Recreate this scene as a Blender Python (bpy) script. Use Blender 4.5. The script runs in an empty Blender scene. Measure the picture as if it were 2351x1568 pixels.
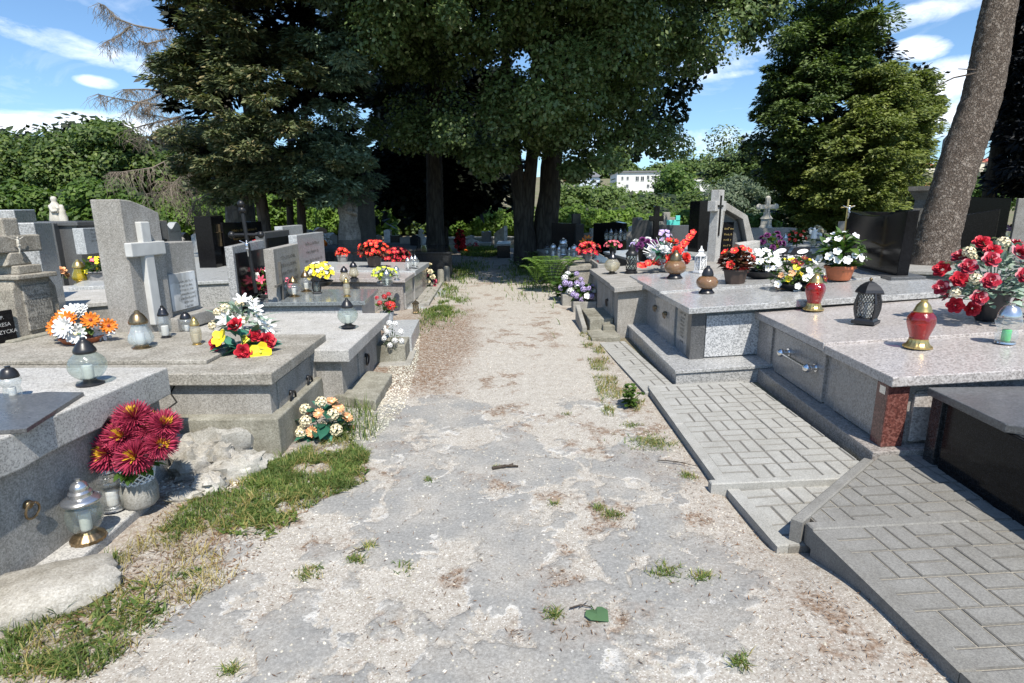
import bpy, math, random
import numpy as np
from mathutils import Vector, Matrix
random.seed(7); RNG = np.random.default_rng(11)
SC = bpy.context.scene
COL = SC.collection
R = math.radians
# ---------------------------------------------------------------- camera model (survey of the photograph)
F, CX, CY, H = 1300.0, 1175.5, 784.0, 1.5
PITCH = math.atan(294 / 1300); ROLL = -.008
def ray(px, py):
    x2 = (px - CX) / F; y2 = (py - CY) / F; c, s = math.cos(ROLL), math.sin(ROLL)
    xc = x2 * c + y2 * s; yc = -x2 * s + y2 * c
    return Vector((xc, math.cos(PITCH) - math.sin(PITCH) * yc, -math.sin(PITCH) - math.cos(PITCH) * yc))
def at(px, py, z=0.0, k=0.0, x0=0.0):          # point of the plane z + k (x - x0)
    d = ray(px, py); t = (z - k * x0 - H) / (d.z - k * d.x)
    return Vector((0, 0, H)) + d * t
def atY(px, py, y):
    d = ray(px, py); return Vector((0, 0, H)) + d * (y / d.y)
def hz(px, py, y): return atY(px, py, y).z
def mpp(P):                                    # metres per photograph unit at a point
    return (P.y * math.cos(PITCH) - (P.z - H) * math.sin(PITCH)) / F
cam = bpy.data.cameras.new('camera'); co = bpy.data.objects.new('camera', cam); COL.objects.link(co)
co.matrix_world = Matrix.Translation((0, 0, H)) @ Matrix.Rotation(math.pi / 2 - PITCH, 4, 'X') @ Matrix.Rotation(ROLL, 4, 'Z')
cam.sensor_width = 36; cam.sensor_fit = 'HORIZONTAL'; cam.lens = 36 * F / 2351; cam.clip_end = 3000; cam.clip_start = .05
SC.camera = co

# ---------------------------------------------------------------- materials
MATS = {}
def new_mat(name):
    m = bpy.data.materials.new(name); m.use_nodes = True; MATS[name] = m
    nt = m.node_tree; b = nt.nodes['Principled BSDF']; return m, nt, b
def nd(nt, t, **kw):
    n = nt.nodes.new(t)
    for k, v in kw.items():
        if k in n.inputs: n.inputs[k].default_value = v
        else: setattr(n, k, v)
    return n
def c4(c): return (c[0], c[1], c[2], 1)
def ramp(nt, src, stops, interp='LINEAR'):
    r = nt.nodes.new('ShaderNodeValToRGB'); r.color_ramp.interpolation = interp
    e = r.color_ramp.elements
    while len(e) < len(stops): e.new(.5)
    for el, (p, c) in zip(e, stops): el.position = p; el.color = c4(c)
    nt.links.new(src, r.inputs[0]); return r.outputs[0]
def mixc(nt, fac, a, b, mode='MIX'):
    m = nt.nodes.new('ShaderNodeMix'); m.data_type = 'RGBA'; m.blend_type = mode
    for s, v in ((0, fac), (6, a), (7, b)):
        if isinstance(v, (int, float)): m.inputs[s].default_value = v if s == 0 else (v, v, v, 1)
        elif isinstance(v, tuple): m.inputs[s].default_value = c4(v)
        else: nt.links.new(v, m.inputs[s])
    return m.outputs[2]
def obj_co(nt, scale=(1, 1, 1)):
    tc = nt.nodes.new('ShaderNodeTexCoord'); mp = nt.nodes.new('ShaderNodeMapping'); mp.inputs['Scale'].default_value = scale
    nt.links.new(tc.outputs['Object'], mp.inputs[0]); return mp.outputs[0]
def noise(nt, co, scale, detail=3, rough=.55, dist=0):
    n = nd(nt, 'ShaderNodeTexNoise', Scale=scale, Detail=detail, Roughness=rough, Distortion=dist); nt.links.new(co, n.inputs['Vector']); return n.outputs['Fac']
def bump(nt, b, src, strength=.3, dist=.01):
    n = nd(nt, 'ShaderNodeBump', Strength=strength, Distance=dist); nt.links.new(src, n.inputs['Height']); nt.links.new(n.outputs[0], b.inputs['Normal'])

def granite(name, base, dark, light, scale=150, rough=.55, stain=.35, bmp=.15, pd=.3, pl=.25, spec=.5):
    m, nt, b = new_mat(name); co = obj_co(nt)
    v = nd(nt, 'ShaderNodeTexVoronoi', Scale=scale); nt.links.new(co, v.inputs['Vector'])
    sep = nt.nodes.new('ShaderNodeSeparateColor'); nt.links.new(v.outputs['Color'], sep.inputs[0])
    col = ramp(nt, sep.outputs[0], [(0, dark), (pd, dark), (pd + .06, base), (1 - pl - .06, base), (1 - pl, light), (1, light)])
    n2 = noise(nt, co, scale * .45, 2); col = mixc(nt, .45, col, ramp(nt, n2, [(.35, tuple(x * .75 for x in base)), (.65, tuple(min(1, x * 1.2) for x in base))]))
    n1 = noise(nt, co, 3.5, 5, .65); n3 = noise(nt, obj_co(nt, (9, 9, 1.2)), 1.0, 3)
    col = mixc(nt, stain, col, mixc(nt, 1, col, ramp(nt, n1, [(.3, (.55, .53, .48)), (.7, (1.1, 1.1, 1.1))]), 'MULTIPLY'))
    col = mixc(nt, stain * .6, col, mixc(nt, 1, col, ramp(nt, n3, [(.35, (.6, .58, .54)), (.6, (1.05, 1.05, 1.05))]), 'MULTIPLY'))
    nt.links.new(col, b.inputs['Base Color'])
    nt.links.new(ramp(nt, n1, [(.3, (min(1, rough * 1.25),) * 3), (.7, (rough * .85,) * 3)]), b.inputs['Roughness'])
    b.inputs['Specular IOR Level'].default_value = spec
    if bmp: bump(nt, b, mixc(nt, .5, sep.outputs[1], n1), bmp, .004)
    return m
def plain(name, c, rough=.5, metal=0, var=.25, sc=25, bmp=0, spec=.5, coat=0):
    m, nt, b = new_mat(name); co = obj_co(nt); n = noise(nt, co, sc, 4)
    col = ramp(nt, n, [(.3, tuple(x * (1 - var) for x in c)), (.7, tuple(min(1, x * (1 + var)) for x in c))])
    nt.links.new(col, b.inputs['Base Color']); b.inputs['Roughness'].default_value = rough; b.inputs['Metallic'].default_value = metal
    b.inputs['Specular IOR Level'].default_value = spec; b.inputs['Coat Weight'].default_value = coat
    if bmp: bump(nt, b, n, bmp, .01)
    return m
def glass(name, tint, clear=.7, white=.2):
    m, nt, b = new_mat(name); out = nt.nodes['Material Output']
    tr = nd(nt, 'ShaderNodeBsdfTransparent'); tr.inputs[0].default_value = c4(tint)
    gl = nd(nt, 'ShaderNodeBsdfGlossy', Roughness=.06); gl.inputs[0].default_value = (1, 1, 1, 1)
    df = nd(nt, 'ShaderNodeBsdfDiffuse'); df.inputs[0].default_value = c4(tuple(min(.8, x * .8) for x in tint))
    fr = nt.nodes.new('ShaderNodeLayerWeight'); fr.inputs['Blend'].default_value = .5; pw = nt.nodes.new('ShaderNodeMath'); pw.operation = 'POWER'; pw.inputs[1].default_value = 2.6; nt.links.new(fr.outputs['Facing'], pw.inputs[0])
    co = obj_co(nt); n = noise(nt, co, 9, 2); bp = nd(nt, 'ShaderNodeBump', Strength=.35, Distance=.03); nt.links.new(n, bp.inputs['Height']); nt.links.new(bp.outputs[0], gl.inputs['Normal'])
    a = nd(nt, 'ShaderNodeMixShader', Fac=white); nt.links.new(tr.outputs[0], a.inputs[1]); nt.links.new(df.outputs[0], a.inputs[2])
    m2 = nt.nodes.new('ShaderNodeMath'); m2.operation = 'MULTIPLY_ADD'; m2.inputs[1].default_value = .6; m2.inputs[2].default_value = .07
    nt.links.new(pw.outputs[0], m2.inputs[0]); m2.use_clamp = True
    c = nd(nt, 'ShaderNodeMixShader'); nt.links.new(m2.outputs[0], c.inputs[0]); nt.links.new(a.outputs[0], c.inputs[1]); nt.links.new(gl.outputs[0], c.inputs[2])
    nt.links.new(c.outputs[0], out.inputs['Surface']); return m
def leafmat(name, c1, c2, c3=None, trans=.25, rough=.55, pos_scale=1.2):
    m, nt, b = new_mat(name); out = nt.nodes['Material Output']
    g = nt.nodes.new('ShaderNodeNewGeometry'); co = obj_co(nt); n = noise(nt, co, pos_scale, 3)
    col = ramp(nt, g.outputs['Random Per Island'], [(0, c1), (.8, c2), (1, c3 or c2)])
    col = mixc(nt, .6, col, mixc(nt, 1, col, ramp(nt, n, [(.35, (.55, .6, .5)), (.65, (1.4, 1.3, 1.15))]), 'MULTIPLY'))
    nt.links.new(col, b.inputs['Base Color']); b.inputs['Roughness'].default_value = rough; b.inputs['Specular IOR Level'].default_value = .35
    t = nd(nt, 'ShaderNodeBsdfTranslucent'); nt.links.new(mixc(nt, 1, col, (1.3, 1.5, .6), 'MULTIPLY'), t.inputs[0])
    mx = nd(nt, 'ShaderNodeMixShader', Fac=trans); nt.links.new(b.outputs[0], mx.inputs[1]); nt.links.new(t.outputs[0], mx.inputs[2]); nt.links.new(mx.outputs[0], out.inputs['Surface'])
    return m
def petalmat(name, c, c2=None, rough=.5):
    m, nt, b = new_mat(name); g = nt.nodes.new('ShaderNodeNewGeometry')
    col = ramp(nt, g.outputs['Random Per Island'], [(0, tuple(x * .6 for x in c)), (.6, c), (1, c2 or tuple(min(1, x * 1.25 + .03) for x in c))])
    nt.links.new(col, b.inputs['Base Color']); b.inputs['Roughness'].default_value = rough; b.inputs['Specular IOR Level'].default_value = .3; return m
def barkmat(name, c1, c2, scale=8, stretch=.25, bs=.9, bd=.05):
    m, nt, b = new_mat(name); co = obj_co(nt, (1, 1, stretch))
    v = nd(nt, 'ShaderNodeTexVoronoi', Scale=scale, feature='DISTANCE_TO_EDGE'); n = noise(nt, co, scale * 1.7, 5, .65)
    mx = nt.nodes.new('ShaderNodeVectorMath'); mx.operation = 'MULTIPLY_ADD'; nn = nd(nt, 'ShaderNodeTexNoise', Scale=scale * .8, Detail=4); nt.links.new(co, nn.inputs['Vector'])
    mx.inputs[1].default_value = (.12,) * 3; nt.links.new(nn.outputs['Color'], mx.inputs[0]); nt.links.new(co, mx.inputs[2]); nt.links.new(mx.outputs[0], v.inputs['Vector'])
    ed = ramp(nt, v.outputs['Distance'], [(0, (0, 0, 0)), (.2, (1, 1, 1))]); v2 = nd(nt, 'ShaderNodeTexVoronoi', Scale=scale); nt.links.new(mx.outputs[0], v2.inputs['Vector']); s2 = nt.nodes.new('ShaderNodeSeparateColor'); nt.links.new(v2.outputs['Color'], s2.inputs[0])
    h = mixc(nt, .5, mixc(nt, .5, ed, s2.outputs[0]), n); col = ramp(nt, h, [(.15, tuple(x * .45 for x in c1)), (.5, c1), (.85, c2)])
    nt.links.new(col, b.inputs['Base Color']); b.inputs['Roughness'].default_value = .9; b.inputs['Specular IOR Level'].default_value = .15; bump(nt, b, h, bs, bd); return m
G = granite
G('terrazzo', (.35, .335, .31), (.21, .2, .185), (.49, .475, .445), 190, .8, .55, .35)
G('terrazzo_warm', (.34, .32, .28), (.17, .16, .14), (.5, .48, .43), 130, .85, .7, .4)
G('terrazzo_white', (.46, .45, .43), (.2, .195, .19), (.62, .61, .58), 170, .75, .45, .3, .2, .3)
G('terrazzo_grey', (.33, .32, .3), (.2, .195, .18), (.45, .44, .415), 170, .8, .6, .3)
G('old_stone', (.36, .33, .28), (.19, .17, .14), (.52, .49, .42), 150, .95, .8, .8)
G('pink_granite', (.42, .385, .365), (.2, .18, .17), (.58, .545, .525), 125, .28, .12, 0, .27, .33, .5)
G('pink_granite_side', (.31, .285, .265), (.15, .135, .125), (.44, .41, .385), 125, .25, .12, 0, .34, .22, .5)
G('grey_granite', (.37, .37, .365), (.16, .165, .165), (.53, .535, .535), 110, .25, .1, 0, .3, .3)
G('grey_granite_pale', (.45, .46, .47), (.16, .17, .18), (.66, .67, .68), 110, .3, .1, 0, .3, .4)
G('smooth_panel', (.33, .325, .315), (.26, .255, .25), (.38, .375, .37), 60, .12, .3, 0)
G('maroon_granite', (.15, .055, .045), (.05, .02, .018), (.26, .12, .1), 110, .2, .1, 0)
G('dark_granite', (.026, .028, .03), (.01, .01, .011), (.06, .063, .066), 160, .14, .1, 0, spec=.3)
G('green_granite', (.2, .225, .235), (.08, .09, .1), (.32, .35, .36), 120, .13, .12, 0)
G('black_granite', (.009, .009, .01), (.005, .005, .005), (.02, .02, .022), 150, .12, .1, 0, spec=.12)
G('graphite_granite', (.1, .102, .105), (.06, .06, .06), (.15, .152, .155), 140, .3, .2, 0)
G('blue_granite', (.42, .435, .44), (.25, .265, .27), (.56, .575, .58), 100, .3, .15, 0)
G('white_marble', (.62, .64, .65), (.42, .44, .46), (.74, .76, .77), 9, .35, .7, 0, .2, .5)
G('rubble', (.5, .48, .44), (.4, .38, .34), (.58, .56, .52), 190, .95, .9, .7)
G('concrete', (.37, .36, .33), (.25, .24, .21), (.46, .45, .42), 180, .95, .7, .5)
G('concrete_mossy', (.31, .3, .25), (.2, .19, .15), (.4, .39, .34), 160, .95, .9, .6)
G('broken_rock', (.42, .4, .36), (.32, .3, .26), (.52, .5, .46), 190, .95, .95, .8)
G('paver', (.37, .365, .34), (.28, .28, .265), (.44, .435, .41), 260, .95, .35, .4)
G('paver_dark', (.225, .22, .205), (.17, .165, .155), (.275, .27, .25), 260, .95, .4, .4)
G('pale_stone', (.6, .57, .5), (.48, .45, .38), (.68, .66, .6), 130, .85, .5, .3)
G('dark_stone', (.15, .145, .135), (.08, .078, .07), (.22, .21, .2), 140, .95, .7, .6)
G('grey_statue', (.3, .29, .27), (.18, .17, .16), (.38, .37, .35), 30, .95, .7, .6)
plain('joint_sand', (.29, .265, .22), .95, sc=120); plain('joint_dark', (.17, .16, .14), .95, sc=120)
plain('engraving', (.1, .095, .085), .9)
plain('engraving_light', (.55, .55, .53), .7)
plain('engraving_gold', (.6, .42, .16), .4, .6)
plain('crack', (.03, .028, .025), 1)
plain('black_plastic', (.018, .018, .02), .35)
plain('black_iron', (.02, .02, .021), .4, .3)
plain('dark_metal', (.06, .06, .065), .3, .8)
plain('silver', (.62, .63, .65), .25, .9, .08)
plain('chrome', (.8, .8, .82), .08, 1, .03)
plain('bronze', (.26, .19, .11), .35, .9, .3)
plain('brass', (.62, .45, .18), .3, .9, .15)
plain('rust_iron', (.09, .07, .055), .7, .4)
plain('wax_white', (.75, .73, .7), .5, var=.05)
plain('wax_red', (.75, .06, .03), .5, var=.1)
plain('wax_green', (.08, .6, .18), .5, var=.1)
plain('white_paint', (.8, .8, .79), .45, var=.05)
plain('terracotta', (.52, .16, .07), .6, var=.15)
plain('brown_plastic', (.06, .04, .032), .45)
plain('grey_plastic', (.26, .25, .24), .6)
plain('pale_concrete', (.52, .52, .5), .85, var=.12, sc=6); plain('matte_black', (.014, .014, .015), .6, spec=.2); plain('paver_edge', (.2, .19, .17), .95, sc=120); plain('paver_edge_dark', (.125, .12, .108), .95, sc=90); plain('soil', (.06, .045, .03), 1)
plain('turquoise', (.1, .6, .52), .5, var=.08)
plain('porcelain', (.82, .82, .8), .2, var=.03)
glass('glass_clear', (.95, .97, .96), .85, .1)
glass('glass_smoke', (.8, .86, .83), .85, .1)
glass('glass_pearl', (.86, .92, .93), .7, .32)
glass('glass_red', (.62, .015, .012), .85, .3)
glass('glass_yellow', (.75, .62, .02), .85, .3)
glass('glass_amber', (.4, .22, .1), .75, .6)
glass('glass_gold', (.85, .8, .65), .75, .3)
leafmat('linden_leaf', (.06, .1, .035), (.13, .185, .07), (.23, .28, .14), .2, .36)
leafmat('inner_shade_leaf', (.012, .022, .008), (.022, .038, .012), None, .12)
leafmat('fir_leaf', (.06, .095, .035), (.12, .175, .055), (.2, .26, .09), .18, .5)
leafmat('thuja_leaf', (.09, .125, .03), (.17, .21, .055), (.25, .28, .09), .18, .5, .9)
leafmat('spruce_leaf', (.06, .085, .04), (.13, .15, .075), (.26, .22, .12), .12, .5, .8)
leafmat('silver_leaf', (.08, .13, .085), (.17, .24, .165), (.28, .36, .27), .12, .5)
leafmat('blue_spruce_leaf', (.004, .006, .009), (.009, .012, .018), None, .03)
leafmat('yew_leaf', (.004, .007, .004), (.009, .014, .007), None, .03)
leafmat('bush_leaf', (.05, .1, .018), (.09, .155, .03), (.13, .2, .045), .3)
leafmat('hedge_leaf', (.085, .16, .022), (.14, .24, .035), (.2, .3, .06), .35)
leafmat('acacia_leaf', (.075, .125, .03), (.12, .18, .05), (.16, .22, .08), .3)
leafmat('grey_leaf', (.08, .115, .07), (.13, .17, .11), None, .2)
leafmat('wood_leaf', (.045, .085, .02), (.095, .145, .035), (.17, .22, .06), .25, .5, .5)
leafmat('grass_leaf', (.07, .13, .03), (.16, .22, .06), (.36, .32, .13), .35, .6, 5)
leafmat('dry_grass', (.24, .2, .07), (.36, .3, .12), (.45, .4, .22), .3)
leafmat('plant_leaf', (.04, .09, .02), (.08, .15, .035), (.13, .2, .05), .25, .35)
leafmat('fern_leaf', (.13, .22, .05), (.2, .32, .09), None, .35)
leafmat('silk_leaf', (.02, .09, .06), (.04, .16, .11), (.1, .3, .24), .1, .4)
leafmat('pale_leaf', (.35, .45, .16), (.55, .62, .35), None, .2)
leafmat('eucalyptus_leaf', (.2, .29, .26), (.32, .42, .38), None, .15)
leafmat('red_leaf', (.06, .018, .012), (.11, .035, .02), (.08, .07, .03), .15)
leafmat('dead_twig', (.13, .11, .095), (.2, .175, .155), None, .0, .9)
leafmat('litter', (.12, .07, .04), (.22, .13, .075), (.33, .24, .16), 0, .9)
leafmat('pebble', (.35, .33, .29), (.55, .52, .47), (.75, .73, .7), 0, .9)
leafmat('fallen_leaf', (.09, .17, .09), (.1, .19, .1), None, .2, .4)
for n, c in dict(rose_red=(.55, .02, .04), rose_dusty=(.5, .05, .08), begonia_red=(.8, .04, .03), petal_white=(.82, .82, .8), petal_orange=(.85, .22, .02), petal_yellow=(.85, .66, .03),
                 petal_pink=(.75, .12, .2), petal_purple=(.16, .03, .14), petal_lilac=(.45, .36, .62), mum_red=(.42, .04, .09), mum_gold=(.8, .5, .04), petal_cream=(.78, .68, .45),
                 petal_peach=(.85, .42, .2), petal_maroon=(.18, .02, .015), petal_lime=(.55, .65, .06), petal_orchid=(.3, .16, .22)).items(): petalmat(n, c)
petalmat('rose_edged', (.5, .03, .06), (.85, .35, .38))
barkmat('pine_bark', (.15, .118, .095), (.36, .31, .265), 27, .7, 1.0, .04)
barkmat('linden_bark', (.055, .048, .04), (.1, .09, .075), 9, .2)
barkmat('spruce_bark', (.075, .06, .048), (.14, .115, .095), 9, .25)
barkmat('pale_bark', (.16, .145, .125), (.27, .25, .22), 8, .35)

# ---------------------------------------------------------------- mesh builder
class MB:
    def __init__(s): s.v = []; s.f = []; s.m = []
    def add(s, vs, fs, m=0):
        o = len(s.v); s.v += [Vector(v) for v in vs]; s.f += [[i + o for i in f] for f in fs]; s.m += [m] * len(fs)
    def box(s, c, d, rz=0, m=0, taper=1.0):
        x, y, z = d[0] / 2, d[1] / 2, d[2] / 2; M = Matrix.Rotation(rz, 3, 'Z'); c = Vector(c)
        vs = [M @ Vector((a * x * (taper if e > 0 else 1), b * y * (taper if e > 0 else 1), e * z)) + c for e in (-1, 1) for b in (-1, 1) for a in (-1, 1)]
        s.add(vs, BOXF, m)
    def hexa(s, p, m=0): s.add(p, BOXF, m)     # 8 points ordered like box
    def fbox(s, fr, u0, u1, v0, v1, w0, w1, m=0):
        s.add([fr(u, v, w) for w in (w0, w1) for v in (v0, v1) for u in (u0, u1)], BOXF if fr.flip > 0 else [f[::-1] for f in BOXF], m)
    def prism(s, pts, off, m=0):               # polygon of 3D points extruded by a vector
        n = len(pts); pts = [Vector(p) for p in pts]; off = Vector(off)
        s.add(pts + [p + off for p in pts], [list(range(n))[::-1], list(range(n, 2 * n))] + [[i, (i + 1) % n, n + (i + 1) % n, n + i] for i in range(n)], m)
    def lathe(s, prof, c=(0, 0, 0), n=20, m=0, rib=0, nrib=0, sq=False, sm=0):
        c = Vector(c); vs = []; fs = []
        if sm:                                  # smooth the profile with a Catmull-Rom curve
            q = []; L = len(prof)
            for i in range(L - 1):
                p = [prof[max(0, min(L - 1, i + d))] for d in (-1, 0, 1, 2)]
                for k in range(sm):
                    t = k / sm; q.append(tuple(.5 * (2 * p[1][a] + (p[2][a] - p[0][a]) * t + (2 * p[0][a] - 5 * p[1][a] + 4 * p[2][a] - p[3][a]) * t * t + (3 * p[1][a] - p[0][a] - 3 * p[2][a] + p[3][a]) * t ** 3) for a in (0, 1)))
            prof = q + [prof[-1]]
        for r, z in prof:
            for i in range(n):
                a = 2 * math.pi * i / n; rr = r * (1 + (rib * math.cos(nrib * a) if rib else 0))
                if sq: rr = r / max(abs(math.cos(a + math.pi / 4)), abs(math.sin(a + math.pi / 4))) * .8
                vs.append(c + Vector((rr * math.cos(a), rr * math.sin(a), z)))
        for j in range(len(prof) - 1):
            for i in range(n): a = j * n + i; b = j * n + (i + 1) % n; fs.append([a, b, b + n, a + n])
        if prof[0][0] > 1e-4: fs.append(list(range(n))[::-1])
        if prof[-1][0] > 1e-4: fs.append([(len(prof) - 1) * n + i for i in range(n)])
        s.add(vs, fs, m)
    def tube(s, pts, rad, n=8, m=0, rough=0, cap=True):
        pts = [Vector(p) for p in pts]; rad = rad if isinstance(rad, (list, tuple)) else [rad] * len(pts); vs = []; fs = []
        for i, p in enumerate(pts):
            t = (pts[min(i + 1, len(pts) - 1)] - pts[max(i - 1, 0)]).normalized()
            a = t.cross(Vector((0, 1, 0)) if abs(t.y) < .9 else Vector((1, 0, 0))).normalized(); b = t.cross(a)
            for j in range(n):
                an = 2 * math.pi * j / n; r = rad[i] * (1 + (random.uniform(-rough, rough) if rough else 0)); vs.append(p + a * (r * math.cos(an)) + b * (r * math.sin(an)))
        for i in range(len(pts) - 1):
            for j in range(n): q = i * n + j; w = i * n + (j + 1) % n; fs.append([q, w, w + n, q + n])
        if cap: fs += [list(range(n))[::-1], [(len(pts) - 1) * n + j for j in range(n)]]
        s.add(vs, fs, m)
    def blob(s, c, r, n=10, k=8, m=0, rough=0, rot=None):
        c = Vector(c); r = Vector(r if hasattr(r, '__len__') else (r,) * 3); vs = []; fs = []; M = rot or Matrix.Identity(3)
        for j in range(k + 1):
            th = math.pi * j / k
            for i in range(n):
                a = 2 * math.pi * i / n; q = 1 + (random.uniform(-rough, rough) if rough else 0)
                vs.append(c + M @ Vector((r.x * math.sin(th) * math.cos(a) * q, r.y * math.sin(th) * math.sin(a) * q, r.z * math.cos(th) * q)))
        for j in range(k):
            for i in range(n): q = j * n + i; w = j * n + (i + 1) % n; fs.append([q, q + n, w + n, w])
        s.add(vs, fs, m)
    def mesh(s, name, mats, off=None, smooth=False):
        me = bpy.data.meshes.new(name); off = off or Vector((0, 0, 0))
        me.from_pydata([tuple(v - off) for v in s.v], [], s.f)
        for k in (mats if isinstance(mats, (list, tuple)) else [mats]): me.materials.append(MATS[k])
        me.polygons.foreach_set('material_index', s.m)
        if smooth:
            me.polygons.foreach_set('use_smooth', [True] * len(s.f))
            try: me.set_sharp_from_angle(angle=R(smooth if smooth > 1 else 45))
            except Exception: pass
        me.update(); return me
BOXF = [[0, 2, 3, 1], [4, 5, 7, 6], [0, 1, 5, 4], [2, 6, 7, 3], [0, 4, 6, 2], [1, 3, 7, 5]]
def tag(o, label=None, cat=None, group=None, kind=None):
    if label: o['label'] = label
    if cat: o['category'] = cat
    if group: o['group'] = group
    if kind: o['kind'] = kind
    return o
def root(name, loc, label, cat, group=None, rz=0, sc=1):
    o = bpy.data.objects.new(name, None); COL.objects.link(o); o.location = loc; o.rotation_euler.z = rz; o.scale = (sc,) * 3
    o.empty_display_size = .1
    return tag(o, label, cat, group)
def link(name, me, parent=None, loc=None, rot=None, sc=None):
    o = bpy.data.objects.new(name, me); COL.objects.link(o)
    if parent: o.parent = parent
    if loc is not None: o.location = loc
    if rot is not None: o.rotation_euler = rot
    if sc is not None: o.scale = (sc,) * 3 if not hasattr(sc, '__len__') else sc
    return o
def part(name, mb, mats, parent, smooth=False, bevel=0, world=True):
    top = parent
    off = None
    if world and top:
        off = Vector(top.location)
        if top.parent: off = off + Vector(top.parent.location)
    o = link(name, mb.mesh(name, mats, off, smooth), parent)
    if bevel:
        md = o.modifiers.new('bevel', 'BEVEL'); md.width = bevel; md.segments = 2; md.limit_method = 'ANGLE'; md.angle_limit = R(40)
    return o
class Frame:                                   # local axes: u away from the path, v along it, w up
    def __init__(s, A, B, side, k=0):
        s.A = Vector(A); v = Vector(B) - s.A; s.L = math.hypot(v.x, v.y); s.V = Vector((v.x / s.L, v.y / s.L, 0)); s.flip = side
        s.U = Vector((s.V.y, -s.V.x, 0)) * side; s.U.z = k
    def __call__(s, u, v, w): return s.A + s.U * u + s.V * v + Vector((0, 0, w))
def np_obj(name, V, Fq, mats, parent=None, mi=None):
    V = np.asarray(V, np.float32); Fq = np.asarray(Fq, np.int32); me = bpy.data.meshes.new(name); k = Fq.shape[1]
    if parent is not None: V = V - np.array(parent.location, np.float32)
    me.vertices.add(len(V)); me.vertices.foreach_set('co', V.ravel()); me.loops.add(Fq.size); me.loops.foreach_set('vertex_index', Fq.ravel())
    me.polygons.add(len(Fq)); me.polygons.foreach_set('loop_start', np.arange(0, Fq.size, k, dtype=np.int32))
    try: me.polygons.foreach_set('loop_total', np.full(len(Fq), k, np.int32))
    except Exception: pass
    for m in (mats if isinstance(mats, (list, tuple)) else [mats]): me.materials.append(MATS[m])
    if mi is not None: me.polygons.foreach_set('material_index', np.asarray(mi, np.int32))
    me.update(calc_edges=True); me.validate(); return link(name, me, parent)
def glyphs(text, size):                        # lettering as flat mesh in the xz plane
    cu = bpy.data.curves.new('t', 'FONT'); cu.body = text; cu.size = size; cu.align_x = 'CENTER'; cu.resolution_u = 2
    o = bpy.data.objects.new('t', cu); COL.objects.link(o); bpy.context.view_layer.update()
    me = bpy.data.meshes.new_from_object(o.evaluated_get(bpy.context.evaluated_depsgraph_get()))
    vs = [v.co.copy() for v in me.vertices]; fs = [list(p.vertices) for p in me.polygons]
    bpy.data.objects.remove(o); bpy.data.curves.remove(cu); bpy.data.meshes.remove(me); return vs, fs
def write(mb, text, size, O, X, Zv, off, m=0, thick=.002):      # letters on a face: origin, x direction, up direction, outward
    vs, fs = glyphs(text, size); n = len(vs)
    a = [O + X * p.x + Zv * p.y + off * thick for p in vs]; mb.add(a, fs, m)
def scribble(mb, O, X, Zv, off, w, size, m=0, words=None):       # worn lettering that cannot be read in the photograph
    x = -w / 2
    while x < w / 2:
        l = random.uniform(.4, .9) * size; hgt = size * random.uniform(.6, 1)
        q = O + X * x + off * .002
        kind = random.random()
        b = size * .16
        mb.add([q, q + X * b, q + X * b + Zv * hgt, q + Zv * hgt], [[0, 1, 2, 3]], m)
        if kind < .7: yy = random.choice((0, .45, .85)) * hgt; mb.add([q + X * b + Zv * yy, q + X * l * .8 + Zv * yy, q + X * l * .8 + Zv * (yy + b), q + X * b + Zv * (yy + b)], [[0, 1, 2, 3]], m)
        if kind > .4: mb.add([q + X * l * .6, q + X * (l * .6 + b), q + X * (l * .6 + b) + Zv * hgt, q + X * l * .6 + Zv * hgt], [[0, 1, 2, 3]], m)
        x += l + size * .25 + (size * .5 if random.random() < .15 else 0)
# ---------------------------------------------------------------- numpy noise and the terrain
def _h(ix, iy, s): n = (ix * 374761393 + iy * 668265263 + s * 974634777) & 0xFFFFFFFF; n = ((n ^ (n >> 13)) * 1274126177) & 0xFFFFFFFF; return ((n ^ (n >> 16)) & 0xFFFF) / 65535.0
def vn(x, y, s=0):
    ix = np.floor(x).astype(np.int64); iy = np.floor(y).astype(np.int64); fx = x - ix; fy = y - iy; fx = fx * fx * (3 - 2 * fx); fy = fy * fy * (3 - 2 * fy)
    return (_h(ix, iy, s) * (1 - fx) + _h(ix + 1, iy, s) * fx) * (1 - fy) + (_h(ix, iy + 1, s) * (1 - fx) + _h(ix + 1, iy + 1, s) * fx) * fy
def fbm(x, y, s=0, o=4, g=.5):
    a = 1; t = 0; w = 0
    for i in range(o): t = t + a * vn(x * 2 ** i + 17 * i, y * 2 ** i + 5 * i, s + i); w += a; a *= g
    return t / w
def ss(a, b, x): t = np.clip((x - a) / (b - a), 0, 1); return t * t * (3 - 2 * t)
def grid(name, xs, ys, zf, mat, kind='structure', attrs=None):
    X, Y = np.meshgrid(xs, ys); Z = zf(X, Y); V = np.stack([X, Y, Z], -1).reshape(-1, 3); nx, ny = len(xs), len(ys)
    i = np.arange(nx - 1)[None] + np.arange(ny - 1)[:, None] * nx; Fq = np.stack([i, i + 1, i + 1 + nx, i + nx], -1).reshape(-1, 4)
    o = np_obj(name, V, Fq, mat); tag(o, kind=kind); o.data.polygons.foreach_set('use_smooth', [True] * len(Fq))
    for n, fn in (attrs or {}).items():
        a = o.data.attributes.new(n, 'FLOAT', 'POINT'); a.data.foreach_set('value', fn(X, Y).ravel().astype(np.float32))
    return o
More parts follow.
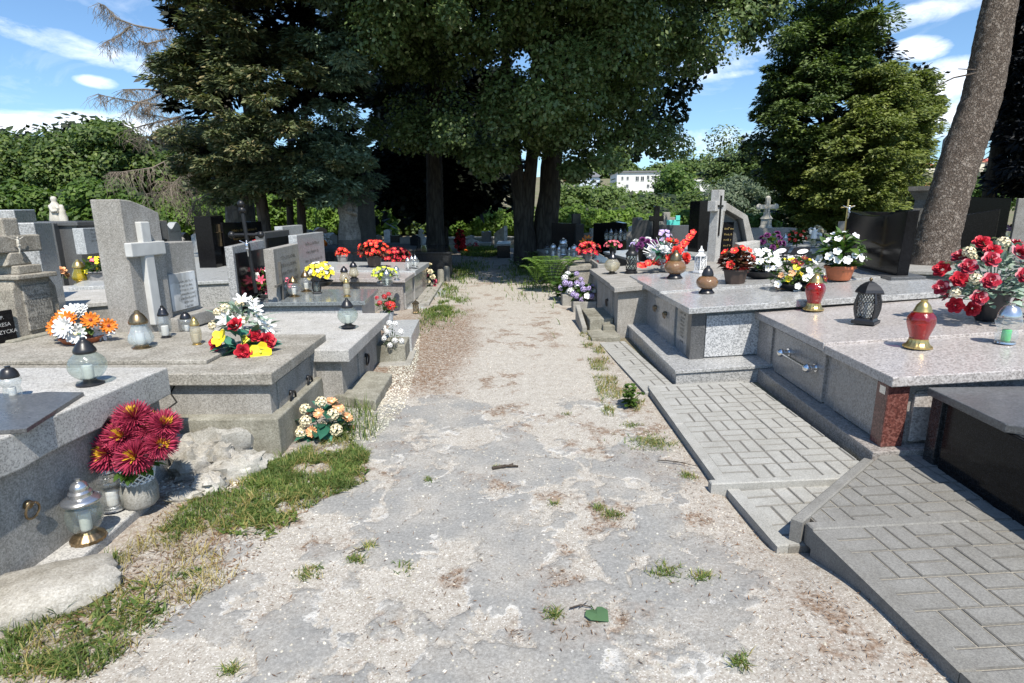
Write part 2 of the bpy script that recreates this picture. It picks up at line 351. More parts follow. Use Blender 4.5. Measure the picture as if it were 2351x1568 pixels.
def terrain(x, y):
    x = np.asarray(x, float); y = np.asarray(y, float)
    side = .055 * np.clip(x - 1.15, 0, 9) + .012 * np.clip(-x - 1.3, 0, 10)
    side = side * (1 - ss(25, 45, y))
    hill = 16 * ss(80, 300, y) * ss(-60, 40, x + (y - 100) * .1) + 3 * ss(60, 200, y)
    dip = -.04 * (1 - ss(1.2, 1.9, np.abs(x + .2))) * (1 - ss(24, 26, y)) - .012
    return side + hill + dip - .02 * ss(28, 40, y)
def gz(x, y): return float(terrain(x, y))
# ground material
m, nt, b = new_mat('ground_soil'); co = obj_co(nt)
n1 = noise(nt, co, .35, 5); n2 = noise(nt, co, 14, 5, .7)
col = mixc(nt, .6, ramp(nt, n1, [(.4, (.2, .17, .12)), (.5, (.12, .13, .06)), (.62, (.09, .15, .03))]), ramp(nt, n2, [(.3, (.12, .1, .07)), (.7, (.3, .27, .2))]))
nt.links.new(col, b.inputs['Base Color']); b.inputs['Roughness'].default_value = 1; b.inputs['Specular IOR Level'].default_value = .1; bump(nt, b, n2, .6, .03)
xs = np.concatenate([np.linspace(-260, -14, 40), np.linspace(-13, -2, 45), np.linspace(-1.9, 1.9, 39), np.linspace(2, 14, 49), np.linspace(15, 300, 50)])
ys = np.concatenate([np.linspace(-6, 30, 145), np.linspace(31, 90, 40), np.linspace(94, 420, 60)])
grid('ground', xs, ys, terrain, 'ground_soil')
# path: broken concrete close by, gravel further on
def pfield(x, y):                              # where the old concrete skin survives
    wx = x + .14 * (fbm(x * 5, y * 5, 3, 4, .6) - .5); wy = y + .14 * (fbm(x * 5, y * 5, 9, 4, .6) - .5)
    n = .72 * fbm(wx * 2.2, wy * 2.2, 21, 4, .55) + .28 * fbm(wx * 7, wy * 7, 22, 4, .6)
    lim = ss(4.85, 4.2, y + .35 * (fbm(x * 3, y * 3, 5) - .5)) * ss(-1.75, -1.3, x + .3 * (fbm(x * 4, y * 4, 6) - .5) + .12 * (y - 2)) * ss(1.3, .85, x + .3 * (fbm(x * 4, y * 4, 61) - .5))
    crack = np.minimum(np.abs(fbm(wx * 1.7 + 8, wy * 1.7, 41, 4) - .5), np.abs(fbm(wx * 2.6 + 3, wy * 2.6, 43, 4) - .5))
    return n + .025 - .5 * (1 - lim) - .09 * (1 - ss(.0, .02, crack))
def plate(x, y): return ss(.46, .49, pfield(x, y))
def pz(x, y):
    p = plate(x, y); und = .05 * (fbm(x * .8, y * .8, 2, 2) - .5)
    z = .004 + und * .5 + .0085 * p + .005 * fbm(x * 26, y * 26, 8, 3) * (1 - .6 * p) + .006 * fbm(x * 6, y * 6, 7, 2)
    edge = ss(-2.45, -2.05, x) * ss(2.0, 1.9, x) * ss(26.5, 25, y); z = z * (1 - .8 * ss(1.0, 1.15, x)) + .075 * ss(.5, 1.25, x) * ss(2.5, 1.75, y) - .03 * ss(1.1, 1.2, x) * ss(1.9, 2.4, y); return z * edge - .05 * (1 - edge)
def litter(x, y):
    a = ss(-.25, -.7, x + .5 * (fbm(x * 4, y * 2.5, 12) - .5)) * ss(4.3, 4.9, y) * ss(10, 7.5, y)
    spots = ss(.58, .7, fbm(x * 4.3, y * 4.3, 33, 5, .6)) * .85
    e = ss(.75, 1.0, x + .25 * (fbm(x * 3, y * 3, 14) - .5)) * .25 * ss(12, 8, y)
    e2 = ss(-1.15, -1.5, x + .3 * (fbm(x * 3, y * 3, 15) - .5)) * .45
    return np.clip(np.maximum.reduce([a, spots * (1 - .7 * plate(x, y)), e, e2]), 0, 1)
m, nt, b = new_mat('path_surface'); co = obj_co(nt)
def att(n): a = nt.nodes.new('ShaderNodeAttribute'); a.attribute_name = n; return a.outputs['Fac']
def Mt(op, a, b_):
    n = nt.nodes.new('ShaderNodeMath'); n.operation = op
    for i, v in enumerate((a, b_)):
        if isinstance(v, (int, float)): n.inputs[i].default_value = v
        else: nt.links.new(v, n.inputs[i])
    return n.outputs[0]
nf = noise(nt, co, 75, 4, .75); nm = noise(nt, co, 13, 6, .7); nc = noise(nt, co, 3, 4); ne = noise(nt, co, 24, 6, .72); nr = noise(nt, co, 3.4, 3, .6)
sand = mixc(nt, .5, ramp(nt, nf, [(.34, (.23, .205, .172)), (.5, (.385, .358, .315)), (.66, (.55, .525, .48))]), ramp(nt, nm, [(.32, (.3, .275, .235)), (.68, (.455, .43, .385))]))
vo = nd(nt, 'ShaderNodeTexVoronoi', Scale=210.0); nt.links.new(co, vo.inputs['Vector']); sp = nt.nodes.new('ShaderNodeSeparateColor'); nt.links.new(vo.outputs['Color'], sp.inputs[0])
sand = mixc(nt, ramp(nt, Mt('ADD', sp.outputs[0], Mt('MULTIPLY', nm, .5)), [(.34, (.6, .6, .6)), (.42, (0, 0, 0))]), sand, (.2, .155, .12)); sand = mixc(nt, ramp(nt, sp.outputs[1], [(.9, (0, 0, 0)), (.93, (.8, .8, .8))]), sand, (.62, .6, .56))
grey = mixc(nt, .45, ramp(nt, nf, [(.34, (.17, .168, .16)), (.52, (.265, .262, .25)), (.68, (.42, .415, .395))]), ramp(nt, nm, [(.3, (.22, .22, .212)), (.6, (.28, .276, .264)), (.75, (.39, .38, .355))]))
grey = mixc(nt, ramp(nt, nc, [(.42, (0, 0, 0)), (.65, (.6, .6, .6))]), grey, sand)
lit = ramp(nt, nf, [(.3, (.08, .045, .028)), (.5, (.18, .11, .068)), (.7, (.36, .27, .19))])
fld = Mt('ADD', att('field'), Mt('ADD', Mt('MULTIPLY', Mt('SUBTRACT', ne, .5), .26), Mt('MULTIPLY', Mt('SUBTRACT', nf, .5), .06)))
pm = ramp(nt, fld, [(.455, (0, 0, 0)), (.495, (1, 1, 1))]); rimf = ramp(nt, fld, [(.445, (0, 0, 0)), (.462, (1, 1, 1)), (.478, (1, 1, 1)), (.492, (0, 0, 0))])
col = mixc(nt, pm, sand, grey)
col = mixc(nt, mixc(nt, 1, mixc(nt, 1, rimf, ramp(nt, nr, [(.5, (0, 0, 0)), (.6, (1, 1, 1))]), 'MULTIPLY'), mixc(nt, 1, att('near'), .8, 'MULTIPLY'), 'MULTIPLY'), col, (.6, .59, .56))
lm = mixc(nt, 1, att('litter'), ramp(nt, noise(nt, co, 35, 4, .7), [(.35, (0, 0, 0)), (.6, (1, 1, 1))]), 'MULTIPLY')
col = mixc(nt, lm, col, lit); nt.links.new(col, b.inputs['Base Color']); b.inputs['Roughness'].default_value = .95; b.inputs['Specular IOR Level'].default_value = .12
bump(nt, b, mixc(nt, .35, mixc(nt, .5, nf, nm), pm), .7, .012)
ax = np.arange(-2.5, 2.05, .0125); ay = np.concatenate([np.arange(.95, 5.2, .0125), np.arange(5.2, 9, .03), np.arange(9, 26.6, .09)])
grid('path', ax, ay, pz, 'path_surface', attrs=dict(field=pfield, near=lambda x, y: ss(5.2, 4.6, y) * ss(1.25, .9, x) * ss(-1.7, -1.3, x + .12 * (y - 2)), litter=litter))

# ---------------------------------------------------------------- pavements of concrete blocks with edging
def clip_poly(poly, halfs):
    for a, b2, c in halfs:                     # keep a x + b y <= c
        out = []
        for i in range(len(poly)):
            p, q = poly[i], poly[(i + 1) % len(poly)]; dp = a * p[0] + b2 * p[1] - c; dq = a * q[0] + b2 * q[1] - c
            if dp <= 0: out.append(p)
            if dp * dq < 0: t = dp / (dp - dq); out.append((p[0] + (q[0] - p[0]) * t, p[1] + (q[1] - p[1]) * t))
        poly = out
        if len(poly) < 3: return []
    return poly
def pave(name, fr, u0, u1, v0, v1, halfs, mat, S=.1765, shift=0, edges=()):
    mb = MB(); gp = .0065
    nu = int((u1 - u0) / S) + 2; nv = int((v1 - v0) / S) + 3
    for i in range(nu):
        for j in range(-1, nv):
            bu, bv = u0 + i * S, v0 + (j + (shift if i % 2 else 0)) * S
            rects = [(bu, bv, S / 2, S), (bu + S / 2, bv, S / 2, S)] if (i + j) % 2 else [(bu, bv, S, S / 2), (bu, bv + S / 2, S, S / 2)]
            for x, y, w, h in rects:
                g = gp * random.uniform(.6, 1.3); b_ = .0055; dz = random.uniform(-.0014, .0014); tx = random.uniform(-.006, .006); ty = random.uniform(-.006, .006)
                H_ = list(halfs) + [(-1, 0, -u0), (1, 0, u1), (0, -1, -v0), (0, 1, v1)]
                o_ = clip_poly([(x + g / 2, y + g / 2), (x + w - g / 2, y + g / 2), (x + w - g / 2, y + h - g / 2), (x + g / 2, y + h - g / 2)], H_)
                i_ = clip_poly([(x + g / 2 + b_, y + g / 2 + b_), (x + w - g / 2 - b_, y + g / 2 + b_), (x + w - g / 2 - b_, y + h - g / 2 - b_), (x + g / 2 + b_, y + h - g / 2 - b_)], H_)
                if len(o_) < 3: continue
                zz = lambda p, e: fr(p[0], p[1], dz + e + tx * (p[0] - x) + ty * (p[1] - y))
                n = len(o_)
                if len(i_) == n:
                    mb.add([zz(p, -.03) for p in o_] + [zz(p, -.0022) for p in o_] + [zz(p, 0) for p in i_], [[k, (k + 1) % n, n + (k + 1) % n, n + k] for k in range(n)] + [[n + k, n + (k + 1) % n, 2 * n + (k + 1) % n, 2 * n + k] for k in range(n)] + [list(range(2 * n, 3 * n))]); s0_ = len(mb.m) - n - 1; mb.m[s0_:s0_ + n] = [2] * n
                else: mb.add([zz(p, -.03) for p in o_] + [zz(p, 0) for p in o_], [[k, (k + 1) % n, n + (k + 1) % n, n + k] for k in range(n)] + [list(range(n, 2 * n))])
    bed = clip_poly([(u0, v0), (u1, v0), (u1, v1), (u0, v1)], halfs); mb.prism([fr(p[0], p[1], -.0048) for p in bed], (0, 0, -.2), 1)
    for (a, b2, w, top, deep) in edges:        # edging kerbs between local points
        a = Vector(a); b2 = Vector(b2); d = (b2 - a); L = d.length; d /= L; nn = Vector((-d.y, d.x)); n = max(1, round(L / .85))
        for k in range(n):
            s0 = a + d * (L * k / n + .002); s1 = a + d * (L * (k + 1) / n - .002); t = top + random.uniform(-.004, .004)
            q = [s0, s1, s1 + nn * w, s0 + nn * w]; c = .006
            qi = [s0 + (d + nn) * c, s1 + (nn - d) * c, s1 + nn * (w - c) - d * c, s0 + nn * (w - c) + d * c]
            mb.add([fr(p.x, p.y, t - deep) for p in q] + [fr(p.x, p.y, t - c) for p in q] + [fr(p.x, p.y, t) for p in qi], [[i, (i + 1) % 4, 4 + (i + 1) % 4, 4 + i] for i in range(4)] + [[4 + i, 4 + (i + 1) % 4, 8 + (i + 1) % 4, 8 + i] for i in range(4)] + [[8, 9, 10, 11]])
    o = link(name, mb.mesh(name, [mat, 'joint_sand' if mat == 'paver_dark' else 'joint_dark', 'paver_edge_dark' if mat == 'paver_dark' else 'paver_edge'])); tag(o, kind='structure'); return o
frB = Frame(at(1646, 1103, .055), at(1490, 889, .055), 1, .05)
LB = frB.L
pave('pavement', frB, .052, .86, .0, LB, [], 'paver', edges=[((.0, -.0), (.0, LB), -.052, .004, .16), ((-.05, -.055), (.84, -.055), .05, .006, .15), ((0, LB), (.80, LB), .05, .005, .15)])
frB2 = Frame(at(1785, 1256, .025), at(1668, 1113, .045), 1, .05)
pave('pavement', frB2, .052, .9, .0, frB2.L + .03, [], 'paver', edges=[((0, .0), (0, frB2.L + .02), -.052, .004, .14)])
frC = Frame(at(1482, 902, .02), at(1377, 787, .02), 1, .05)
pave('pavement', frC, .052, .29, .0, frC.L, [], 'paver', edges=[((0, 0), (0, frC.L), -.052, .006, .13)])
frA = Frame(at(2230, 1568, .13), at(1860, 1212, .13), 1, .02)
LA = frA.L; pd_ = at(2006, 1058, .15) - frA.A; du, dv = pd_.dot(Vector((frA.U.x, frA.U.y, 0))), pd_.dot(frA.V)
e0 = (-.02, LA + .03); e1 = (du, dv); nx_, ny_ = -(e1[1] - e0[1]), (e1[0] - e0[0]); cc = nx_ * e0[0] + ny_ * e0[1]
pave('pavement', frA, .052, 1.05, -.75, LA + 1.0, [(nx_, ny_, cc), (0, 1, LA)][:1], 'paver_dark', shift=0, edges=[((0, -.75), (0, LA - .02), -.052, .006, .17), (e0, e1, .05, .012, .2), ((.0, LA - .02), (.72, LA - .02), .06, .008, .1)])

# ---------------------------------------------------------------- scatter: grass, pebbles, litter
def inpoly(pts, poly):
    x, y = pts[:, 0], pts[:, 1]; r = np.zeros(len(pts), bool); n = len(poly)
    for i in range(n):
        x1, y1 = poly[i]; x2, y2 = poly[(i + 1) % n]
        with np.errstate(divide='ignore', invalid='ignore'): r ^= ((y1 > y) != (y2 > y)) & (x < (x2 - x1) * (y - y1) / (y2 - y1 + 1e-12) + x1)
    return r
def region(poly_px, n, z=0.0, seed=0):
    P = np.array([tuple(at(a, b, z).xy) for a, b in poly_px]); lo, hi = P.min(0), P.max(0)
    q = RNG.uniform(lo, hi, (n * 3, 2)); return q[inpoly(q, P)][:n]
def blades(pos, z, hgt, wid, lean=.5):
    n = len(pos); a = RNG.uniform(0, 2 * np.pi, n); h = hgt * RNG.uniform(.5, 1.3, n); l = h * RNG.uniform(.1, lean * 1.6, n); w = wid * RNG.uniform(.6, 1.3, n)
    d = np.stack([np.cos(a), np.sin(a), 0 * a], 1); s = np.stack([-np.sin(a), np.cos(a), 0 * a], 1)
    b0 = np.column_stack([pos, z]); mid = b0 + d * (l * .35)[:, None] + np.array([0, 0, 1]) * (h * .6)[:, None]; tip = b0 + d * l[:, None] + np.array([0, 0, 1]) * h[:, None]
    V = np.stack([b0 - s * w[:, None] / 2, b0 + s * w[:, None] / 2, mid + s * w[:, None] * .45, mid - s * w[:, None] * .45, tip], 1).reshape(-1, 3)
    k = np.arange(n)[:, None] * 5; return V, np.concatenate([k + [0, 1, 2, 3], k + [3, 2, 4, 4]], 0)
def joinq(L):
    Vs, Fs, o = [], [], 0
    for v, f in L: Vs.append(v); Fs.append(f + o); o += len(v)
    return np.concatenate(Vs), np.concatenate(Fs)
def tris_fix(V, Fq):                            # tip faces hold a doubled corner: give them a fourth vertex
    d = Fq[:, 2] == Fq[:, 3]; n = d.sum(); V2 = np.concatenate([V, V[Fq[d, 3]] + 1e-4]); Fq = Fq.copy(); Fq[d, 3] = len(V) + np.arange(n); return V2, Fq
def zof(p): return np.where((p[:, 0] > -2.4) & (p[:, 0] < 1.35), pz(p[:, 0], p[:, 1]), terrain(p[:, 0], p[:, 1]))
GL, DL = [], []
PA = [(170, 1335), (300, 1255), (380, 1165), (470, 1140), (560, 1105), (640, 1055), (790, 1000), (850, 1050), (840, 1115), (740, 1155), (620, 1245), (560, 1330), (440, 1400), (360, 1470), (200, 1568), (0, 1568), (0, 1450), (120, 1400)]
p = region(PA, 15000); nz = fbm(p[:, 0] * 5, p[:, 1] * 5, 71, 3); near = p[:, 1] < 2.45
kp = (nz > np.where(near, .58, .5)); g = p[kp]; GL.append(blades(g, zof(g), .024, .005, 1.3)); g = p[nz > .64][:1100]; GL.append(blades(g, zof(g), .055, .004, .8))
g = p[(nz < .56) & (nz > .38)][:1500]; DL.append(blades(g, zof(g), .045, .003, 1.6)); g = region(PA, 3000); g = g[fbm(g[:, 0] * 4, g[:, 1] * 4, 91, 3) > .5]; GL.append(blades(g, zof(g), .022, .013, 2.2))
p = region([(600, 1075), (700, 1050), (840, 1040), (850, 1100), (760, 1140), (660, 1200), (560, 1220), (540, 1150)], 9000); p = p[fbm(p[:, 0] * 7, p[:, 1] * 7, 77, 4) > .48]; GL.append(blades(p, zof(p), .026, .0065, 1.5))
p = region([(765, 1015), (790, 950), (830, 930), (875, 980), (860, 1020)], 260); GL.append(blades(p, zof(p), .12, .005, .7))
c = at(1018, 708); p = np.array([c.x, c.y]) + RNG.normal(size=(3600, 2)) * np.array([.17, .75]); p = p[fbm(p[:, 0] * 5, p[:, 1] * 3, 5) > .44]; GL.append(blades(p, zof(p), .05, .009, 1.2))
p = region([(1385, 960), (1350, 830), (1330, 770), (1350, 760), (1420, 860), (1480, 920), (1460, 960)], 3200); p = p[fbm(p[:, 0] * 6, p[:, 1] * 6, 5) > .52]; p = p[::2]; GL.append(blades(p, zof(p), .032, .005, 1.4)); DL.append(blades(p + .01, zof(p), .04, .004, 1.5))
for (x, y, w, n) in [(1495, 1022, 55, 900), (1580, 1098, 18, 160), (1372, 1172, 16, 120), (1405, 1188, 22, 200), (818, 1292, 22, 160), (1530, 1326, 34, 240), (712, 1322, 34, 200), (1268, 1424, 22, 120), (1695, 1545, 26, 160), (525, 1550, 20, 120), (1608, 1342, 26, 150), (1972, 1362, 16, 150), (845, 1262, 18, 90), (1270, 1160, 12, 60), (985, 1110, 14, 60), (1140, 1080, 8, 40), (1450, 980, 20, 140), (1300, 955, 12, 60), (1640, 1015, 10, 50), (150, 1480, 90, 500), (300, 1440, 70, 500), (90, 1545, 60, 300), (930, 1310, 30, 60)]:
    c = at(x, y); s = w * mpp(c); p = np.array([c.x, c.y]) + RNG.normal(0, 1, (n, 2)) * np.array([s * .5, s * .42]); p = p[::2]; GL.append(blades(p, zof(p), .017, .0042, 1.8)); DL.append(blades(p[::3] + .01, zof(p[::3]), .018, .003, 2))
for (gx_, gy_, sx_, sy_, n) in ((1060, 622, .35, 1.6, 1500), (1215, 632, .35, 1.8, 1800), (1040, 660, .12, .8, 300)):
    c = at(gx_, gy_); p = np.array([c.x, c.y]) + RNG.normal(size=(n, 2)) * np.array([sx_, sy_]); p = p[fbm(p[:, 0] * 4, p[:, 1] * 2, 6) > .42]; GL.append(blades(p, zof(p), .09, .016, .9))
for poly, n in (([(1058, 588), (1062, 566), (1150, 564), (1165, 584), (1120, 592)], 6000),):
    p = region(poly, n); GL.append(blades(p, zof(p), .12, .02, .8))
V, Fq = tris_fix(*joinq(GL)); tag(np_obj('grass', V, Fq, 'grass_leaf'), kind='stuff')
V, Fq = tris_fix(*joinq(DL)); tag(np_obj('dry_grass', V, Fq, 'dry_grass'), kind='stuff')
def octa(pos, z, s):
    n = len(pos); base = np.array([[1, 0, 0], [0, 1, 0], [-1, 0, 0], [0, -1, 0], [0, 0, .7], [0, 0, -.5]]); sc = s[:, None, None] * RNG.uniform(.6, 1.4, (n, 6, 1))
    a = RNG.uniform(0, 6.28, n); c, q = np.cos(a), np.sin(a); B = base[None] * sc; Bx = B[..., 0] * c[:, None] - B[..., 1] * q[:, None]; By = B[..., 0] * q[:, None] + B[..., 1] * c[:, None]
    V = np.stack([Bx + pos[:, :1], By + pos[:, 1:], B[..., 2] + z[:, None]], -1).reshape(-1, 3); k = np.arange(n)[:, None] * 6
    f = np.concatenate([k + t for t in ([0, 1, 4], [1, 2, 4], [2, 3, 4], [3, 0, 4])]); return V, f
L = []
p = region([(700, 1010), (870, 900), (900, 830), (950, 760), (965, 760), (960, 830), (930, 940), (860, 1020), (760, 1030)], 4200); L.append(octa(p, zof(p) + .003, RNG.uniform(.004, .011, len(p))))
p = np.column_stack([RNG.uniform(-1.2, 1.1, 5200), RNG.uniform(1.0, 9, 5200)]); L.append(octa(p, zof(p), RNG.uniform(.002, .0065, len(p))))
p = region([(600, 1110), (370, 1160), (360, 1100), (600, 1050)], 300); L.append(octa(p, zof(p) + .003, RNG.uniform(.006, .016, len(p))))
V = np.concatenate([a for a, _ in L]); o_ = 0; Fs = []
for a, f in L: Fs.append(f + o_); o_ += len(a)
tag(np_obj('pebbles', V, np.concatenate(Fs), 'pebble'), kind='stuff')
def bits(pos, z, l, w):
    n = len(pos); a = RNG.uniform(0, 6.28, n); t = RNG.uniform(-.3, .3, n); l = l * RNG.uniform(.4, 1.5, n); w = w * RNG.uniform(.6, 1.5, n)
    d = np.stack([np.cos(a) * np.cos(t), np.sin(a) * np.cos(t), np.sin(t)], 1); s = np.stack([-np.sin(a), np.cos(a), RNG.uniform(-.4, .4, n)], 1); c = np.column_stack([pos, z + .006])
    V = np.stack([c - d * l[:, None] / 2, c + s * w[:, None] / 2, c + d * l[:, None] / 2, c - s * w[:, None] / 2], 1).reshape(-1, 3); return V, np.arange(n * 4).reshape(-1, 4)
p = np.column_stack([RNG.uniform(-1.6, 1.5, 60000), RNG.uniform(1.0, 9, 60000)]); p = p[RNG.random(len(p)) < .06 + .94 * litter(p[:, 0], p[:, 1])]
L = [bits(p, zof(p), .02, .0032)]
p = region(PA, 2600); L.append(bits(p, zof(p), .03, .004))
V, Fq = joinq(L); tag(np_obj('leaf_litter', V, Fq, 'litter'), kind='stuff')
# ---------------------------------------------------------------- tombs to the right of the path
def tomb(name, label, fr, cat='tomb', group='tombs along the path'):
    c = fr(.6, fr.L / 2, 0); return root(name, (c.x, c.y, gz(c.x, c.y)), label, cat, group)
def ring(mb, c, n, r=.035, t=.006, m=0):        # hanging ring with boss, n = outward
    n = Vector(n); mb.lathe([(0, 0), (.02, 0), (.026, .004)], (0, 0, 0), 4, m) if 0 else None
    s = n.cross(Vector((0, 0, 1))).normalized(); mb.blob(c + n * .008, (.02, .02, .02), 10, 6, m)
    q = c + n * .022 - Vector((0, 0, r * .8)); mb.tube([q + s * (r * math.cos(a)) + Vector((0, 0, r * math.sin(a))) + n * .004 * math.sin(a) for a in [i * math.pi / 9 for i in range(19)]], t, 6, m, cap=False)
# pink granite tomb with a chrome handle
f1 = Frame(at(2048, 863, .6), at(1712, 703, .61), 1, .075); L = f1.L
T = tomb('tomb', 'pinkish speckled granite tomb with chrome bar handle and dark red corner pillar', f1)
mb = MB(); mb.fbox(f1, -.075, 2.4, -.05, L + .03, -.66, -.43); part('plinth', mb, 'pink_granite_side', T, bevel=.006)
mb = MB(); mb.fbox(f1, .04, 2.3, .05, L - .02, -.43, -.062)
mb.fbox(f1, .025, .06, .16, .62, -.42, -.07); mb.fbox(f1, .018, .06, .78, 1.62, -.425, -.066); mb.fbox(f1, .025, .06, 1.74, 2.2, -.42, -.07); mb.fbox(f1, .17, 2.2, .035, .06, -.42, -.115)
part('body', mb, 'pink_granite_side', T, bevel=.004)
mb = MB(); mb.fbox(f1, .16, 2.2, .028, .05, -.41, -.13); part('end_panel', mb, 'pink_granite', T, bevel=.003)
mb = MB(); mb.fbox(f1, -.004, .115, .008, .12, -.43, -.058); part('corner_pillar', mb, 'maroon_granite', T, bevel=.005)
mb = MB(); mb.fbox(f1, -.002, .08, L - .1, L - .02, -.43, -.062); part('corner_pillar', mb, 'maroon_granite', T, bevel=.005)
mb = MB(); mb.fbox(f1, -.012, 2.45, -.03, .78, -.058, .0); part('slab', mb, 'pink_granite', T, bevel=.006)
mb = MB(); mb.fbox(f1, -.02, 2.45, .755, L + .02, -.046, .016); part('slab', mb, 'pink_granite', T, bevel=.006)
mb = MB(); c0 = f1(-.045, .86, -.2); c1 = f1(-.045, 1.4, -.2); mb.tube([c0, c1], .011, 12)
for c in (f1(-.045, .9, -.2), f1(-.045, 1.36, -.2)):
    mb.blob(c, .032, 14, 10); mb.tube([c, c + f1.U * .065], .02, 12); mb.tube([c + f1.U * .055, c + f1.U * .065], .032, 14)
part('handle', mb, 'chrome', T, smooth=True)
mb = MB(); mb.fbox(f1, -.006, .03, .03, .085, -.12, -.075); part('name_plate', mb, 'silver', T)
mb = MB(); mb.fbox(f1, -.04, -.012, -.03, .02, -.05, -.02) if 0 else None
# grey granite tomb with panel and rings
f2 = Frame(at(1587, 706, .665), at(1452, 632, .68), 1, .06); L2_ = f2.L
T = tomb('tomb', 'light grey granite tomb with wide ledge, two pairs of bronze rings and stone lettering', f2)
mb = MB(); mb.fbox(f2, -.19, 2.6, -.27, L2_ - .1, -.53, -.5); mb.fbox(f2, -.175, 2.6, -.255, L2_ - .12, -.7, -.53); part('plinth', mb, 'grey_granite', T, bevel=.004)
mb = MB(); mb.fbox(f2, .05, 2.5, .09, L2_ - .2, -.5, -.06); part('body', mb, 'green_granite', T)
mb = MB(); mb.fbox(f2, .17, 1.2, .07, .1, -.49, -.1); part('end_panel', mb, 'grey_granite_pale', T, bevel=.003)
mb = MB(); mb.fbox(f2, .03, .16, .06, .17, -.5, -.055); part('corner_pillar', mb, 'graphite_granite', T, bevel=.004)
mb = MB(); mb.fbox(f2, .035, .06, .62, 1.9, -.5, -.065); part('door_panel', mb, 'smooth_panel', T, bevel=.003)
mb = MB(); mb.fbox(f2, .038, .06, .2, .54, -.5, -.065); pn = part('inscription_panel', mb, 'smooth_panel', T, bevel=.003)
mb = MB(); Xd = -f2.V; 
for i, (w, z) in enumerate([(.2, -.13), (.12, -.17), (.11, -.205), (.13, -.24), (.12, -.28), (.1, -.315), (.12, -.35), (.08, -.4)]): scribble(mb, f2(.038, .36, z), Xd, Vector((0, 0, 1)), -f2.U, w, .022)
part('lettering', mb, 'engraving', pn)
for v in (.95, 1.38):
    mb = MB()
    for d in (-.035, .035): ring(mb, f2(.035, v + d * .7, -.22), -f2.U, .028, .004)
    part('ring_handle', mb, 'bronze', T, smooth=True)
mb = MB(); mb.fbox(f2, -.03, 2.6, -.03, 1.0, -.055, 0); part('slab', mb, 'grey_granite', T, bevel=.006)
mb = MB(); mb.fbox(f2, -.035, 2.6, .985, L2_ + .02, -.05, .014); part('slab', mb, 'grey_granite', T, bevel=.006)
# headstone at its end
hA, hB = at(2062, 641, .665, .06, 1.6), at(1935, 606, .665, .06, 1.6); fh = Frame(hA, hB, 1, .05); hL = fh.L * 1.06
T = root('headstone', fh(.1, hL / 2, 0), 'polished black headstone with wavy top standing beside the leaning pine', 'headstone', 'headstones')
top = [(0, .86), (.12, .845), (.3, .80), (.5, .785), (.7, .80), (.85, .84), (.95, .86), (1, .85)]
mb = MB(); pts = [fh(0, hL * .96, .02), fh(0, .03 * hL, .02)] + [fh(0, hL * t, z * .8) for t, z in top]
mb.prism(pts[::-1], fh.U * .11); part('tablet', mb, 'black_granite', T, bevel=.006)
mb = MB(); mb.fbox(fh, -.1, .22, -.08, hL + .05, -.03, .03); part('base', mb, 'graphite_granite', T, bevel=.005)
mb = MB(); mb.fbox(f2, 2.62, 3.6, -.4, .4, -.12, -.0); 
# black polished tomb in the right corner
f0 = Frame(at(2317, 977, .555), at(2130, 889, .555), 1, .03); L0 = f0.L
T = tomb('tomb', 'black polished granite tomb with cut slab corner in the nearest row', f0)
mb = MB(); mb.fbox(f0, -.19, 1.6, -.25, L0 - .02, -.6, -.44); mb.fbox(f0, -.1, 1.6, -1.2, -.25, -.7, -.5); part('plinth', mb, 'dark_granite', T, bevel=.005)
mb = MB(); mb.fbox(f0, .035, 1.5, -.6, L0 - .04, -.46, -.04); part('body', mb, 'dark_granite', T, bevel=.003)
mb = MB(); mb.fbox(f0, .012, .06, L0 - .115, L0 - .03, -.46, -.04); part('corner_pillar', mb, 'dark_granite', T, bevel=.003)
mb = MB(); mb.fbox(f0, .018, .05, -.6, L0 - .15, -.45, -.045); part('front_panel', mb, 'black_granite', T, bevel=.003)
mb = MB(); pts = [f0(0, L0, 0), f0(1.6, L0, 0), f0(1.6, -.7, 0), f0(.14, -.7, 0), f0(.14, -.1, 0), f0(0, .02, 0)]
mb.prism(pts, (0, 0, -.042)); part('slab', mb, 'green_granite' if 0 else 'graphite_granite', T, bevel=.005)
# older low tomb with steps
f3 = Frame(at(1412, 660, .62), at(1355, 613, .66), 1, .08)
T = tomb('tomb', 'small old grey terrazzo tomb with concrete steps and one rusty ring', f3)
mb = MB(); mb.fbox(f3, .05, 2.4, .05, f3.L - .05, -.75, -.05); part('body', mb, 'terrazzo', T, bevel=.006)
mb = MB(); mb.fbox(f3, .03, .08, .35, 1.6, -.7, -.09); part('door_panel', mb, 'terrazzo_grey', T, bevel=.004)
mb = MB(); mb.fbox(f3, -.01, 2.4, -.02, .3, -.06, 0); mb.fbox(f3, -.01, 2.4, .3, f3.L, -.055, .012); part('slab', mb, 'terrazzo', T, bevel=.006)
mb = MB(); ring(mb, f3(.03, .65, -.25), -f3.U, .045, .008); part('ring_handle', mb, 'rust_iron', T, smooth=True)
mb = MB(); mb.fbox(f3, -.26, .04, .25, 1.1, -.75, -.42); mb.fbox(f3, -.3, .04, -.25, .25, -.75, -.55); part('step', mb, 'concrete_mossy', T, bevel=.01)
mb = MB(); mb.hexa([f3(-.36, .2, -.75), f3(-.3, .2, -.75), f3(-.36, 1.0, -.75), f3(-.3, 1.0, -.75), f3(-.36, .2, -.5), f3(-.3, .2, -.5), f3(-.36, 1.0, -.34), f3(-.3, 1.0, -.34)]); part('kerb', mb, 'concrete', T, bevel=.008)
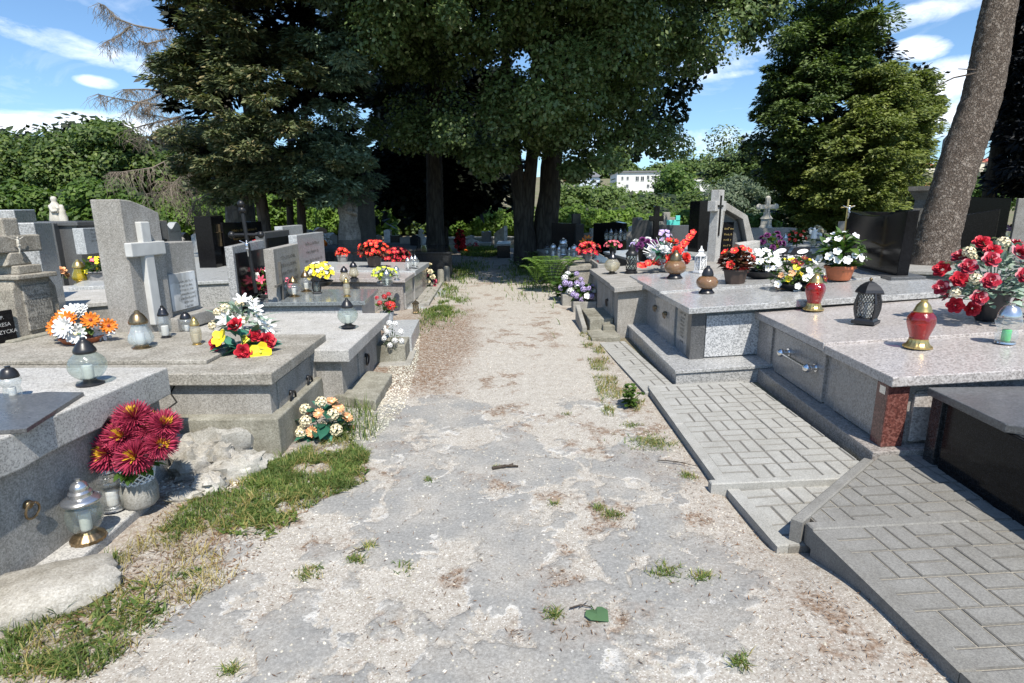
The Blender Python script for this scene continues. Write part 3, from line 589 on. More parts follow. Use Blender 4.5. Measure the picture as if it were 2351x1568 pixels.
for (px, py, w, d, h, lab) in [(1395, 770, .34, .3, .13, 'low concrete step block beside the paved strip of the grey granite tomb')]:
    c = at(px, py); T = root('concrete_block', c + Vector((.12, .12, 0)), lab, 'concrete block'); mb = MB(); mb.box((0, 0, h / 2 - .02), (w, d, h + .04), -.1); part('block', mb, 'concrete_mossy', T, world=False, bevel=.012)
# farther tombs on the right
def simple_tomb(A, B, zA, side, k, W, hgt, mat, label, slabmat=None, ov=.03, th=.05, z1=None):
    fr = Frame(at(*A, zA), at(*B, z1 if z1 is not None else zA), side, k); T = tomb('tomb', label, fr)
    mb = MB(); mb.fbox(fr, ov, W, ov, fr.L - ov, -hgt, -th); part('body', mb, mat, T, bevel=.004)
    mb = MB(); mb.fbox(fr, 0, W, 0, fr.L, -th, 0); part('slab', mb, slabmat or mat, T, bevel=.006); return fr, T
fr4, _ = simple_tomb((1303, 612), (1232, 573), .52, 1, .05, 1.0, .6, 'terrazzo_warm', 'low terrazzo tomb below the twin linden covered in small lanterns', th=.09)
fr5, _ = simple_tomb((1372, 607), (1338, 583), .62, 1, .05, .35, .7, 'terrazzo', 'narrow grey stone pedestal with a dark glazed plate on top', th=.07)
mb = MB(); mb.fbox(fr5, .04, .3, .1, fr5.L - .15, .002, .014); part('plate', mb, 'dark_granite', _)
simple_tomb((1470, 600), (1385, 577), .66, 1, .05, 2.0, .7, 'graphite_granite', 'dark grey tomb behind the low terrazzo one carrying purple and white flowers', 'blue_granite')
simple_tomb((1600, 585), (1530, 560), .66, 1, .05, 2.2, .7, 'graphite_granite', 'dark slab tomb just behind the black stele with a cross', 'blue_granite')
simple_tomb((1830, 578), (1765, 556), .7, 1, .03, 2.2, .8, 'dark_stone', 'grey flat tomb in front of the small white cross monument', 'blue_granite')
simple_tomb((2085, 622), (2060, 606), .66, 1, .02, 3.2, .7, 'graphite_granite', 'wide dark tomb surrounding the foot of the leaning pine', 'terrazzo_grey')
simple_tomb((2235, 640), (2215, 600), .62, 1, .02, 3.2, .7, 'dark_granite', 'black tomb in deep shade behind the red rose bouquet')
# ---------------------------------------------------------------- tombs to the left
f = Frame(at(0, 1010, .66), at(385, 843, .66), -1, .0); fL1 = f; L = f.L
T = tomb('tomb', 'nearest pale terrazzo tomb with dark polished plaque and rusty ring', f)
mb = MB(); mb.fbox(f, .05, 1.6, -1.6, L - .04, -.7, -.13); part('body', mb, 'terrazzo_grey', T, bevel=.006)
mb = MB(); n = 10; pts = [f(0, -1.7, -.15)]
for i in range(n + 1):
    v = -1.0 + (L - .55 + 1.0) * i / n; pts.append(f(0, v, -.15 + random.uniform(-.006, .01)))
pts += [f(0, L - .5, -.12), f(0, L - .42, -.17), f(0, L, -.16), f(0, L, 0), f(0, L - .3, .004), f(0, -1.7, 0)]
mb.prism(pts, f.U * 1.65); part('slab', mb, 'terrazzo_white', T, bevel=.008)
mb = MB(); ring(mb, f(.05, .1, -.33), -f.U, .034, .005); part('ring_handle', mb, 'bronze', T, smooth=True)
mb = MB(); ring(mb, f(.05, .62, -.34), -f.U, .036, .005); part('ring_handle', mb, 'rust_iron', T, smooth=True)
mb = MB(); mb.hexa([f(-.1, .03, -.75), f(.06, .03, -.75), f(-.06, .66, -.75), f(.06, .66, -.75), f(-.11, .03, -.605), f(.06, .03, -.605), f(-.07, .66, -.6), f(.06, .66, -.6)]); part('ledge', mb, 'terrazzo_white', T, bevel=.01)
T = root('plaque', at(60, 940, .66), 'dark polished stone plaque lying flat on nearest pale tomb', 'plaque')
mb = MB(); P = [at(192, 900, .682), at(60, 984, .682), at(0, 988, .682), at(-150, 985, .682), at(-60, 900, .682), at(60, 905, .682), at(105, 899, .682)]; mb.prism(P[::-1], (0, 0, -.018)); part('slab', mb, 'graphite_granite', T, bevel=.002)
MATS['graphite_granite'].node_tree.nodes['Principled BSDF'].inputs['Specular IOR Level'].default_value = .6
# cracked second tomb
f = Frame(at(622, 857, .54), at(748, 767, .54), -1, .012); fL2 = f; L = f.L
T = tomb('tomb', 'warm grey terrazzo tomb with cracked side and two black rings, bearing tall cross stele', f)
mb = MB(); mb.fbox(f, -.03, 2.3, -.04, .9, -.62, -.285); mb.fbox(f, -.04, .3, .9, L, -.62, -.2) if 0 else None; part('plinth', mb, 'concrete_mossy', T, bevel=.01)
mb = MB(); mb.fbox(f, .04, 2.25, .05, L - .04, -.6, -.08); part('body', mb, 'terrazzo', T, bevel=.006)
mb = MB(); mb.fbox(f, .028, .05, .16, .78, -.5, -.1); mb.fbox(f, .02, .05, .86, L - .06, -.5, -.1); part('front_panel', mb, 'terrazzo_grey', T, bevel=.004)
mb = MB(); mb.fbox(f, 0, 2.35, 0, L, -.08, 0); mb.fbox(f, .03, .04, .3, .9, -.05, -.04) if 0 else None; part('slab', mb, 'terrazzo_warm', T, bevel=.008)
mb = MB(); mb.fbox(f, .5, 2.3, .22, L - .02, 0, .028); part('top_plate', mb, 'terrazzo_warm', T, bevel=.006)
for v in (.35, .72):
    mb = MB(); ring(mb, f(.03, v, -.24), -f.U, .05, .008); part('ring_handle', mb, 'black_iron', T, smooth=True)
mb = MB()                                       # crack running down the near side
cr = [(.62, -.08), (.66, -.14), (.63, -.2), (.7, -.25), (.66, -.29)]
for (a, b_), (c, d) in zip(cr, cr[1:]): mb.add([f(a - .006, .047, b_), f(a + .006, .047, b_), f(c + .006, .047, d), f(c - .006, .047, d)], [[0, 1, 2, 3]])
cr = [(.66, -.285), (.7, -.36), (.5, -.42), (.3, -.5), (.15, -.58)]
for (a, b_), (c, d) in zip(cr, cr[1:]): mb.add([f(a - .006, -.043, b_), f(a + .006, -.043, b_), f(c + .006, -.043, d), f(c - .006, -.043, d)], [[0, 1, 2, 3]])
part('crack', mb, 'crack', T)
mb = MB(); mb.hexa([f(-.08, .93, -.6), f(.03, .93, -.6), f(-.05, L + .02, -.6), f(.03, L + .02, -.6), f(-.06, .94, -.23), f(.03, .94, -.2), f(-.04, L, -.2), f(.03, L, -.17)]); part('kerb_block', mb, 'concrete', T, bevel=.012)
# third tomb, plain
f = Frame(at(800, 803, .48), at(892, 710, .52), -1, .01); fL3 = f; L = f.L
T = tomb('tomb', 'plain speckled terrazzo tomb with wide flat slab and broken concrete step', f)
mb = MB(); mb.fbox(f, .08, 2.2, .06, L - .05, -.62, -.1); part('body', mb, 'terrazzo', T, bevel=.006)
mb = MB(); mb.fbox(f, .065, .1, .55, 1.1, -.5, -.11); part('front_panel', mb, 'terrazzo_grey', T, bevel=.004)
mb = MB(); ring(mb, f(.065, .78, -.24), -f.U, .05, .008); part('ring_handle', mb, 'black_iron', T, smooth=True)
mb = MB(); mb.fbox(f, 0, 2.3, 0, L, -.1, 0); part('slab', mb, 'terrazzo_white', T, bevel=.008)
mb = MB(); q = [at(762, 905, .1), at(862, 920, .1), at(900, 857, .1), at(845, 850, .1), at(800, 888, .1)]; mb.prism(q, (0, 0, -.09)); part('step', mb, 'concrete_mossy', T, bevel=.012)
# fourth: dark polished top
f = Frame(at(838, 692, .46), at(866, 665, .46), -1, .01); fL4 = f; L = f.L
T = tomb('tomb', 'blue grey polished tomb with dark reflective slab beyond plain terrazzo one', f)
mb = MB(); mb.fbox(f, .05, 1.55, .05, L, -.55, -.05); part('body', mb, 'blue_granite', T, bevel=.004)
mb = MB(); mb.fbox(f, 0, 1.6, 0, L + .1, -.05, 0); part('slab', mb, 'green_granite', T, bevel=.006)
# fifth: stepped light tomb
f = Frame(at(930, 640, .52), at(984, 602, .55), -1, .015); fL5 = f; L = f.L
T = tomb('tomb', 'long stepped light granite tomb reaching towards the single linden trunk', f)
mb = MB(); mb.fbox(f, .05, 2.5, .05, L, -.6, -.06); part('body', mb, 'pink_granite_side', T, bevel=.004)
mb = MB(); mb.fbox(f, .025, .06, .12, .8, -.5, -.07); part('front_panel', mb, 'smooth_panel', T, bevel=.003)
mb = MB(); mb.fbox(f, .02, .06, 1.0, 1.9, -.5, -.07); part('front_panel', mb, 'smooth_panel', T, bevel=.003)
mb = MB(); mb.fbox(f, 0, 2.5, 0, .95, -.06, 0); part('slab', mb, 'pink_granite', T, bevel=.005)
mb = MB(); mb.fbox(f, -.01, 2.5, .95, L, -.055, .03); part('slab', mb, 'blue_granite', T, bevel=.005)
mb = MB(); mb.fbox(f, -.4, .06, .2, L, -.7, -.5); part('plinth', mb, 'blue_granite', T, bevel=.006)
# stone flower trough and blocks by the path
T = root('stone_planter', at(925, 810, 0), 'chipped concrete flower trough tilted in front of third left tomb', 'planter')
f = Frame(at(930, 792, .2), at(958, 735, .2), -1, 0); mb = MB(); mb.fbox(f, 0, .3, .0, .42, -.2, -.0); part('trough', mb, 'concrete_mossy', T, bevel=.01)
mb = MB(); mb.fbox(f, -.02, .3, .42, f.L + .05, -.2, .0); part('trough', mb, 'blue_granite', T, bevel=.006)
mb = MB(); mb.fbox(f, -.06, .26, -.15, .5, -.26, -.17); part('footing', mb, 'concrete', T, bevel=.01)
for (px, py, pt, lab) in [(1012, 650, 618, 'shorter weathered concrete bollard leaning by the path'), (1026, 642, 611, 'taller weathered concrete bollard next to the short one')]:
    c = at(px, py, .02); h = (py - pt) * mpp(c); T = root('concrete_bollard', c, lab, 'bollard', 'concrete bollards by the path')
    mb = MB(); w = h * .5; mb.lathe([(w / 2, -.05), (w / 2, h * .82), (w * .42, h * .95), (w * .3, h), (0, h)], n=8); part('post', mb, 'concrete_mossy', T, world=False, smooth=30)
T = root('stone_kerb', at(985, 660, .02), 'narrow brick strip with pale kerb beside long stepped tomb', 'kerb')
f = Frame(at(985, 702, .03), at(1020, 645, .03), -1, 0); mb = MB(); mb.fbox(f, 0, .06, 0, f.L, -.1, .04); mb.fbox(f, .06, .3, 0, .06, -.1, .04); part('edging', mb, 'concrete', T, bevel=.005)
mb = MB()
for i in range(12):
    for j in range(2): mb.fbox(f, .065 + .11 * j, .17 + .11 * j, .07 + i * .2, .26 + i * .2, -.08, .012 + random.uniform(-.004, .004))
part('bricks', mb, 'concrete', T, bevel=.004)
# rubble between the first two left tombs and fallen slabs
def rock(name, label, c, r, rz=0, mat='broken_rock', flat=.6, group=None, seed=1, n=26, amp=1):
    random.seed(seed); T = root(name, c, label, 'rock', group, rz); mb = MB(); pts = []
    import mathutils
    bm_v = []; k = 18
    for j in range(k + 1):
        th = math.pi * j / k
        for i in range(n):
            a = 2 * math.pi * i / n; d = Vector((math.sin(th) * math.cos(a), math.sin(th) * math.sin(a), math.cos(th)))
            q = 1 / max(abs(d.x) ** 3 + abs(d.y) ** 3 + abs(d.z) ** 3, .25) ** (1 / 3); q *= 1 + amp * .16 * mathutils.noise.noise(d * 11 + Vector((0, seed, 1))) + amp * .34 * mathutils.noise.noise(d * 2.3 + Vector((seed * 3.1, seed, 0))) + amp * .2 * mathutils.noise.noise(d * 5 + Vector((seed, 0, 0)))
            bm_v.append((d.x * r[0] * q, d.y * r[1] * q, d.z * r[2] * q))
    mb.add(bm_v, [[j * n + i, (j + 1) * n + i, (j + 1) * n + (i + 1) % n, j * n + (i + 1) % n] for j in range(k) for i in range(n)])
    part('stone', mb, mat, T, smooth=40, world=False); random.seed(seed + 100); return T
import mathutils
for i, (px, py, z, r, rz, mat, lab) in enumerate([
    (520, 1020, .14, (.2, .15, .15), .2, 'concrete', 'large broken concrete lump under the cracked tomb'),
    (445, 1070, .1, (.12, .1, .11), .9, 'broken_rock', 'rough brownish rock left of the white rubble pieces'),
    (548, 1078, .09, (.15, .065, .08), .6, 'rubble', 'bright white tilted rubble slab beside the grass'),
    (482, 1115, .06, (.085, .075, .07), 0, 'rubble', 'small rounded white rubble stone below the tilted slab'),
    (425, 1140, .04, (.09, .05, .04), .5, 'broken_rock', 'flat grey stone lying at the grass edge near flower pot'),
    (500, 1055, .1, (.1, .1, .1), 1.1, 'broken_rock', 'angular rock wedged between tomb plinth and white slab'),
    (395, 1050, .12, (.14, .13, .13), .3, 'broken_rock', 'dark rock right behind the chrysanthemum pot'),
    (590, 1060, .03, (.1, .06, .04), .3, 'concrete', 'thin concrete shard at the foot of the plinth')]):
    c = at(px, py, z * .5); c.z = z * .45; rock('rock', lab, c, r, rz, mat, group='rubble stones', seed=31 + i)
rock('rock', 'big flat concrete slab fragment in the lower left corner', at(20, 1395, .03), (.36, .17, .09), .62, 'broken_rock', seed=52, n=40, amp=.3, group='rubble stones')
rock('rock', 'upright grey stone chunk cut off by left picture edge', at(-10, 1290, .1), (.1, .07, .12), .3, 'terrazzo_grey', seed=53, group='rubble stones')

# ---------------------------------------------------------------- steles on the left
Zu = Vector((0, 0, 1))
f = Frame(at(322, 768, .57), at(478, 722, .57), -1, .0); L = f.L; vb = L * .46
T = root('cross_stele', f(.2, L / 2, 0), 'tall grey granite stele with pale raised cross and marble tablet', 'gravestone', 'headstones')
def zt(px, py, v, u=0): return hz(px, py, f(u, v, 0).y) - .57
mb = MB(); z0 = zt(279, 457, 0); z1 = zt(342, 488, vb)
pr = [f(0, 0, -.02), f(0, vb, -.02), f(0, vb, z1), f(0, vb * .85, z1 + .02), f(0, vb * .6, z1 + (z0 - z1) * .55), f(0, vb * .3, z1 + (z0 - z1) * .9), f(0, 0, z0)]
mb.prism(pr[::-1], f.U * .24); part('tall_block', mb, 'terrazzo', T, bevel=.008)
zw = zt(448, 553, L, .07); mb = MB(); mb.prism([f(.06, vb, -.02), f(.06, vb, zw + .0), f(.06, L, zw), f(.06, L, -.02)], f.U * .2); part('low_block', mb, 'terrazzo_grey', T, bevel=.008)
mb = MB(); mb.fbox(f, -.06, .35, vb * .9, L + .1, -.06, .06); part('base', mb, 'terrazzo_grey', T, bevel=.008)
ca = vb * .43; zc = zt(328, 571, ca); mb = MB(); w = .062
mb.fbox(f, -.045, .01, ca - w * .85, ca + w * .85, .05, zt(318, 509, ca)); cr_ = part('cross', mb, 'pale_concrete', T, bevel=.008)
mb = MB(); mb.fbox(f, -.05, .01, ca - .2, ca + .2, zc - .055, zc + .055); part('arm', mb, 'pale_concrete', cr_, bevel=.008)
mb = MB(); v0, v1 = vb + .06, L - .07; za, zb = .1, .43; mb.fbox(f, .035, .07, v0, v1, za, zb); tb = part('tablet', mb, 'white_marble', T, bevel=.003)
mb = MB()
for i in range(7): scribble(mb, f(.035, (v0 + v1) / 2 + .04, zb - .09 - i * .038), f.V, Zu, -f.U, .2 if i < 5 else .12, .021)
part('lettering', mb, 'engraving', tb)
# crucifix gravestone with the family tablet
f = Frame(at(46, 786, .57), at(150, 762, .57), -1, .0); L = f.L
T = root('crucifix_gravestone', f(.15, L / 2, 0), 'weathered stone gravestone with crucified Christ above carved family tablet', 'gravestone', 'headstones')
def zq(px, py, v, u=0): return hz(px, py, f(u, v, 0).y) - .57
zt_ = zq(34, 640, 0)
mb = MB(); mb.prism([f(0, 0, 0), f(0, L, 0), f(0, L * .98, zt_ * .8), f(0, L * .86, zt_ * .98), f(0, L * .14, zt_ * .98), f(0, .02, zt_ * .8)][::-1], f.U * .22); part('body', mb, 'old_stone', T, bevel=.01)
mb = MB(); mb.fbox(f, -.06, .3, .03, L - .03, zt_ * .97, zt_ * .97 + .035); mb.fbox(f, .0, .22, .1, L - .1, zt_ * .97 + .035, zt_ * .97 + .1); part('cornice', mb, 'old_stone', T, bevel=.008)
mb = MB(); mb.fbox(f, -.08, .4, -.12, L + .2, -.05, .04); part('base', mb, 'concrete_mossy', T, bevel=.01)
mb = MB(); mb.fbox(f, -.015, .02, .09, L - .08, .07, zt_ * .86); tb = part('tablet', mb, 'terrazzo_warm', T, bevel=.004)
mb = MB(); zl = zt_ * .86 - .035
for t, s in [('Ś.P.', .03), ('GENOWEFA', .033), ('KOSZYCKA', .047), ('ŻYŁA LAT 72', .034), ('ZM. 2 IV 1989', .034), ('JAN', .034), ('KOSZYCKI', .047), ('ŻYŁ LAT 83', .034), ('ZM. 10 XI 1985', .034)]:
    zl -= s * .92; write(mb, t, s * 1.0, f(-.015, L / 2, zl), f.V, Zu, -f.U, thick=.002)
scribble(mb, f(-.015, L / 2, zl - .03), f.V, Zu, -f.U, .24, .018); part('lettering', mb, 'engraving', tb)
zc0 = zt_ * .97 + .1; zc1 = zq(20, 500, L / 2); vc = L * .42; zr = zq(20, 560, vc)
mb = MB(); mb.prism([f(.05, vc - .11, zc0), f(.05, vc + .11, zc0), f(.05, vc + .06, zc0 + .1), f(.05, vc - .06, zc0 + .1)][::-1], f.U * .12); mb.fbox(f, .06, .16, vc - .065, vc + .065, zc0 + .1, zc1); mb.fbox(f, .055, .165, vc - .22, vc + .22, zr - .065, zr + .065); part('cross', mb, 'old_stone', T, bevel=.012)
def christ(mb, O, X, N, h, m=0):                # small figure: head, trunk, arms, legs on a cross; O at the feet
    P = lambda x, y, z: O + X * (x * h) + N * (y * h) + Zu * (z * h)
    mb.tube([P(0, .05, 0), P(.02, .09, .22), P(0, .07, .42), P(0, .08, .55), P(0, .09, .74), P(0, .07, .82)], [.03 * h, .045 * h, .065 * h, .075 * h, .085 * h, .035 * h], 8, m)
    mb.blob(P(.015, .1, .88), (.055 * h, .055 * h, .07 * h), 10, 8, m)
    for s in (-1, 1): mb.tube([P(s * .07, .08, .78), P(s * .24, .05, .84), P(s * .43, .03, .93)], [.035 * h, .026 * h, .018 * h], 6, m)
    mb.tube([P(-.06, .1, .47), P(.07, .1, .44)], .075 * h, 8, m)
mb = MB(); christ(mb, f(.04, vc, zc0 + .09), f.V, -f.U, zr - zc0 - .03); part('figure', mb, 'pale_stone', T, smooth=60)
T = root('plaque', at(15, 790, .57), 'small black memorial plaque with white letters leaning on crucifix gravestone', 'plaque')
fp = Frame(at(-40, 806, .57), at(43, 788, .57), -1, 0); mb = MB(); mb.fbox(fp, 0, .03, 0, fp.L, 0, .26); part('plate', mb, 'black_granite', T, bevel=.003)
mb = MB()
for t, s, z in [('Ś.P.', .035, .2), ('TERESA', .04, .145), ('KOSZYCKA', .04, .09)]: write(mb, t, s, fp(0, fp.L * .62, z), fp.V, Zu, -fp.U)
part('lettering', mb, 'engraving_light', T)
# ---------------------------------------------------------------- headstones further off
def stone(label, a, YA, b, YB, mat, th=.12, zb=None, shape='flat', lines=0, ink='engraving', side=-1, base=None, cross=None, cat='headstone', name='headstone', frame=None, group='headstones'):
    A = atY(a[0], a[1], YA); B = atY(b[0], b[1], YB); zA, zB = A.z, B.z; z0 = gz(A.x, A.y) if zb is None else zb
    f = Frame((A.x, A.y, 0), (B.x, B.y, 0), side, 0); L = f.L; T = root(name, f(th / 2, L / 2, z0), label, cat, group)
    P = lambda v, z: f(0, v, z); dz = zA - z0
    if shape == 'flat': top = [(L, zB), (0, zA)]
    elif shape == 'arch': top = [(L * (1 - i / 8), zA + (zB - zA) * (1 - i / 8) + .18 * L * math.sin(math.pi * i / 8)) for i in range(9)]
    elif shape == 'wave': top = [(L * (1 - i / 8), zA + (zB - zA) * (1 - i / 8) + .09 * L * math.sin(2 * math.pi * i / 8)) for i in range(9)]
    elif shape == 'peak': top = [(L, zB - .25 * L), (L * .5, max(zA, zB)), (0, zA - .25 * L)]
    elif shape == 'notch': top = [(L, zB), (L * .35, zB), (L * .33, zA), (0, zA)]
    elif shape == 'clip': top = [(L, zB), (L * .75, zA * .5 + zB * .5 + .04), (L * .2, zA), (0, zA)]
    else: top = [(L, zB), (0, zA)]
    mb = MB(); poly = [P(0, z0 - .05), P(L, z0 - .05)] + [P(v, z) for v, z in top]; mb.prism(poly if side < 0 and 0 else poly[::-1], f.U * th); part('tablet', mb, mat, T, bevel=min(.008, th * .08))
    if base: mb = MB(); mb.fbox(f, -.12, th + .12, -.1, L + .1, z0 - .08, z0 + base); part('base', mb, mat, T, bevel=.006)
    if frame: mb = MB(); mb.fbox(f, -.025, .0, .05 * L, .95 * L, z0 + .1 * dz, z0 + .93 * dz); part('panel', mb, frame, T, bevel=.004)
    if lines:
        mb = MB(); s = min(.05, dz * .55 / lines * .6); X = f.V if side < 0 else -f.V; o = -.028 if frame else -.001
        for i in range(lines): scribble(mb, f(o, L * .52, z0 + dz * (.86 - .62 * i / lines)), X, Zu, -f.U, L * random.uniform(.45, .72), s)
        part('lettering', mb, ink, T)
    if cross:
        mat2, cw, pos, z1, z2 = cross; mb = MB(); v = L * pos; za, zb_ = z0 + dz * z1, z0 + dz * z2; arm = (zb_ - za) * .28
        mb.fbox(f, -.035, .0, v - cw / 2, v + cw / 2, za, zb_); mb.fbox(f, -.032, .0, v - arm, v + arm, zb_ - arm * 1.3 - cw / 2, zb_ - arm * 1.3 + cw / 2); part('cross', mb, mat2, T)
    return T, f
# left rows
stone('tall grey granite pillar stone behind the crucifix gravestone', (32, 482), 6.2, (80, 481), 6.9, 'grey_granite', .3)
stone('broad bluish granite slab stone leaning out beside the crucifix gravestone', (78, 511), 5.6, (118, 511), 6.2, 'grey_granite', .3)
stone('dark grey headstone under the white mother and child statue', (122, 512), 10.2, (182, 516), 11.0, 'graphite_granite', .2, lines=0)
stone('pale blue granite headstone left of the tall cross stele', (190, 524), 9.6, (256, 522), 10.6, 'blue_granite', .16, zb=hz(210, 577, 9.6), lines=4, ink='engraving')
stone('grey upright stone with black crucifix behind tall cross stele', (353, 505), 11.5, (383, 507), 12.2, 'terrazzo', .25, cross=('black_iron', .05, .3, .25, .95))
stone('pale low double headstone shaped like open book', (384, 516), 12.5, (414, 519), 13.4, 'blue_granite', .15, shape='wave', lines=2)
stone('white panel headstone with thin engraved cross', (466, 508), 11.2, (482, 510), 11.9, 'white_marble', .1, cross=('engraving', .02, .5, .3, .9))
stone('black wall headstone with raised cross block and small lettering', (483, 497), 10.6, (512, 494), 11.2, 'black_granite', .3, cross=('bronze', .018, .5, .62, .9))
stone('wide black family headstone covered in small gold lines', (510, 511), 11.0, (600, 508), 13.2, 'black_granite', .25, lines=5, ink='engraving_gold')
stone('black headstone in pale frame reflecting flowers', (533, 566), 6.6, (606, 550), 7.7, 'grey_granite', .09, lines=0, frame='black_granite')
stone('dark grey headstone behind the black framed one', (607, 534), 8.6, (664, 527), 9.8, 'graphite_granite', .14, lines=0, frame='black_granite')
stone('dim black headstone below the dark conifer trunk', (652, 520), 10.8, (672, 520), 11.6, 'black_granite', .16)
stone('pale grey headstone with small cross behind inscription plates', (648, 520), 10.0, (694, 516), 11.0, 'blue_granite', .14, cross=('engraving', .03, .5, .4, .85))
stone('warm grey inscription plate with engraved cross on its left', (627, 572), 6.9, (684, 559), 8.0, 'terrazzo', .12, lines=7, cross=('engraving', .025, .12, .15, .85))
stone('cool grey inscription plate with five lines of lettering', (681, 540), 8.2, (742, 532), 9.6, 'blue_granite', .12, lines=6)
simple_tomb((600, 640), (560, 575), .55, -1, .01, 2.4, .6, 'grey_granite', 'long grey slab tomb behind the tall cross stele', 'blue_granite')
simple_tomb((285, 690), (255, 650), .52, -1, .01, 1.6, .55, 'terrazzo', 'stepped terrazzo tomb carrying the yellow lantern', 'terrazzo_white')
simple_tomb((255, 600), (225, 582), .62, -1, .0, 2.5, .7, 'black_granite', 'black tomb with pale edge below the blue granite headstone', 'blue_granite')
simple_tomb((420, 560), (400, 548), .62, -1, .0, 2.5, .7, 'graphite_granite', 'low grey tomb in front of the open book headstone')
simple_tomb((730, 575), (720, 560), .7, -1, .0, 2.4, .7, 'dark_granite', 'black tomb behind grey inscription plate bearing many small lanterns', 'blue_granite')
simple_tomb((975, 572), (960, 556), .6, -1, .0, 3.0, .7, 'dark_stone', 'low dark tomb in the shade left of the single linden', 'dark_stone')
simple_tomb((1040, 578), (1030, 562), .62, -1, .0, .9, .7, 'dark_granite', 'black tomb with light pillars just right of the single linden trunk')
# iron crucifix before the black framed stone
A = atY(588, 672, 6.35); hgt = hz(566, 468, A.y) - A.z; T = root('iron_crucifix', A, 'slender black iron crucifix with silver Christ figure', 'crucifix')
mb = MB(); tp = Vector((-.06, 0, hgt)); mb.tube([(0, 0, 0), tp], .022, 8); mb.tube([tp * .66 + Vector((-.13, 0, 0)), tp * .66 + Vector((.15, 0, .0))], .018, 8)
for p in (tp, tp * .66 + Vector((-.16, 0, 0)), tp * .66 + Vector((.16, 0, 0)), tp * .93): mb.blob(p, .04, 8, 6)
part('cross', mb, 'black_iron', T, smooth=50, world=False)
mb = MB(); christ(mb, tp * .42 + Vector((0, -.03, 0)), Vector((1, 0, 0)), Vector((0, -1, 0)), hgt * .19); part('figure', mb, 'silver', T, smooth=60, world=False)
# mother and child statue
c = atY(138, 510, 10.6); h = (510 - 455) * mpp(c); T = root('statue', c, 'white statue of a veiled mother holding a child, on grey pedestal', 'statue')
mb = MB(); mb.lathe([(.30, 0), (.32, .1), (.27, .3), (.24, .45), (.25, .56), (.2, .68), (.13, .75), (.11, .8), (.13, .86), (.13, .93), (.08, .985), (0, 1)], (-.12, 0, 0), 12)
mb.lathe([(.2, 0), (.2, .2), (.14, .36), (.15, .46), (.1, .52), (.11, .6), (.06, .67), (0, .68)], (.25, -.08, 0), 10); mb.tube([(-.25, -.15, .62), (-.05, -.3, .42), (.18, -.26, .45)], [.08, .07, .05], 8); mb.tube([(.05, -.1, .6), (.2, -.25, .5)], [.07, .05], 8)
o = part('figure', mb, 'pale_stone', T, smooth=60, world=False); o.scale = (h * .85, h * .85, h * 1.05)
mb = MB(); mb.box((.05, 0, -c.z / 2), (.85, .5, c.z + .04)); mb.box((.05, 0, -.03), (.95, .58, .07)); part('pedestal', mb, 'graphite_granite', T, world=False, bevel=.01)
# saint on the rocky pedestal under the conifers
c = atY(806, 590, 14.3); c.z = .0; hh = hz(800, 440, 14.3); T = root('statue', c, 'weathered stone saint statue standing on a rough dark pedestal in tree shade', 'statue')
mb = MB(); mb.lathe([(.5, 0), (.48, .35), (.36, .55), (.4, .62), (.3, .7), (.28, .9)], (0, 0, 0), 10); part('pedestal', mb, 'dark_stone', T, smooth=30, world=False)
k = hh - .85; mb = MB(); mb.lathe([(.26, .8), (.25, .85 + .2 * k), (.2, .85 + .45 * k), (.23, .85 + .62 * k), (.2, .85 + .78 * k), (.09, .85 + .83 * k), (.1, .85 + .9 * k), (.08, .85 + .98 * k), (0, .85 + k)], (0, 0, 0), 12, rib=.1, nrib=5)
mb.tube([(.2, -.05, .85 + .72 * k), (.24, -.2, .85 + .55 * k), (.05, -.26, .85 + .62 * k)], [.07, .06, .04], 8); part('figure', mb, 'grey_statue', T, smooth=60, world=False)
stone('large dark monument slab behind the weathered saint statue', (812, 405), 16.6, (856, 408), 17.4, 'dark_stone', .6, cat='monument', name='monument', base=.6)
# right rows
stone('long black headstone right of the twin linden trunks', (1270, 511), 15.4, (1330, 513), 15.2, 'black_granite', .2, side=1, lines=0, group='headstones')
stone('narrow black post stone standing right after the long black headstone', (1330, 490), 15.3, (1341, 514), 15.1, 'dark_granite', .25, shape='notch', side=1)
stone('wide black headstone with sloping shoulders and glass lanterns before it', (1372, 512), 17.2, (1440, 512), 16.6, 'black_granite', .25, shape='clip', side=1, base=.3)
stone('dark grey headstone with bright vertical edge left of the black cross', (1462, 499), 15.2, (1502, 505), 14.8, 'graphite_granite', .2, shape='notch', side=1)
stone('flat grey headstone below the turquoise ornament', (1512, 516), 15.0, (1592, 517), 14.6, 'graphite_granite', .2, side=1)
stone('slim black stele with cross shaped head left of granite cross', (1608, 462), 11.6, (1632, 461), 11.2, 'black_granite', .22, side=1, cross=('black_granite', .3, .5, .5, .98))
def cross_stone(label, px, pt, pb, Y, w, mat, zb=None, arm=.62, th=.14, h_at=.68, name='stone_cross'):
    c = atY(px, pt, Y); z1 = c.z; z0 = gz(c.x, Y) if zb is None else zb; c.z = z0; T = root(name, c, label, 'cross', 'stone crosses'); h = z1 - z0; mb = MB()
    mb.box((0, 0, h / 2), (w, th, h)); mb.box((0, -.004, h * h_at), (h * arm * .5, th - .01, w)); part('cross', mb, mat, T, world=False, bevel=.01)
    mb = MB(); mb.box((0, 0, .04), (w * 3, w * 2.6, .14)); part('base', mb, mat, T, world=False, bevel=.01); return T
cross_stone('black cross rising above the grey headstones', 1508, 473, 560, 14.4, .13, 'black_granite', arm=.45, h_at=.8)
cross_stone('grey stone cross beside turquoise ornament', 1530, 487, 530, 16.5, .2, 'terrazzo', arm=.9, h_at=.82)
cross_stone('thin white cross far behind single linden trunk', 965, 528, 560, 24, .14, 'white_marble', arm=.8, h_at=.7)
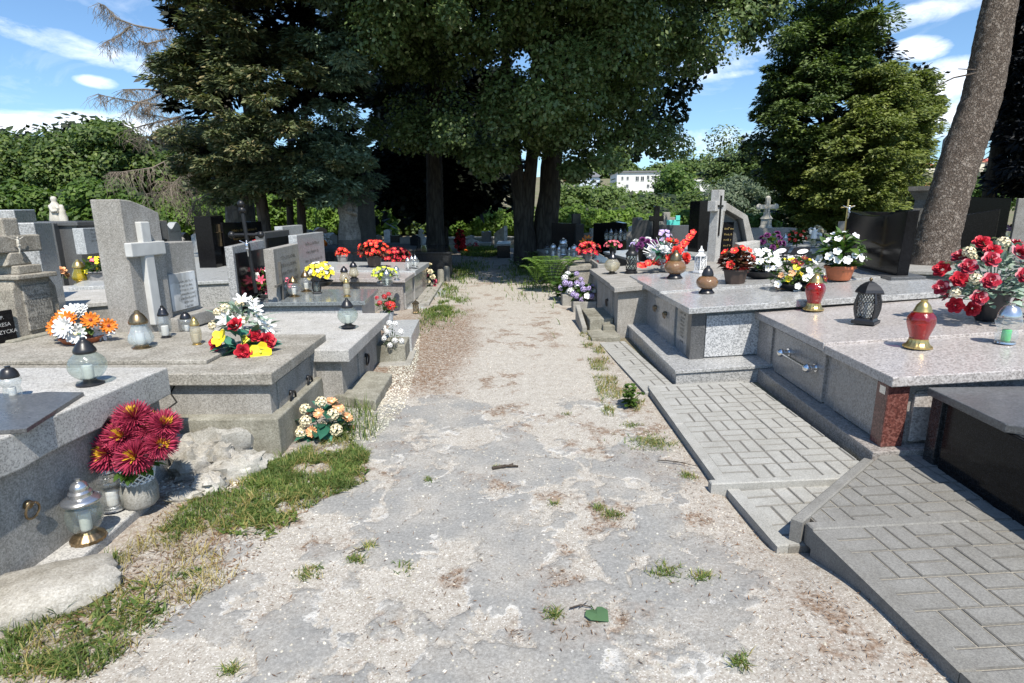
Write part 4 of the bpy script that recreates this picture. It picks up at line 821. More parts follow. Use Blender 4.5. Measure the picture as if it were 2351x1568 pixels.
T = root('ornament', atY(1545, 516, 16), 'turquoise stepped ornament on top of grey stones', 'ornament'); mb = MB(); mb.box((0, 0, .05), (.36, .08, .16)); mb.box((.12, 0, .17), (.12, .08, .16)); part('block', mb, 'turquoise', T, world=False, bevel=.01)
# granite cross with inlaid black cross, standing over the third right tomb
c = at(1636, 618, .65, .06, 2.9); c = atY(1636, 618, 8.6); hh = hz(1650, 436, 8.6) - c.z; T = root('granite_cross', c, 'tall grey granite cross with inlaid black cross', 'cross')
RM = Matrix.Rotation(.75, 3, 'Z')
def rb(mb, c_, d_): mb.box(RM @ Vector(c_), d_, .75)
mb = MB(); rb(mb, (0, 0, hh / 2), (.15, .13, hh)); rb(mb, (0, 0, hh * .8), (.33, .125, .15)); part('cross', mb, 'terrazzo_white', T, world=False, bevel=.006)
mb = MB(); rb(mb, (-.03, -.065, hh * .68), (.03, .03, hh * .5)); rb(mb, (-.03, -.066, hh * .8), (.14, .03, .03)); part('inlay', mb, 'black_granite', T, world=False)
A = atY(1672, 470, 9.1); B = atY(1735, 560, 9.6); f = Frame((A.x, A.y, .6), (atY(1722, 500, 10.6).x, 10.6, .6), 1, 0)
T = root('shelter_gravestone', f(.3, f.L / 2, 0), 'grey canopy gravestone with slanted granite wing behind granite cross', 'gravestone', 'headstones')
def zz(px, py, Y): return hz(px, py, Y)
mb = MB(); y_ = 9.3; X = lambda px: atY(px, 500, y_).x
pr = [Vector((X(1655), y_, .5)), Vector((X(1655), y_, zz(1670, 468, y_))), Vector((X(1668), y_, zz(1672, 466, y_))), Vector((X(1716), y_, zz(1716, 495, y_))), Vector((X(1737), y_, zz(1735, 555, y_))), Vector((X(1737), y_, .5)), Vector((X(1720), y_, .5)), Vector((X(1720), y_, zz(1720, 556, y_))), Vector((X(1706), y_, zz(1706, 503, y_))), Vector((X(1664), y_, zz(1664, 480, y_)))]
mb.prism(pr[:1] + pr[1:], (0, .5, 0)); part('canopy', mb, 'terrazzo', T, bevel=.006)
mb = MB(); mb.prism([Vector((X(1655), y_ + .15, .5)), Vector((X(1718), y_ + .15, .5)), Vector((X(1718), y_ + .15, zz(1718, 560, y_))), Vector((X(1702), y_ + .15, zz(1702, 510, y_))), Vector((X(1660), y_ + .15, zz(1660, 485, y_)))], (0, .2, 0)); part('back', mb, 'graphite_granite', T)
mb = MB(); xa, xb = X(1668), X(1692); mb.box(((xa + xb) / 2, y_ + .13, (.6 + zz(1680, 510, y_)) / 2), (xb - xa, .05, zz(1680, 510, y_) - .6)); pn = part('panel', mb, 'black_granite', T)
mb = MB()
for i in range(6): scribble(mb, Vector(((xa + xb) / 2, y_ + .1, zz(1680, 510, y_) - .12 - i * .09)), Vector((1, 0, 0)), Zu, Vector((0, -1, 0)), .13, .035)
part('lettering', mb, 'engraving_gold', pn)
mb = MB(); xa, xb = X(1690), X(1738); z_ = zz(1712, 558, y_ - .15); mb.hexa([Vector((xa, y_ - .35, .4)), Vector((xb, y_ - .2, .4)), Vector((xa, y_ - .02, .4)), Vector((xb, y_ - .02, .4)), Vector((xa, y_ - .35, z_ - .04)), Vector((xb, y_ - .2, z_ + .04)), Vector((xa, y_ - .02, z_)), Vector((xb, y_ - .02, z_ + .04))]); part('wing', mb, 'terrazzo_white', T, bevel=.006)
# small white cross monument
c = atY(1757, 532, 15.0); zb = c.z; h = hz(1757, 456, 15.0) - zb; c.z = zb; T = root('cross_monument', c, 'small pale stone monument topped by a rounded cross with figure', 'monument')
mb = MB(); mb.lathe([(.36, -.9), (.36, 0), (.3, .05), (.17, .12), (.14, .17), (.14, .32), (.17, .33), (.09, .42), (.09, .5)], n=4); part('pedestal', mb, 'pale_stone', T, world=False)
mb = MB(); mb.box((0, 0, .5 + (h - .5) / 2 - .03), (.1, .09, h - .44)); mb.box((0, 0, h * .76), (.42, .088, .1))
for p in ((0, 0, h), (-.22, 0, h * .76), (.22, 0, h * .76)): mb.blob(p, (.075, .05, .075), 10, 6)
part('cross', mb, 'pale_stone', T, world=False, smooth=40)
mb = MB(); christ(mb, Vector((0, -.06, h * .5)), Vector((1, 0, 0)), Vector((0, -1, 0)), h * .3); part('figure', mb, 'pale_stone', T, smooth=60, world=False)
mb = MB(); mb.box((0, -.1, -.15), (1.3, .5, .5)); part('base', mb, 'terrazzo', T, world=False)
# open book plaques on the second grey tomb row
T = root('book_stone', at(1812, 600, .7), 'pair of tilted black plaques with white oval portraits like open book', 'plaque')
for i, (xa, xb, yt, yb) in enumerate([(1772, 1803, 566, 606), (1806, 1850, 568, 606)]):
    A = at(xa - 10, yb, .72, .06, 1.6); B = at(xb - 10, yb, .72, .06, 1.6); C = atY(xb + 12, yt, A.y + .35); D = atY(xa + 18, yt, A.y + .35); mb = MB(); mb.prism([A, B, C, D], (0, .03, -.05)); lf = part('leaf', mb, 'matte_black', T, bevel=.004)
    n = (B - A).cross(D - A).normalized(); X_ = (B - A).normalized(); Y_ = (D - A).normalized(); mb = MB(); o_ = A + (B - A) * (.62 if i else .35) + (D - A) * .72
    mb.add([o_ + n * .006 + X_ * .065 * math.cos(a) + Y_ * .075 * math.sin(a) for a in [i_ * math.pi / 8 for i_ in range(16)]], [list(range(16))]); part('portrait', mb, 'porcelain', lf)
    mb = MB()
    for k in range(3): scribble(mb, A + (B - A) * .45 + (D - A) * (.45 - .16 * k), X_, Y_, n, .22, .04)
    part('lettering', mb, 'engraving_light', lf)
# beyond the pine
stone('black headstone right of the leaning pine trunk', (2218, 452), 12.2, (2312, 455), 12.0, 'black_granite', .2, side=1)
stone('dark headstone with upswept curved top under the dark spruce', (2190, 497), 10.6, (2292, 480), 10.3, 'black_granite', .16, side=1, shape='flat', lines=4, ink='engraving')
stone('plain grey upright slab at the right picture edge', (2334, 456), 9.8, (2400, 456), 9.6, 'terrazzo', .2, side=1)
stone('black low headstone peeking out left of the pine', (2055, 482), 12.0, (2110, 482), 11.8, 'black_granite', .2, side=1)
stone('black headstone corner behind the wavy black one', (1975, 486), 13.5, (2055, 487), 13.3, 'black_granite', .2, side=1)
c = atY(2128, 520, 11.0); c.z = gz(c.x, 11); zt1 = hz(2120, 428, 11.0) - c.z; T = root('monument', c, 'dark stone column with moulded cap and mourning figure behind the leaning pine', 'monument')
mb = MB(); mb.lathe([(.52, 0), (.5, .3), (.36, .4), (.3, zt1 - .25), (.4, zt1 - .12), (.46, zt1 - .08), (.46, zt1)], n=4); part('column', mb, 'dark_stone', T, world=False)
h = hz(2165, 268, 11.0) - c.z - zt1; mb = MB(); mb.lathe([(.24, 0), (.27, .2 * h), (.2, .5 * h), (.2, .7 * h), (.1, .82 * h), (.1, .9 * h), (.08, .97 * h), (0, h)], (.3, 0, zt1 - .02), 12); mb.tube([(.12, -.1, zt1 + .62 * h), (.05, -.2, zt1 + .5 * h), (.25, -.25, zt1 + .55 * h)], [.07, .06, .05], 8); part('figure', mb, 'grey_statue', T, smooth=60, world=False)
stone('grey stepped stone half hidden behind lilac flowers far right', (1935, 508), 12.6, (1962, 509), 12.4, 'terrazzo', .2, side=1)
# far end of the path
for args in [('small white gravestone with a cross before the far wall', 1082, 575, 545, .45, 'white_marble'), ('tiny white cross gravestone left of single linden', 967, 548, 533, .35, 'white_marble')]:
    lab, px, pb, pt, w, mat = args; c = atY(px, pb, 27.5); c.z = 0; h = hz(px, pt, 27.5); T = root('gravestone', c, lab, 'gravestone'); mb = MB(); mb.prism([(-w, 0, 0), (w, 0, 0), (w * .75, 0, h * .55), (0, 0, h * .85), (-w * .75, 0, h * .55)], (0, .2, 0)); mb.box((0, .1, h), (.1, .12, h * .5)); mb.box((0, .1, h * 1.05), (w * .7, .11, .1)); part('tablet', mb, mat, T, world=False, bevel=.01)
stone('dark oval topped headstone with white wreath at the path end', (1110, 531), 27.2, (1128, 532), 27.0, 'graphite_granite', .2, side=1, shape='wave')
stone('white slanted headstone beside the far end of the path', (1142, 535), 24.2, (1165, 518), 23.8, 'white_marble', .2, side=1, shape='flat')
for lab, x0, x1, yt, Y, d, m1, m2 in (('low pale tomb with black plates at the end of the path', 1099, 1127, 557, 26.4, 1.0, 'white_marble', 'blue_granite'), ('dark tomb with bright slab in tree shade left of the twin linden', 1140, 1172, 560, 19.5, 2.0, 'dark_granite', 'blue_granite'), ('white low grave slab on the far grass', 1062, 1092, 570, 27.0, .8, 'white_marble', 'white_marble')):
    A = atY(x0, yt, Y); B = atY(x1, yt, Y); T = root('tomb', ((A.x + B.x) / 2, Y, 0), lab, 'tomb'); w_ = B.x - A.x; mb = MB(); mb.box((0, d / 2, A.z / 2 - .04), (w_ * .94, d * .95, A.z - .06)); part('body', mb, m1, T, world=False, bevel=.008); mb = MB(); mb.box((0, d / 2, A.z - .03), (w_, d, .07)); part('slab', mb, m2, T, world=False, bevel=.008)
A = atY(1040, 548, 29); B = atY(1185, 547, 29); T = root('boundary_wall', (A.x, 29, 0), 'low pale boundary wall at the far end of the path', 'wall'); mb = MB(); w_ = 14
mb.box(((A.x + B.x) / 2, 29.2, A.z / 2), (w_, .3, A.z)); part('wall', mb, 'concrete', T, bevel=.01); mb = MB(); mb.box(((A.x + B.x) / 2, 29.2, A.z + .04), (w_ + .1, .42, .08)); part('coping', mb, 'pale_stone', T, bevel=.01)
# many small far gravestones between the trees
random.seed(5)
far = [(395, 534, 15, 'grey'), (428, 540, 17, 'dark'), (445, 536, 19, 'pale'), (412, 548, 14, 'grey'), (705, 531, 19, 'grey'), (722, 540, 17, 'pale'), (738, 528, 22, 'dark'), (752, 536, 20, 'white'), (765, 541, 18, 'grey'), (868, 540, 19, 'grey'), (888, 530, 22, 'white'), (905, 540, 20, 'dark'), (930, 545, 18, 'grey'), (950, 546, 17, 'dark'), (1350, 535, 20, 'grey'), (1362, 525, 24, 'pale'), (1448, 532, 19, 'grey'), (1455, 522, 22, 'white'), (1600, 536, 17, 'grey'), (1690, 530, 20, 'dark'), (1720, 527, 22, 'grey'), (1785, 540, 17, 'dark'), (1815, 533, 20, 'grey'), (1842, 541, 17, 'pale'), (1895, 545, 15, 'dark'), (1580, 528, 19, 'white'), (160, 548, 13, 'dark'), (205, 545, 15, 'grey'), (20, 520, 14, 'dark'), (330, 540, 16, 'dark')]
mm = dict(grey='terrazzo', dark='dark_granite', pale='blue_granite', white='white_marble'); cap = dict(grey='rough grey', dark='polished dark', pale='pale blue grey', white='white')
where = {395: 'right of the tall cross stele', 428: 'before the far hedge left of white panel headstone', 445: 'next to the hedge left of white panel', 412: 'low down beside open book headstone', 705: 'behind the cool grey inscription plate', 722: 'among lanterns above inscription plates', 738: 'by the hedge between conifers and saint statue', 752: 'beside the foot of the saint statue', 765: 'touching left side of saint pedestal', 868: 'right of the dark monument slab', 888: 'in the gap beneath dark evergreens', 905: 'left of red begonias in shade', 930: 'above the dark red flowers', 950: 'just left of the single linden trunk', 1350: 'between the black headstones on the right', 1362: 'near hedge between two black headstones', 1448: 'right of the wide black headstone', 1455: 'at hedge right of wide black headstone', 1600: 'left of slim black stele', 1690: 'behind the canopy gravestone', 1720: 'at the right of canopy gravestone', 1785: 'right of the small cross monument', 1815: 'under the big fir', 1842: 'behind the pale figurine', 1895: 'left of the wavy black headstone', 1580: 'next to turquoise ornament', 160: 'right of the mother and child statue', 205: 'above the pale blue headstone', 20: 'at left edge above the crucifix', 330: 'hidden beside the tall stele top'}
for px, pt, Y, k in far:
    w = random.uniform(14, 26); stone(f'{cap[k]} small gravestone {where[px]}', (px - w / 2, pt), Y, (px + w / 2, pt + random.uniform(-2, 2)), Y + random.uniform(-.3, .5), mm[k], random.uniform(.1, .2), shape=random.choice(('flat', 'arch', 'wave', 'clip', 'peak')), side=-1 if px < 1100 else 1, base=.25, lines=0, group='small far gravestones', name='gravestone', cat='gravestone')
# ---------------------------------------------------------------- grave lanterns
PROF = {
 'globe': dict(base=[(.28, 0), (.28, .025), (.2, .05), (.13, .09), (.13, .12)], glass=[(.13, .11), (.25, .17), (.35, .28), (.385, .4), (.35, .53), (.26, .63), (.19, .68)], cap=[(.2, .67), (.225, .69), (.225, .74), (.19, .8), (.13, .89), (.07, .94), (.06, .97), (.05, 1), (0, 1)]),
 'pear': dict(base=[(.27, 0), (.26, .03), (.17, .08), (.17, .12)], glass=[(.17, .11), (.28, .19), (.31, .29), (.27, .42), (.21, .55), (.185, .66)], cap=[(.23, .66), (.24, .7), (.21, .78), (.14, .89), (.07, .94), (.065, .98), (0, 1)]),
 'slim': dict(base=[(.2, 0), (.2, .03), (.13, .07), (.13, .1)], glass=[(.13, .09), (.17, .16), (.19, .3), (.2, .5), (.17, .62), (.14, .7)], cap=[(.16, .7), (.17, .74), (.13, .82), (.1, .9), (.05, .95), (.05, 1), (0, 1)]),
 'jar': dict(base=[(.24, 0), (.23, .04)], glass=[(.22, .03), (.26, .2), (.23, .36), (.3, .5), (.29, .6), (.25, .65)], cap=[(.27, .65), (.27, .7), (.24, .8), (.16, .92), (.08, .95), (.08, 1), (0, 1)]),
 'urn': dict(base=[(.29, 0), (.29, .03), (.23, .07), (.19, .15), (.19, .19)], glass=[(.18, .18), (.185, .24), (.24, .4), (.275, .54), (.26, .65), (.19, .74)], cap=[(.17, .73), (.19, .76), (.17, .8), (.14, .88), (.08, .95), (.065, .96), (.065, 1), (0, 1)]),
 'wide': dict(base=[(.31, 0), (.31, .03), (.22, .13), (.21, .17)], glass=[(.2, .16), (.36, .24), (.42, .36), (.41, .47), (.32, .58), (.2, .63)], cap=[(.22, .62), (.23, .66), (.21, .76), (.16, .87), (.08, .94), (.07, 1), (0, 1)]),
 'ribbed': dict(base=[(.33, 0), (.33, .05), (.29, .09), (.2, .13), (.17, .16)], glass=[(.17, .15), (.28, .22), (.34, .35), (.34, .46), (.3, .57), (.27, .63)], cap=[(.33, .62), (.37, .65), (.35, .69), (.22, .73), (.22, .79), (.17, .82), (.17, .88), (.11, .94), (.05, .96), (.05, 1), (0, 1)]),
 'pineapple': dict(base=[(.24, 0), (.24, .03), (.2, .06)], glass=[(.2, .05), (.29, .14), (.32, .28), (.27, .38), (.24, .45), (.28, .53), (.26, .6)], cap=[(.27, .6), (.27, .68), (.25, .69), (.25, .75), (.22, .76), (.2, .86), (.12, .94), (.05, .96), (.05, 1), (0, 1)])}
LC = {}
def lantern(kind, P, h, gl, cap, label, base=None, candle='wax_white', rz=0, group='grave lanterns'):
    T = root('grave_lantern', P, label, 'lantern', group, rz, h); q_ = .7 if kind == 'ribbed' else .9; T.scale = (h * q_, h * q_, h); base = base or cap; key = (kind, gl, cap, base, candle)
    if key not in LC:
        if kind == 'house':
            ms = []; mb = MB(); mb.box((0, 0, .03), (.5, .5, .06)); mb.box((0, 0, .085), (.42, .42, .05), taper=.9); ms.append(('base', mb, base, 0))
            mb = MB(); bul = lambda z: .17 + .05 * math.sin(math.pi * min(1, max(0, (z - .1) / .55)))
            for sx, sy in ((1, 1), (1, -1), (-1, 1), (-1, -1)): mb.tube([(sx * bul(z), sy * bul(z), z) for z in (.1, .2, .32, .45, .56, .66)], .028, 4)
            for a in range(4):
                M = Matrix.Rotation(a * math.pi / 2, 3, 'Z')
                for i in range(-6, 7):
                    for d in (1, -1):
                        pts = [];
                        for q in range(7):
                            z = .12 + .54 * q / 6; x = i * .06 + d * (z - .39) * .6
                            if abs(x) < bul(z): pts.append(M @ Vector((x, -bul(z), z)))
                        if len(pts) > 1: mb.tube(pts, .007, 3, cap=False)
            ms.append(('frame', mb, cap, 0))
            mb = MB(); mb.box((0, 0, .4), (.33, .33, .5)); ms.append(('glass', mb, gl, 0))
            mb = MB(); mb.lathe([(.27, .65), (.28, .68), (.25, .74), (.19, .82), (.1, .89), (.03, .92), (0, .92)], n=4, sq=True); ms.append(('roof', mb, cap, 0))
            mb = MB(); mb.blob((0, 0, .96), .04, 10, 8); ms.append(('knob', mb, 'bronze', 60))
            mb = MB(); mb.lathe([(.08, .12), (.08, .45), (0, .45)], n=10); ms.append(('candle', mb, candle, 40))
        elif kind == 'white_house':
            ms = []; mb = MB(); mb.box((0, 0, .03), (.42, .42, .06)); mb.box((0, 0, .08), (.36, .36, .05)); ms.append(('base', mb, base, 0))
            mb = MB()
            for sx, sy in ((1, 1), (1, -1), (-1, 1), (-1, -1)): mb.box((sx * .155, sy * .155, .36), (.035, .035, .54))
            for a in range(4):
                M = Matrix.Rotation(a * math.pi / 2, 3, 'Z')
                for i in range(26): mb.tube([M @ Vector((random.uniform(-.14, .14), -.155, random.uniform(.1, .6))), M @ Vector((random.uniform(-.14, .14), -.155, random.uniform(.1, .6)))], .011, 3)
            ms.append(('frame', mb, cap, 0)); mb = MB(); mb.box((0, 0, .36), (.26, .26, .5)); ms.append(('glass', mb, gl, 0))
            mb = MB(); mb.lathe([(.25, .62), (.25, .66), (.16, .7), (.13, .72), (.13, .8), (.16, .82), (.05, .9), (.05, .93), (.03, 1), (0, 1)], n=4); ms.append(('roof', mb, cap, 0))
        elif kind == 'lattice':
            ms = []; mb = MB(); mb.lathe([(.24, 0), (.24, .03), (.19, .06), (.19, .12)], n=16); ms.append(('base', mb, base, 40)); mb = MB()
            for i in range(10):
                for d in (1, -1): mb.tube([(.2 * math.cos(i * .628 + d * z * 4.2), .2 * math.sin(i * .628 + d * z * 4.2), z) for z in [.1 + .06 * q for q in range(9)]], .013, 4, cap=False)
            for z in (.1, .58): mb.lathe([(.2, z), (.215, z + .015), (.2, z + .03)], n=16)
            ms.append(('frame', mb, cap, 40)); mb = MB(); mb.lathe([(.17, .1), (.17, .6)], n=14); ms.append(('glass', mb, gl, 50))
            mb = MB(); mb.lathe([(.23, .6), (.23, .64), (.17, .72), (.14, .74), (.14, .84), (.1, .86), (.04, .96), (0, 1)], n=16); ms.append(('cap', mb, cap, 40))
        else:
            p = PROF[kind]; mb = MB(); mb.lathe(p['base'], n=48, rib=.03 if kind in ('urn', 'ribbed') else 0, nrib=16); ms = [('base', mb, base, 40)]
            mb = MB(); mb.lathe(p['glass'], sm=4, n=45 if kind != 'urn' else 36, rib=.035 if kind in ('pear', 'urn', 'pineapple') else .012, nrib=9 if kind != 'urn' else 6); ms.append(('glass', mb, gl, 100))
            mb = MB(); mb.lathe(p['cap'], n=24, sm=2); ms.append(('cap', mb, cap, 40))
            z = p['glass'][0][1]; mb = MB(); mb.lathe([(.1, z + .02), (.11, z + .05), (.11, z + .3), (.09, z + .31), (0, z + .31)], n=14); ms.append(('candle', mb, candle, 40))
        LC[key] = [(n, mb.mesh(n, m, smooth=sm), None) for n, mb, m, sm in ms]
    for n, me, _ in LC[key]: link(n, me, T)
    return T
def lan(kind, px, pb, pt, z, gl, cap, label, k=0, x0=0, **kw):
    P = at(px, pb, z, k, x0); lantern(kind, P, (pb - pt) * mpp(P) * 1.03, gl, cap, label, rz=random.uniform(0, 1) if kind not in ('house', 'white_house') else kw.pop('rz', .6), **kw)
K1 = dict(k=.075, x0=2.09); K2 = dict(k=.06, x0=1.6); K3 = dict(k=.08, x0=1.25); K4 = dict(k=.05, x0=.98)
lan('urn', 2106, 797, 690, .602, 'glass_red', 'brass', 'tall red glass lantern with gold cap at the front of pinkish tomb', candle='wax_red', **K1)
lan('urn', 1867, 711, 630, .618, 'glass_red', 'brass', 'smaller red glass lantern near back left of pinkish tomb', candle='wax_red', **K1)
lan('jar', 2307, 787, 698, .602, 'glass_clear', 'silver', 'clear lantern with silver cap and green insert in front of red roses', candle='wax_green', **K1)
lan('house', 1987, 741, 640, .618, 'glass_clear', 'black_plastic', 'black house shaped lantern with diamond lattice sides', rz=.75, **K1)
lan('wide', 1622, 673, 612, .665, 'glass_amber', 'black_plastic', 'round amber glass lantern nearer the slab edge of grey granite tomb', **K2)
lan('wide', 1549, 639, 577, .68, 'glass_amber', 'bronze', 'round amber lantern below the red gladioli arrangement', base='black_plastic', **K2)
lan('white_house', 1607, 626, 567, .68, 'glass_clear', 'white_paint', 'white metal lantern house with cut-out pattern', rz=.4, **K2)
lan('globe', 1405, 629, 580, .63, 'glass_gold', 'dark_metal', 'clear egg lantern with black cap on small old terrazzo tomb', **K3)
lan('lattice', 1449, 626, 560, .64, 'glass_smoke', 'black_iron', 'cylindrical black lattice lantern beside egg lantern', **K3)
lan('globe', 208, 882, 775, .665, 'glass_smoke', 'black_plastic', 'large round smoky glass lantern with black cap on nearest pale tomb')
lan('jar', 32, 914, 840, .665, 'glass_clear', 'black_plastic', 'small clear lantern with black cap behind the lying dark plaque')
lan('ribbed', 204, 1238, 1092, .058, 'glass_smoke', 'silver', 'large clear lantern with silver collar and gilt foot on stone ledge', base='bronze')
lan('pineapple', 262, 1166, 1047, .07, 'glass_clear', 'silver', 'bulbous clear lantern with ringed silver dome behind the gilt footed one')
lan('pear', 327, 802, 713, .57, 'glass_pearl', 'bronze', 'pearly pear shaped lantern with bronze cap before the cross stele')
lan('slim', 382, 778, 703, .57, 'glass_clear', 'dark_metal', 'slim clear lantern with dark grey cap next to pearly one')
lan('jar', 430, 762, 716, .57, 'glass_clear', 'dark_metal', 'squat sparkling lantern with domed grey cap at the stele foot')
lan('slim', 453, 793, 728, .57, 'glass_gold', 'brass', 'slim gold capped lantern on the cracked tomb')
lan('globe', 800, 750, 686, .5, 'glass_smoke', 'black_plastic', 'round iridescent lantern alone on the plain terrazzo slab')
lan('globe', 676, 682, 635, .465, 'glass_clear', 'bronze', 'round clear lantern on dark reflective slab right of pink bouquet')
lan('globe', 704, 670, 622, .465, 'glass_clear', 'bronze', 'second round clear lantern between pink bouquet and yellow pansies')
lan('house', 728, 674, 632, .465, 'glass_smoke', 'black_plastic', 'small black house lantern on dark reflective slab', rz=.4)
lan('slim', 797, 681, 638, .465, 'glass_gold', 'brass', 'golden angel shaped slim lantern at right of dark reflective slab')
lan('slim', 690, 640, 600, .47, 'glass_smoke', 'silver', 'grey capped lantern behind the yellow pansies')
lan('pear', 792, 652, 612, .54, 'glass_gold', 'dark_metal', 'left grey capped lantern of the pair on stepped light tomb')
lan('pear', 813, 640, 601, .54, 'glass_gold', 'dark_metal', 'right grey capped lantern of the pair on stepped light tomb')
lan('globe', 889, 655, 620, .53, 'glass_smoke', 'silver', 'pale frosted lantern before the yellow green pot plant')
lan('pear', 911, 643, 611, .53, 'glass_clear', 'silver', 'clear lantern behind yellow green pot plant')
for i, (x, b, t, w) in enumerate([(937, 617, 592, 'leftmost'), (946, 612, 588, 'middle'), (954, 613, 587, 'rightmost')]): lan('globe', x, b, t, .58, 'glass_clear', 'silver', f'{w} of three little clear lanterns by the single linden trunk')
lan('house', 955, 718, 688, .02, 'glass_gold', 'bronze', 'old bronze lantern house standing at the plinth corner', rz=.2)
lan('pear', 187, 652, 597, .52, 'glass_yellow', 'brass', 'bright yellow glass lantern left of the tall cross stele', candle='petal_yellow')
for i, (x, b, t, g_, c_, lab) in enumerate([(1270, 586, 560, 'glass_clear', 'silver', 'silver capped lantern at far left of the lantern cluster below twin linden'), (1283, 592, 566, 'glass_clear', 'silver', 'short clear lantern in the cluster below twin linden'), (1293, 584, 548, 'glass_clear', 'silver', 'tallest clear lantern of cluster below twin linden'), (1307, 590, 568, 'glass_smoke', 'silver', 'tiny smoky lantern in the cluster below twin linden'), (1318, 590, 562, 'glass_clear', 'silver', 'clear lantern at right end of the cluster below twin linden'), (1365, 600, 572, 'glass_clear', 'silver', 'clear lantern hidden by dark red begonias'), (1256, 583, 562, 'glass_smoke', 'dark_metal', 'dark capped lantern touching the twin linden trunk')]): lan('slim' if i % 2 else 'jar', x, b, t, .53, g_, c_, lab, **K4)
for i, (x, b, Y, lab) in enumerate([(1392, 553, 15.8, 'first'), (1402, 553, 15.7, 'second'), (1413, 553, 15.6, 'third'), (1424, 553, 15.5, 'fourth'), (1434, 553, 15.4, 'fifth')]): P = atY(x, b, Y); lantern('slim', P, .32, 'glass_clear', 'silver' if i % 2 else 'dark_metal', f'{lab} lantern from left in the row before the wide black headstone')
for i, (x, b, Y, lab) in enumerate([(712, 565, 15, 'small white capped lantern high above the inscription plates'), (724, 558, 16, 'small clear lantern near the saint statue'), (745, 566, 15.5, 'clear lantern left of the saint pedestal'), (1800, 575, 11.6, 'grey lantern on the flat tomb before the fir'), (1097, 562, 12.5, 'misty lantern')][:4]): P = atY(x, b, Y); lantern('slim', P, .34, 'glass_clear', 'silver', lab)
# ---------------------------------------------------------------- flowers
def petal(mb, O, d, n, l, w, cup=.25, m=0):
    d = Vector(d).normalized(); n = Vector(n); n = (n - d * n.dot(d)).normalized(); s = d.cross(n)
    mb.add([O, O + d * l * .5 - s * w / 2 + n * cup * l * .35, O + d * l * .95 - s * w * .28 + n * cup * l, O + d * l + n * cup * l * 1.05, O + d * l * .95 + s * w * .28 + n * cup * l, O + d * l * .5 + s * w / 2 + n * cup * l * .35, O + d * l * .5 + n * cup * l * .1], [[0, 6, 1], [1, 6, 3, 2], [6, 5, 4, 3], [0, 5, 6]], m)
def bloom(kind):                                # unit blooms, facing +z, radius 1
    mb = MB(); Z = Vector((0, 0, 1)); rnd = random.uniform
    def rad(a): return Vector((math.cos(a), math.sin(a), 0))
    if kind == 'rose':
        for j, (n, r, z, tilt, w) in enumerate([(6, .62, .0, .45, .85), (5, .5, .12, .85, .75), (5, .36, .22, 1.5, .6), (4, .22, .3, 2.6, .42), (3, .1, .34, 5, .26)]):
            for i in range(n):
                a = 2 * math.pi * i / n + j * .6 + rnd(-.1, .1); d = rad(a); s = Vector((-d.y, d.x, 0)); b0 = d * r * .35 + Z * (z - .25); up = (d + Z * tilt).normalized(); L = .62 if j < 2 else .5; w_ = w * .52
                p = [b0 - s * w_ * .5, b0 + s * w_ * .5, b0 + up * L * .7 + s * w_ - d * .1 * w_, b0 + up * L + s * w_ * .5 + d * .1, b0 + up * L * 1.05 + d * .16, b0 + up * L - s * w_ * .5 + d * .1, b0 + up * L * .7 - s * w_ - d * .1 * w_, b0 + up * L * .6 + d * .05]
                mb.add(p, [[0, 1, 7], [1, 2, 7], [2, 3, 7], [3, 4, 7], [4, 5, 7], [5, 6, 7], [6, 0, 7]])
    elif kind == 'mum':
        for i in range(360):
            t = math.acos(1 - 1.4 * (i + .5) / 360); a = i * 2.39996; d = Vector((math.sin(t) * math.cos(a), math.sin(t) * math.sin(a), math.cos(t))); g = t < .6
            O = d * .18; l = (.8 if not g else .5) * rnd(.85, 1.1); s = d.cross(Vector((rnd(-1, 1), rnd(-1, 1), rnd(-1, 1)))).normalized(); w = .036
            mb.add([O - s * w * .4, O + s * w * .4, O + d * l * .8 + s * w + Z * .05, O + d * l + Z * .1, O + d * l * .8 - s * w + Z * .05], [[0, 1, 2, 3, 4]], 1 if g and rnd(0, 1) < .8 else 0)
    elif kind == 'daisy':
        for k, (n, c, l) in enumerate([(13, .12, 1), (11, .35, .85)]):
            for i in range(n): petal(mb, Z * .02 * k, rad(2 * math.pi * i / n + k * .2), Z, l * rnd(.9, 1.05), .34, c)
        mb.blob((0, 0, .1), (.2, .2, .13), 8, 5, 1)
    elif kind == 'simple':
        for i in range(5): petal(mb, Vector((0, 0, 0)), rad(2 * math.pi * i / 5 + rnd(-.1, .1)), Z, 1, 1.0, rnd(.1, .35))
        mb.blob((0, 0, .1), (.16, .16, .1), 6, 4, 1)
    elif kind == 'lily':
        for k in range(2):
            for i in range(3): petal(mb, Z * -.3, rad(2 * math.pi * i / 3 + k * 1.05) + Z * .6, Z, 1.25, .5, -.12)
        mb.blob((0, 0, .15), (.1, .1, .2), 6, 4, 1)
    elif kind == 'spider':
        for i in range(34):
            a = i * 2.39996; d = (rad(a) + Z * rnd(-.1, 1.1)).normalized(); s = d.cross(Z).normalized(); mb.tube([d * .1, d * .6 + Z * .05, d * 1.1 + Z * .35 * rnd(.2, 1)], [.05, .04, .025], 4)
    elif kind == 'cluster':
        for i in range(26):
            t = math.acos(1 - 1.3 * (i + .5) / 26); a = i * 2.39996; d = Vector((math.sin(t) * math.cos(a), math.sin(t) * math.sin(a), math.cos(t))); s = d.orthogonal().normalized(); q = d.cross(s)
            for j in range(4): an = j * 1.571 + i; e = s * math.cos(an) + q * math.sin(an); petal(mb, d * .8, e, d, .27, .26, .2)
    return mb
BL = {}
def bloom_mesh(kind, mat, eye='petal_yellow'):
    if (kind, mat, eye) not in BL: BL[(kind, mat, eye)] = bloom(kind).mesh(kind, [mat, eye], smooth=0)
    return BL[(kind, mat, eye)]
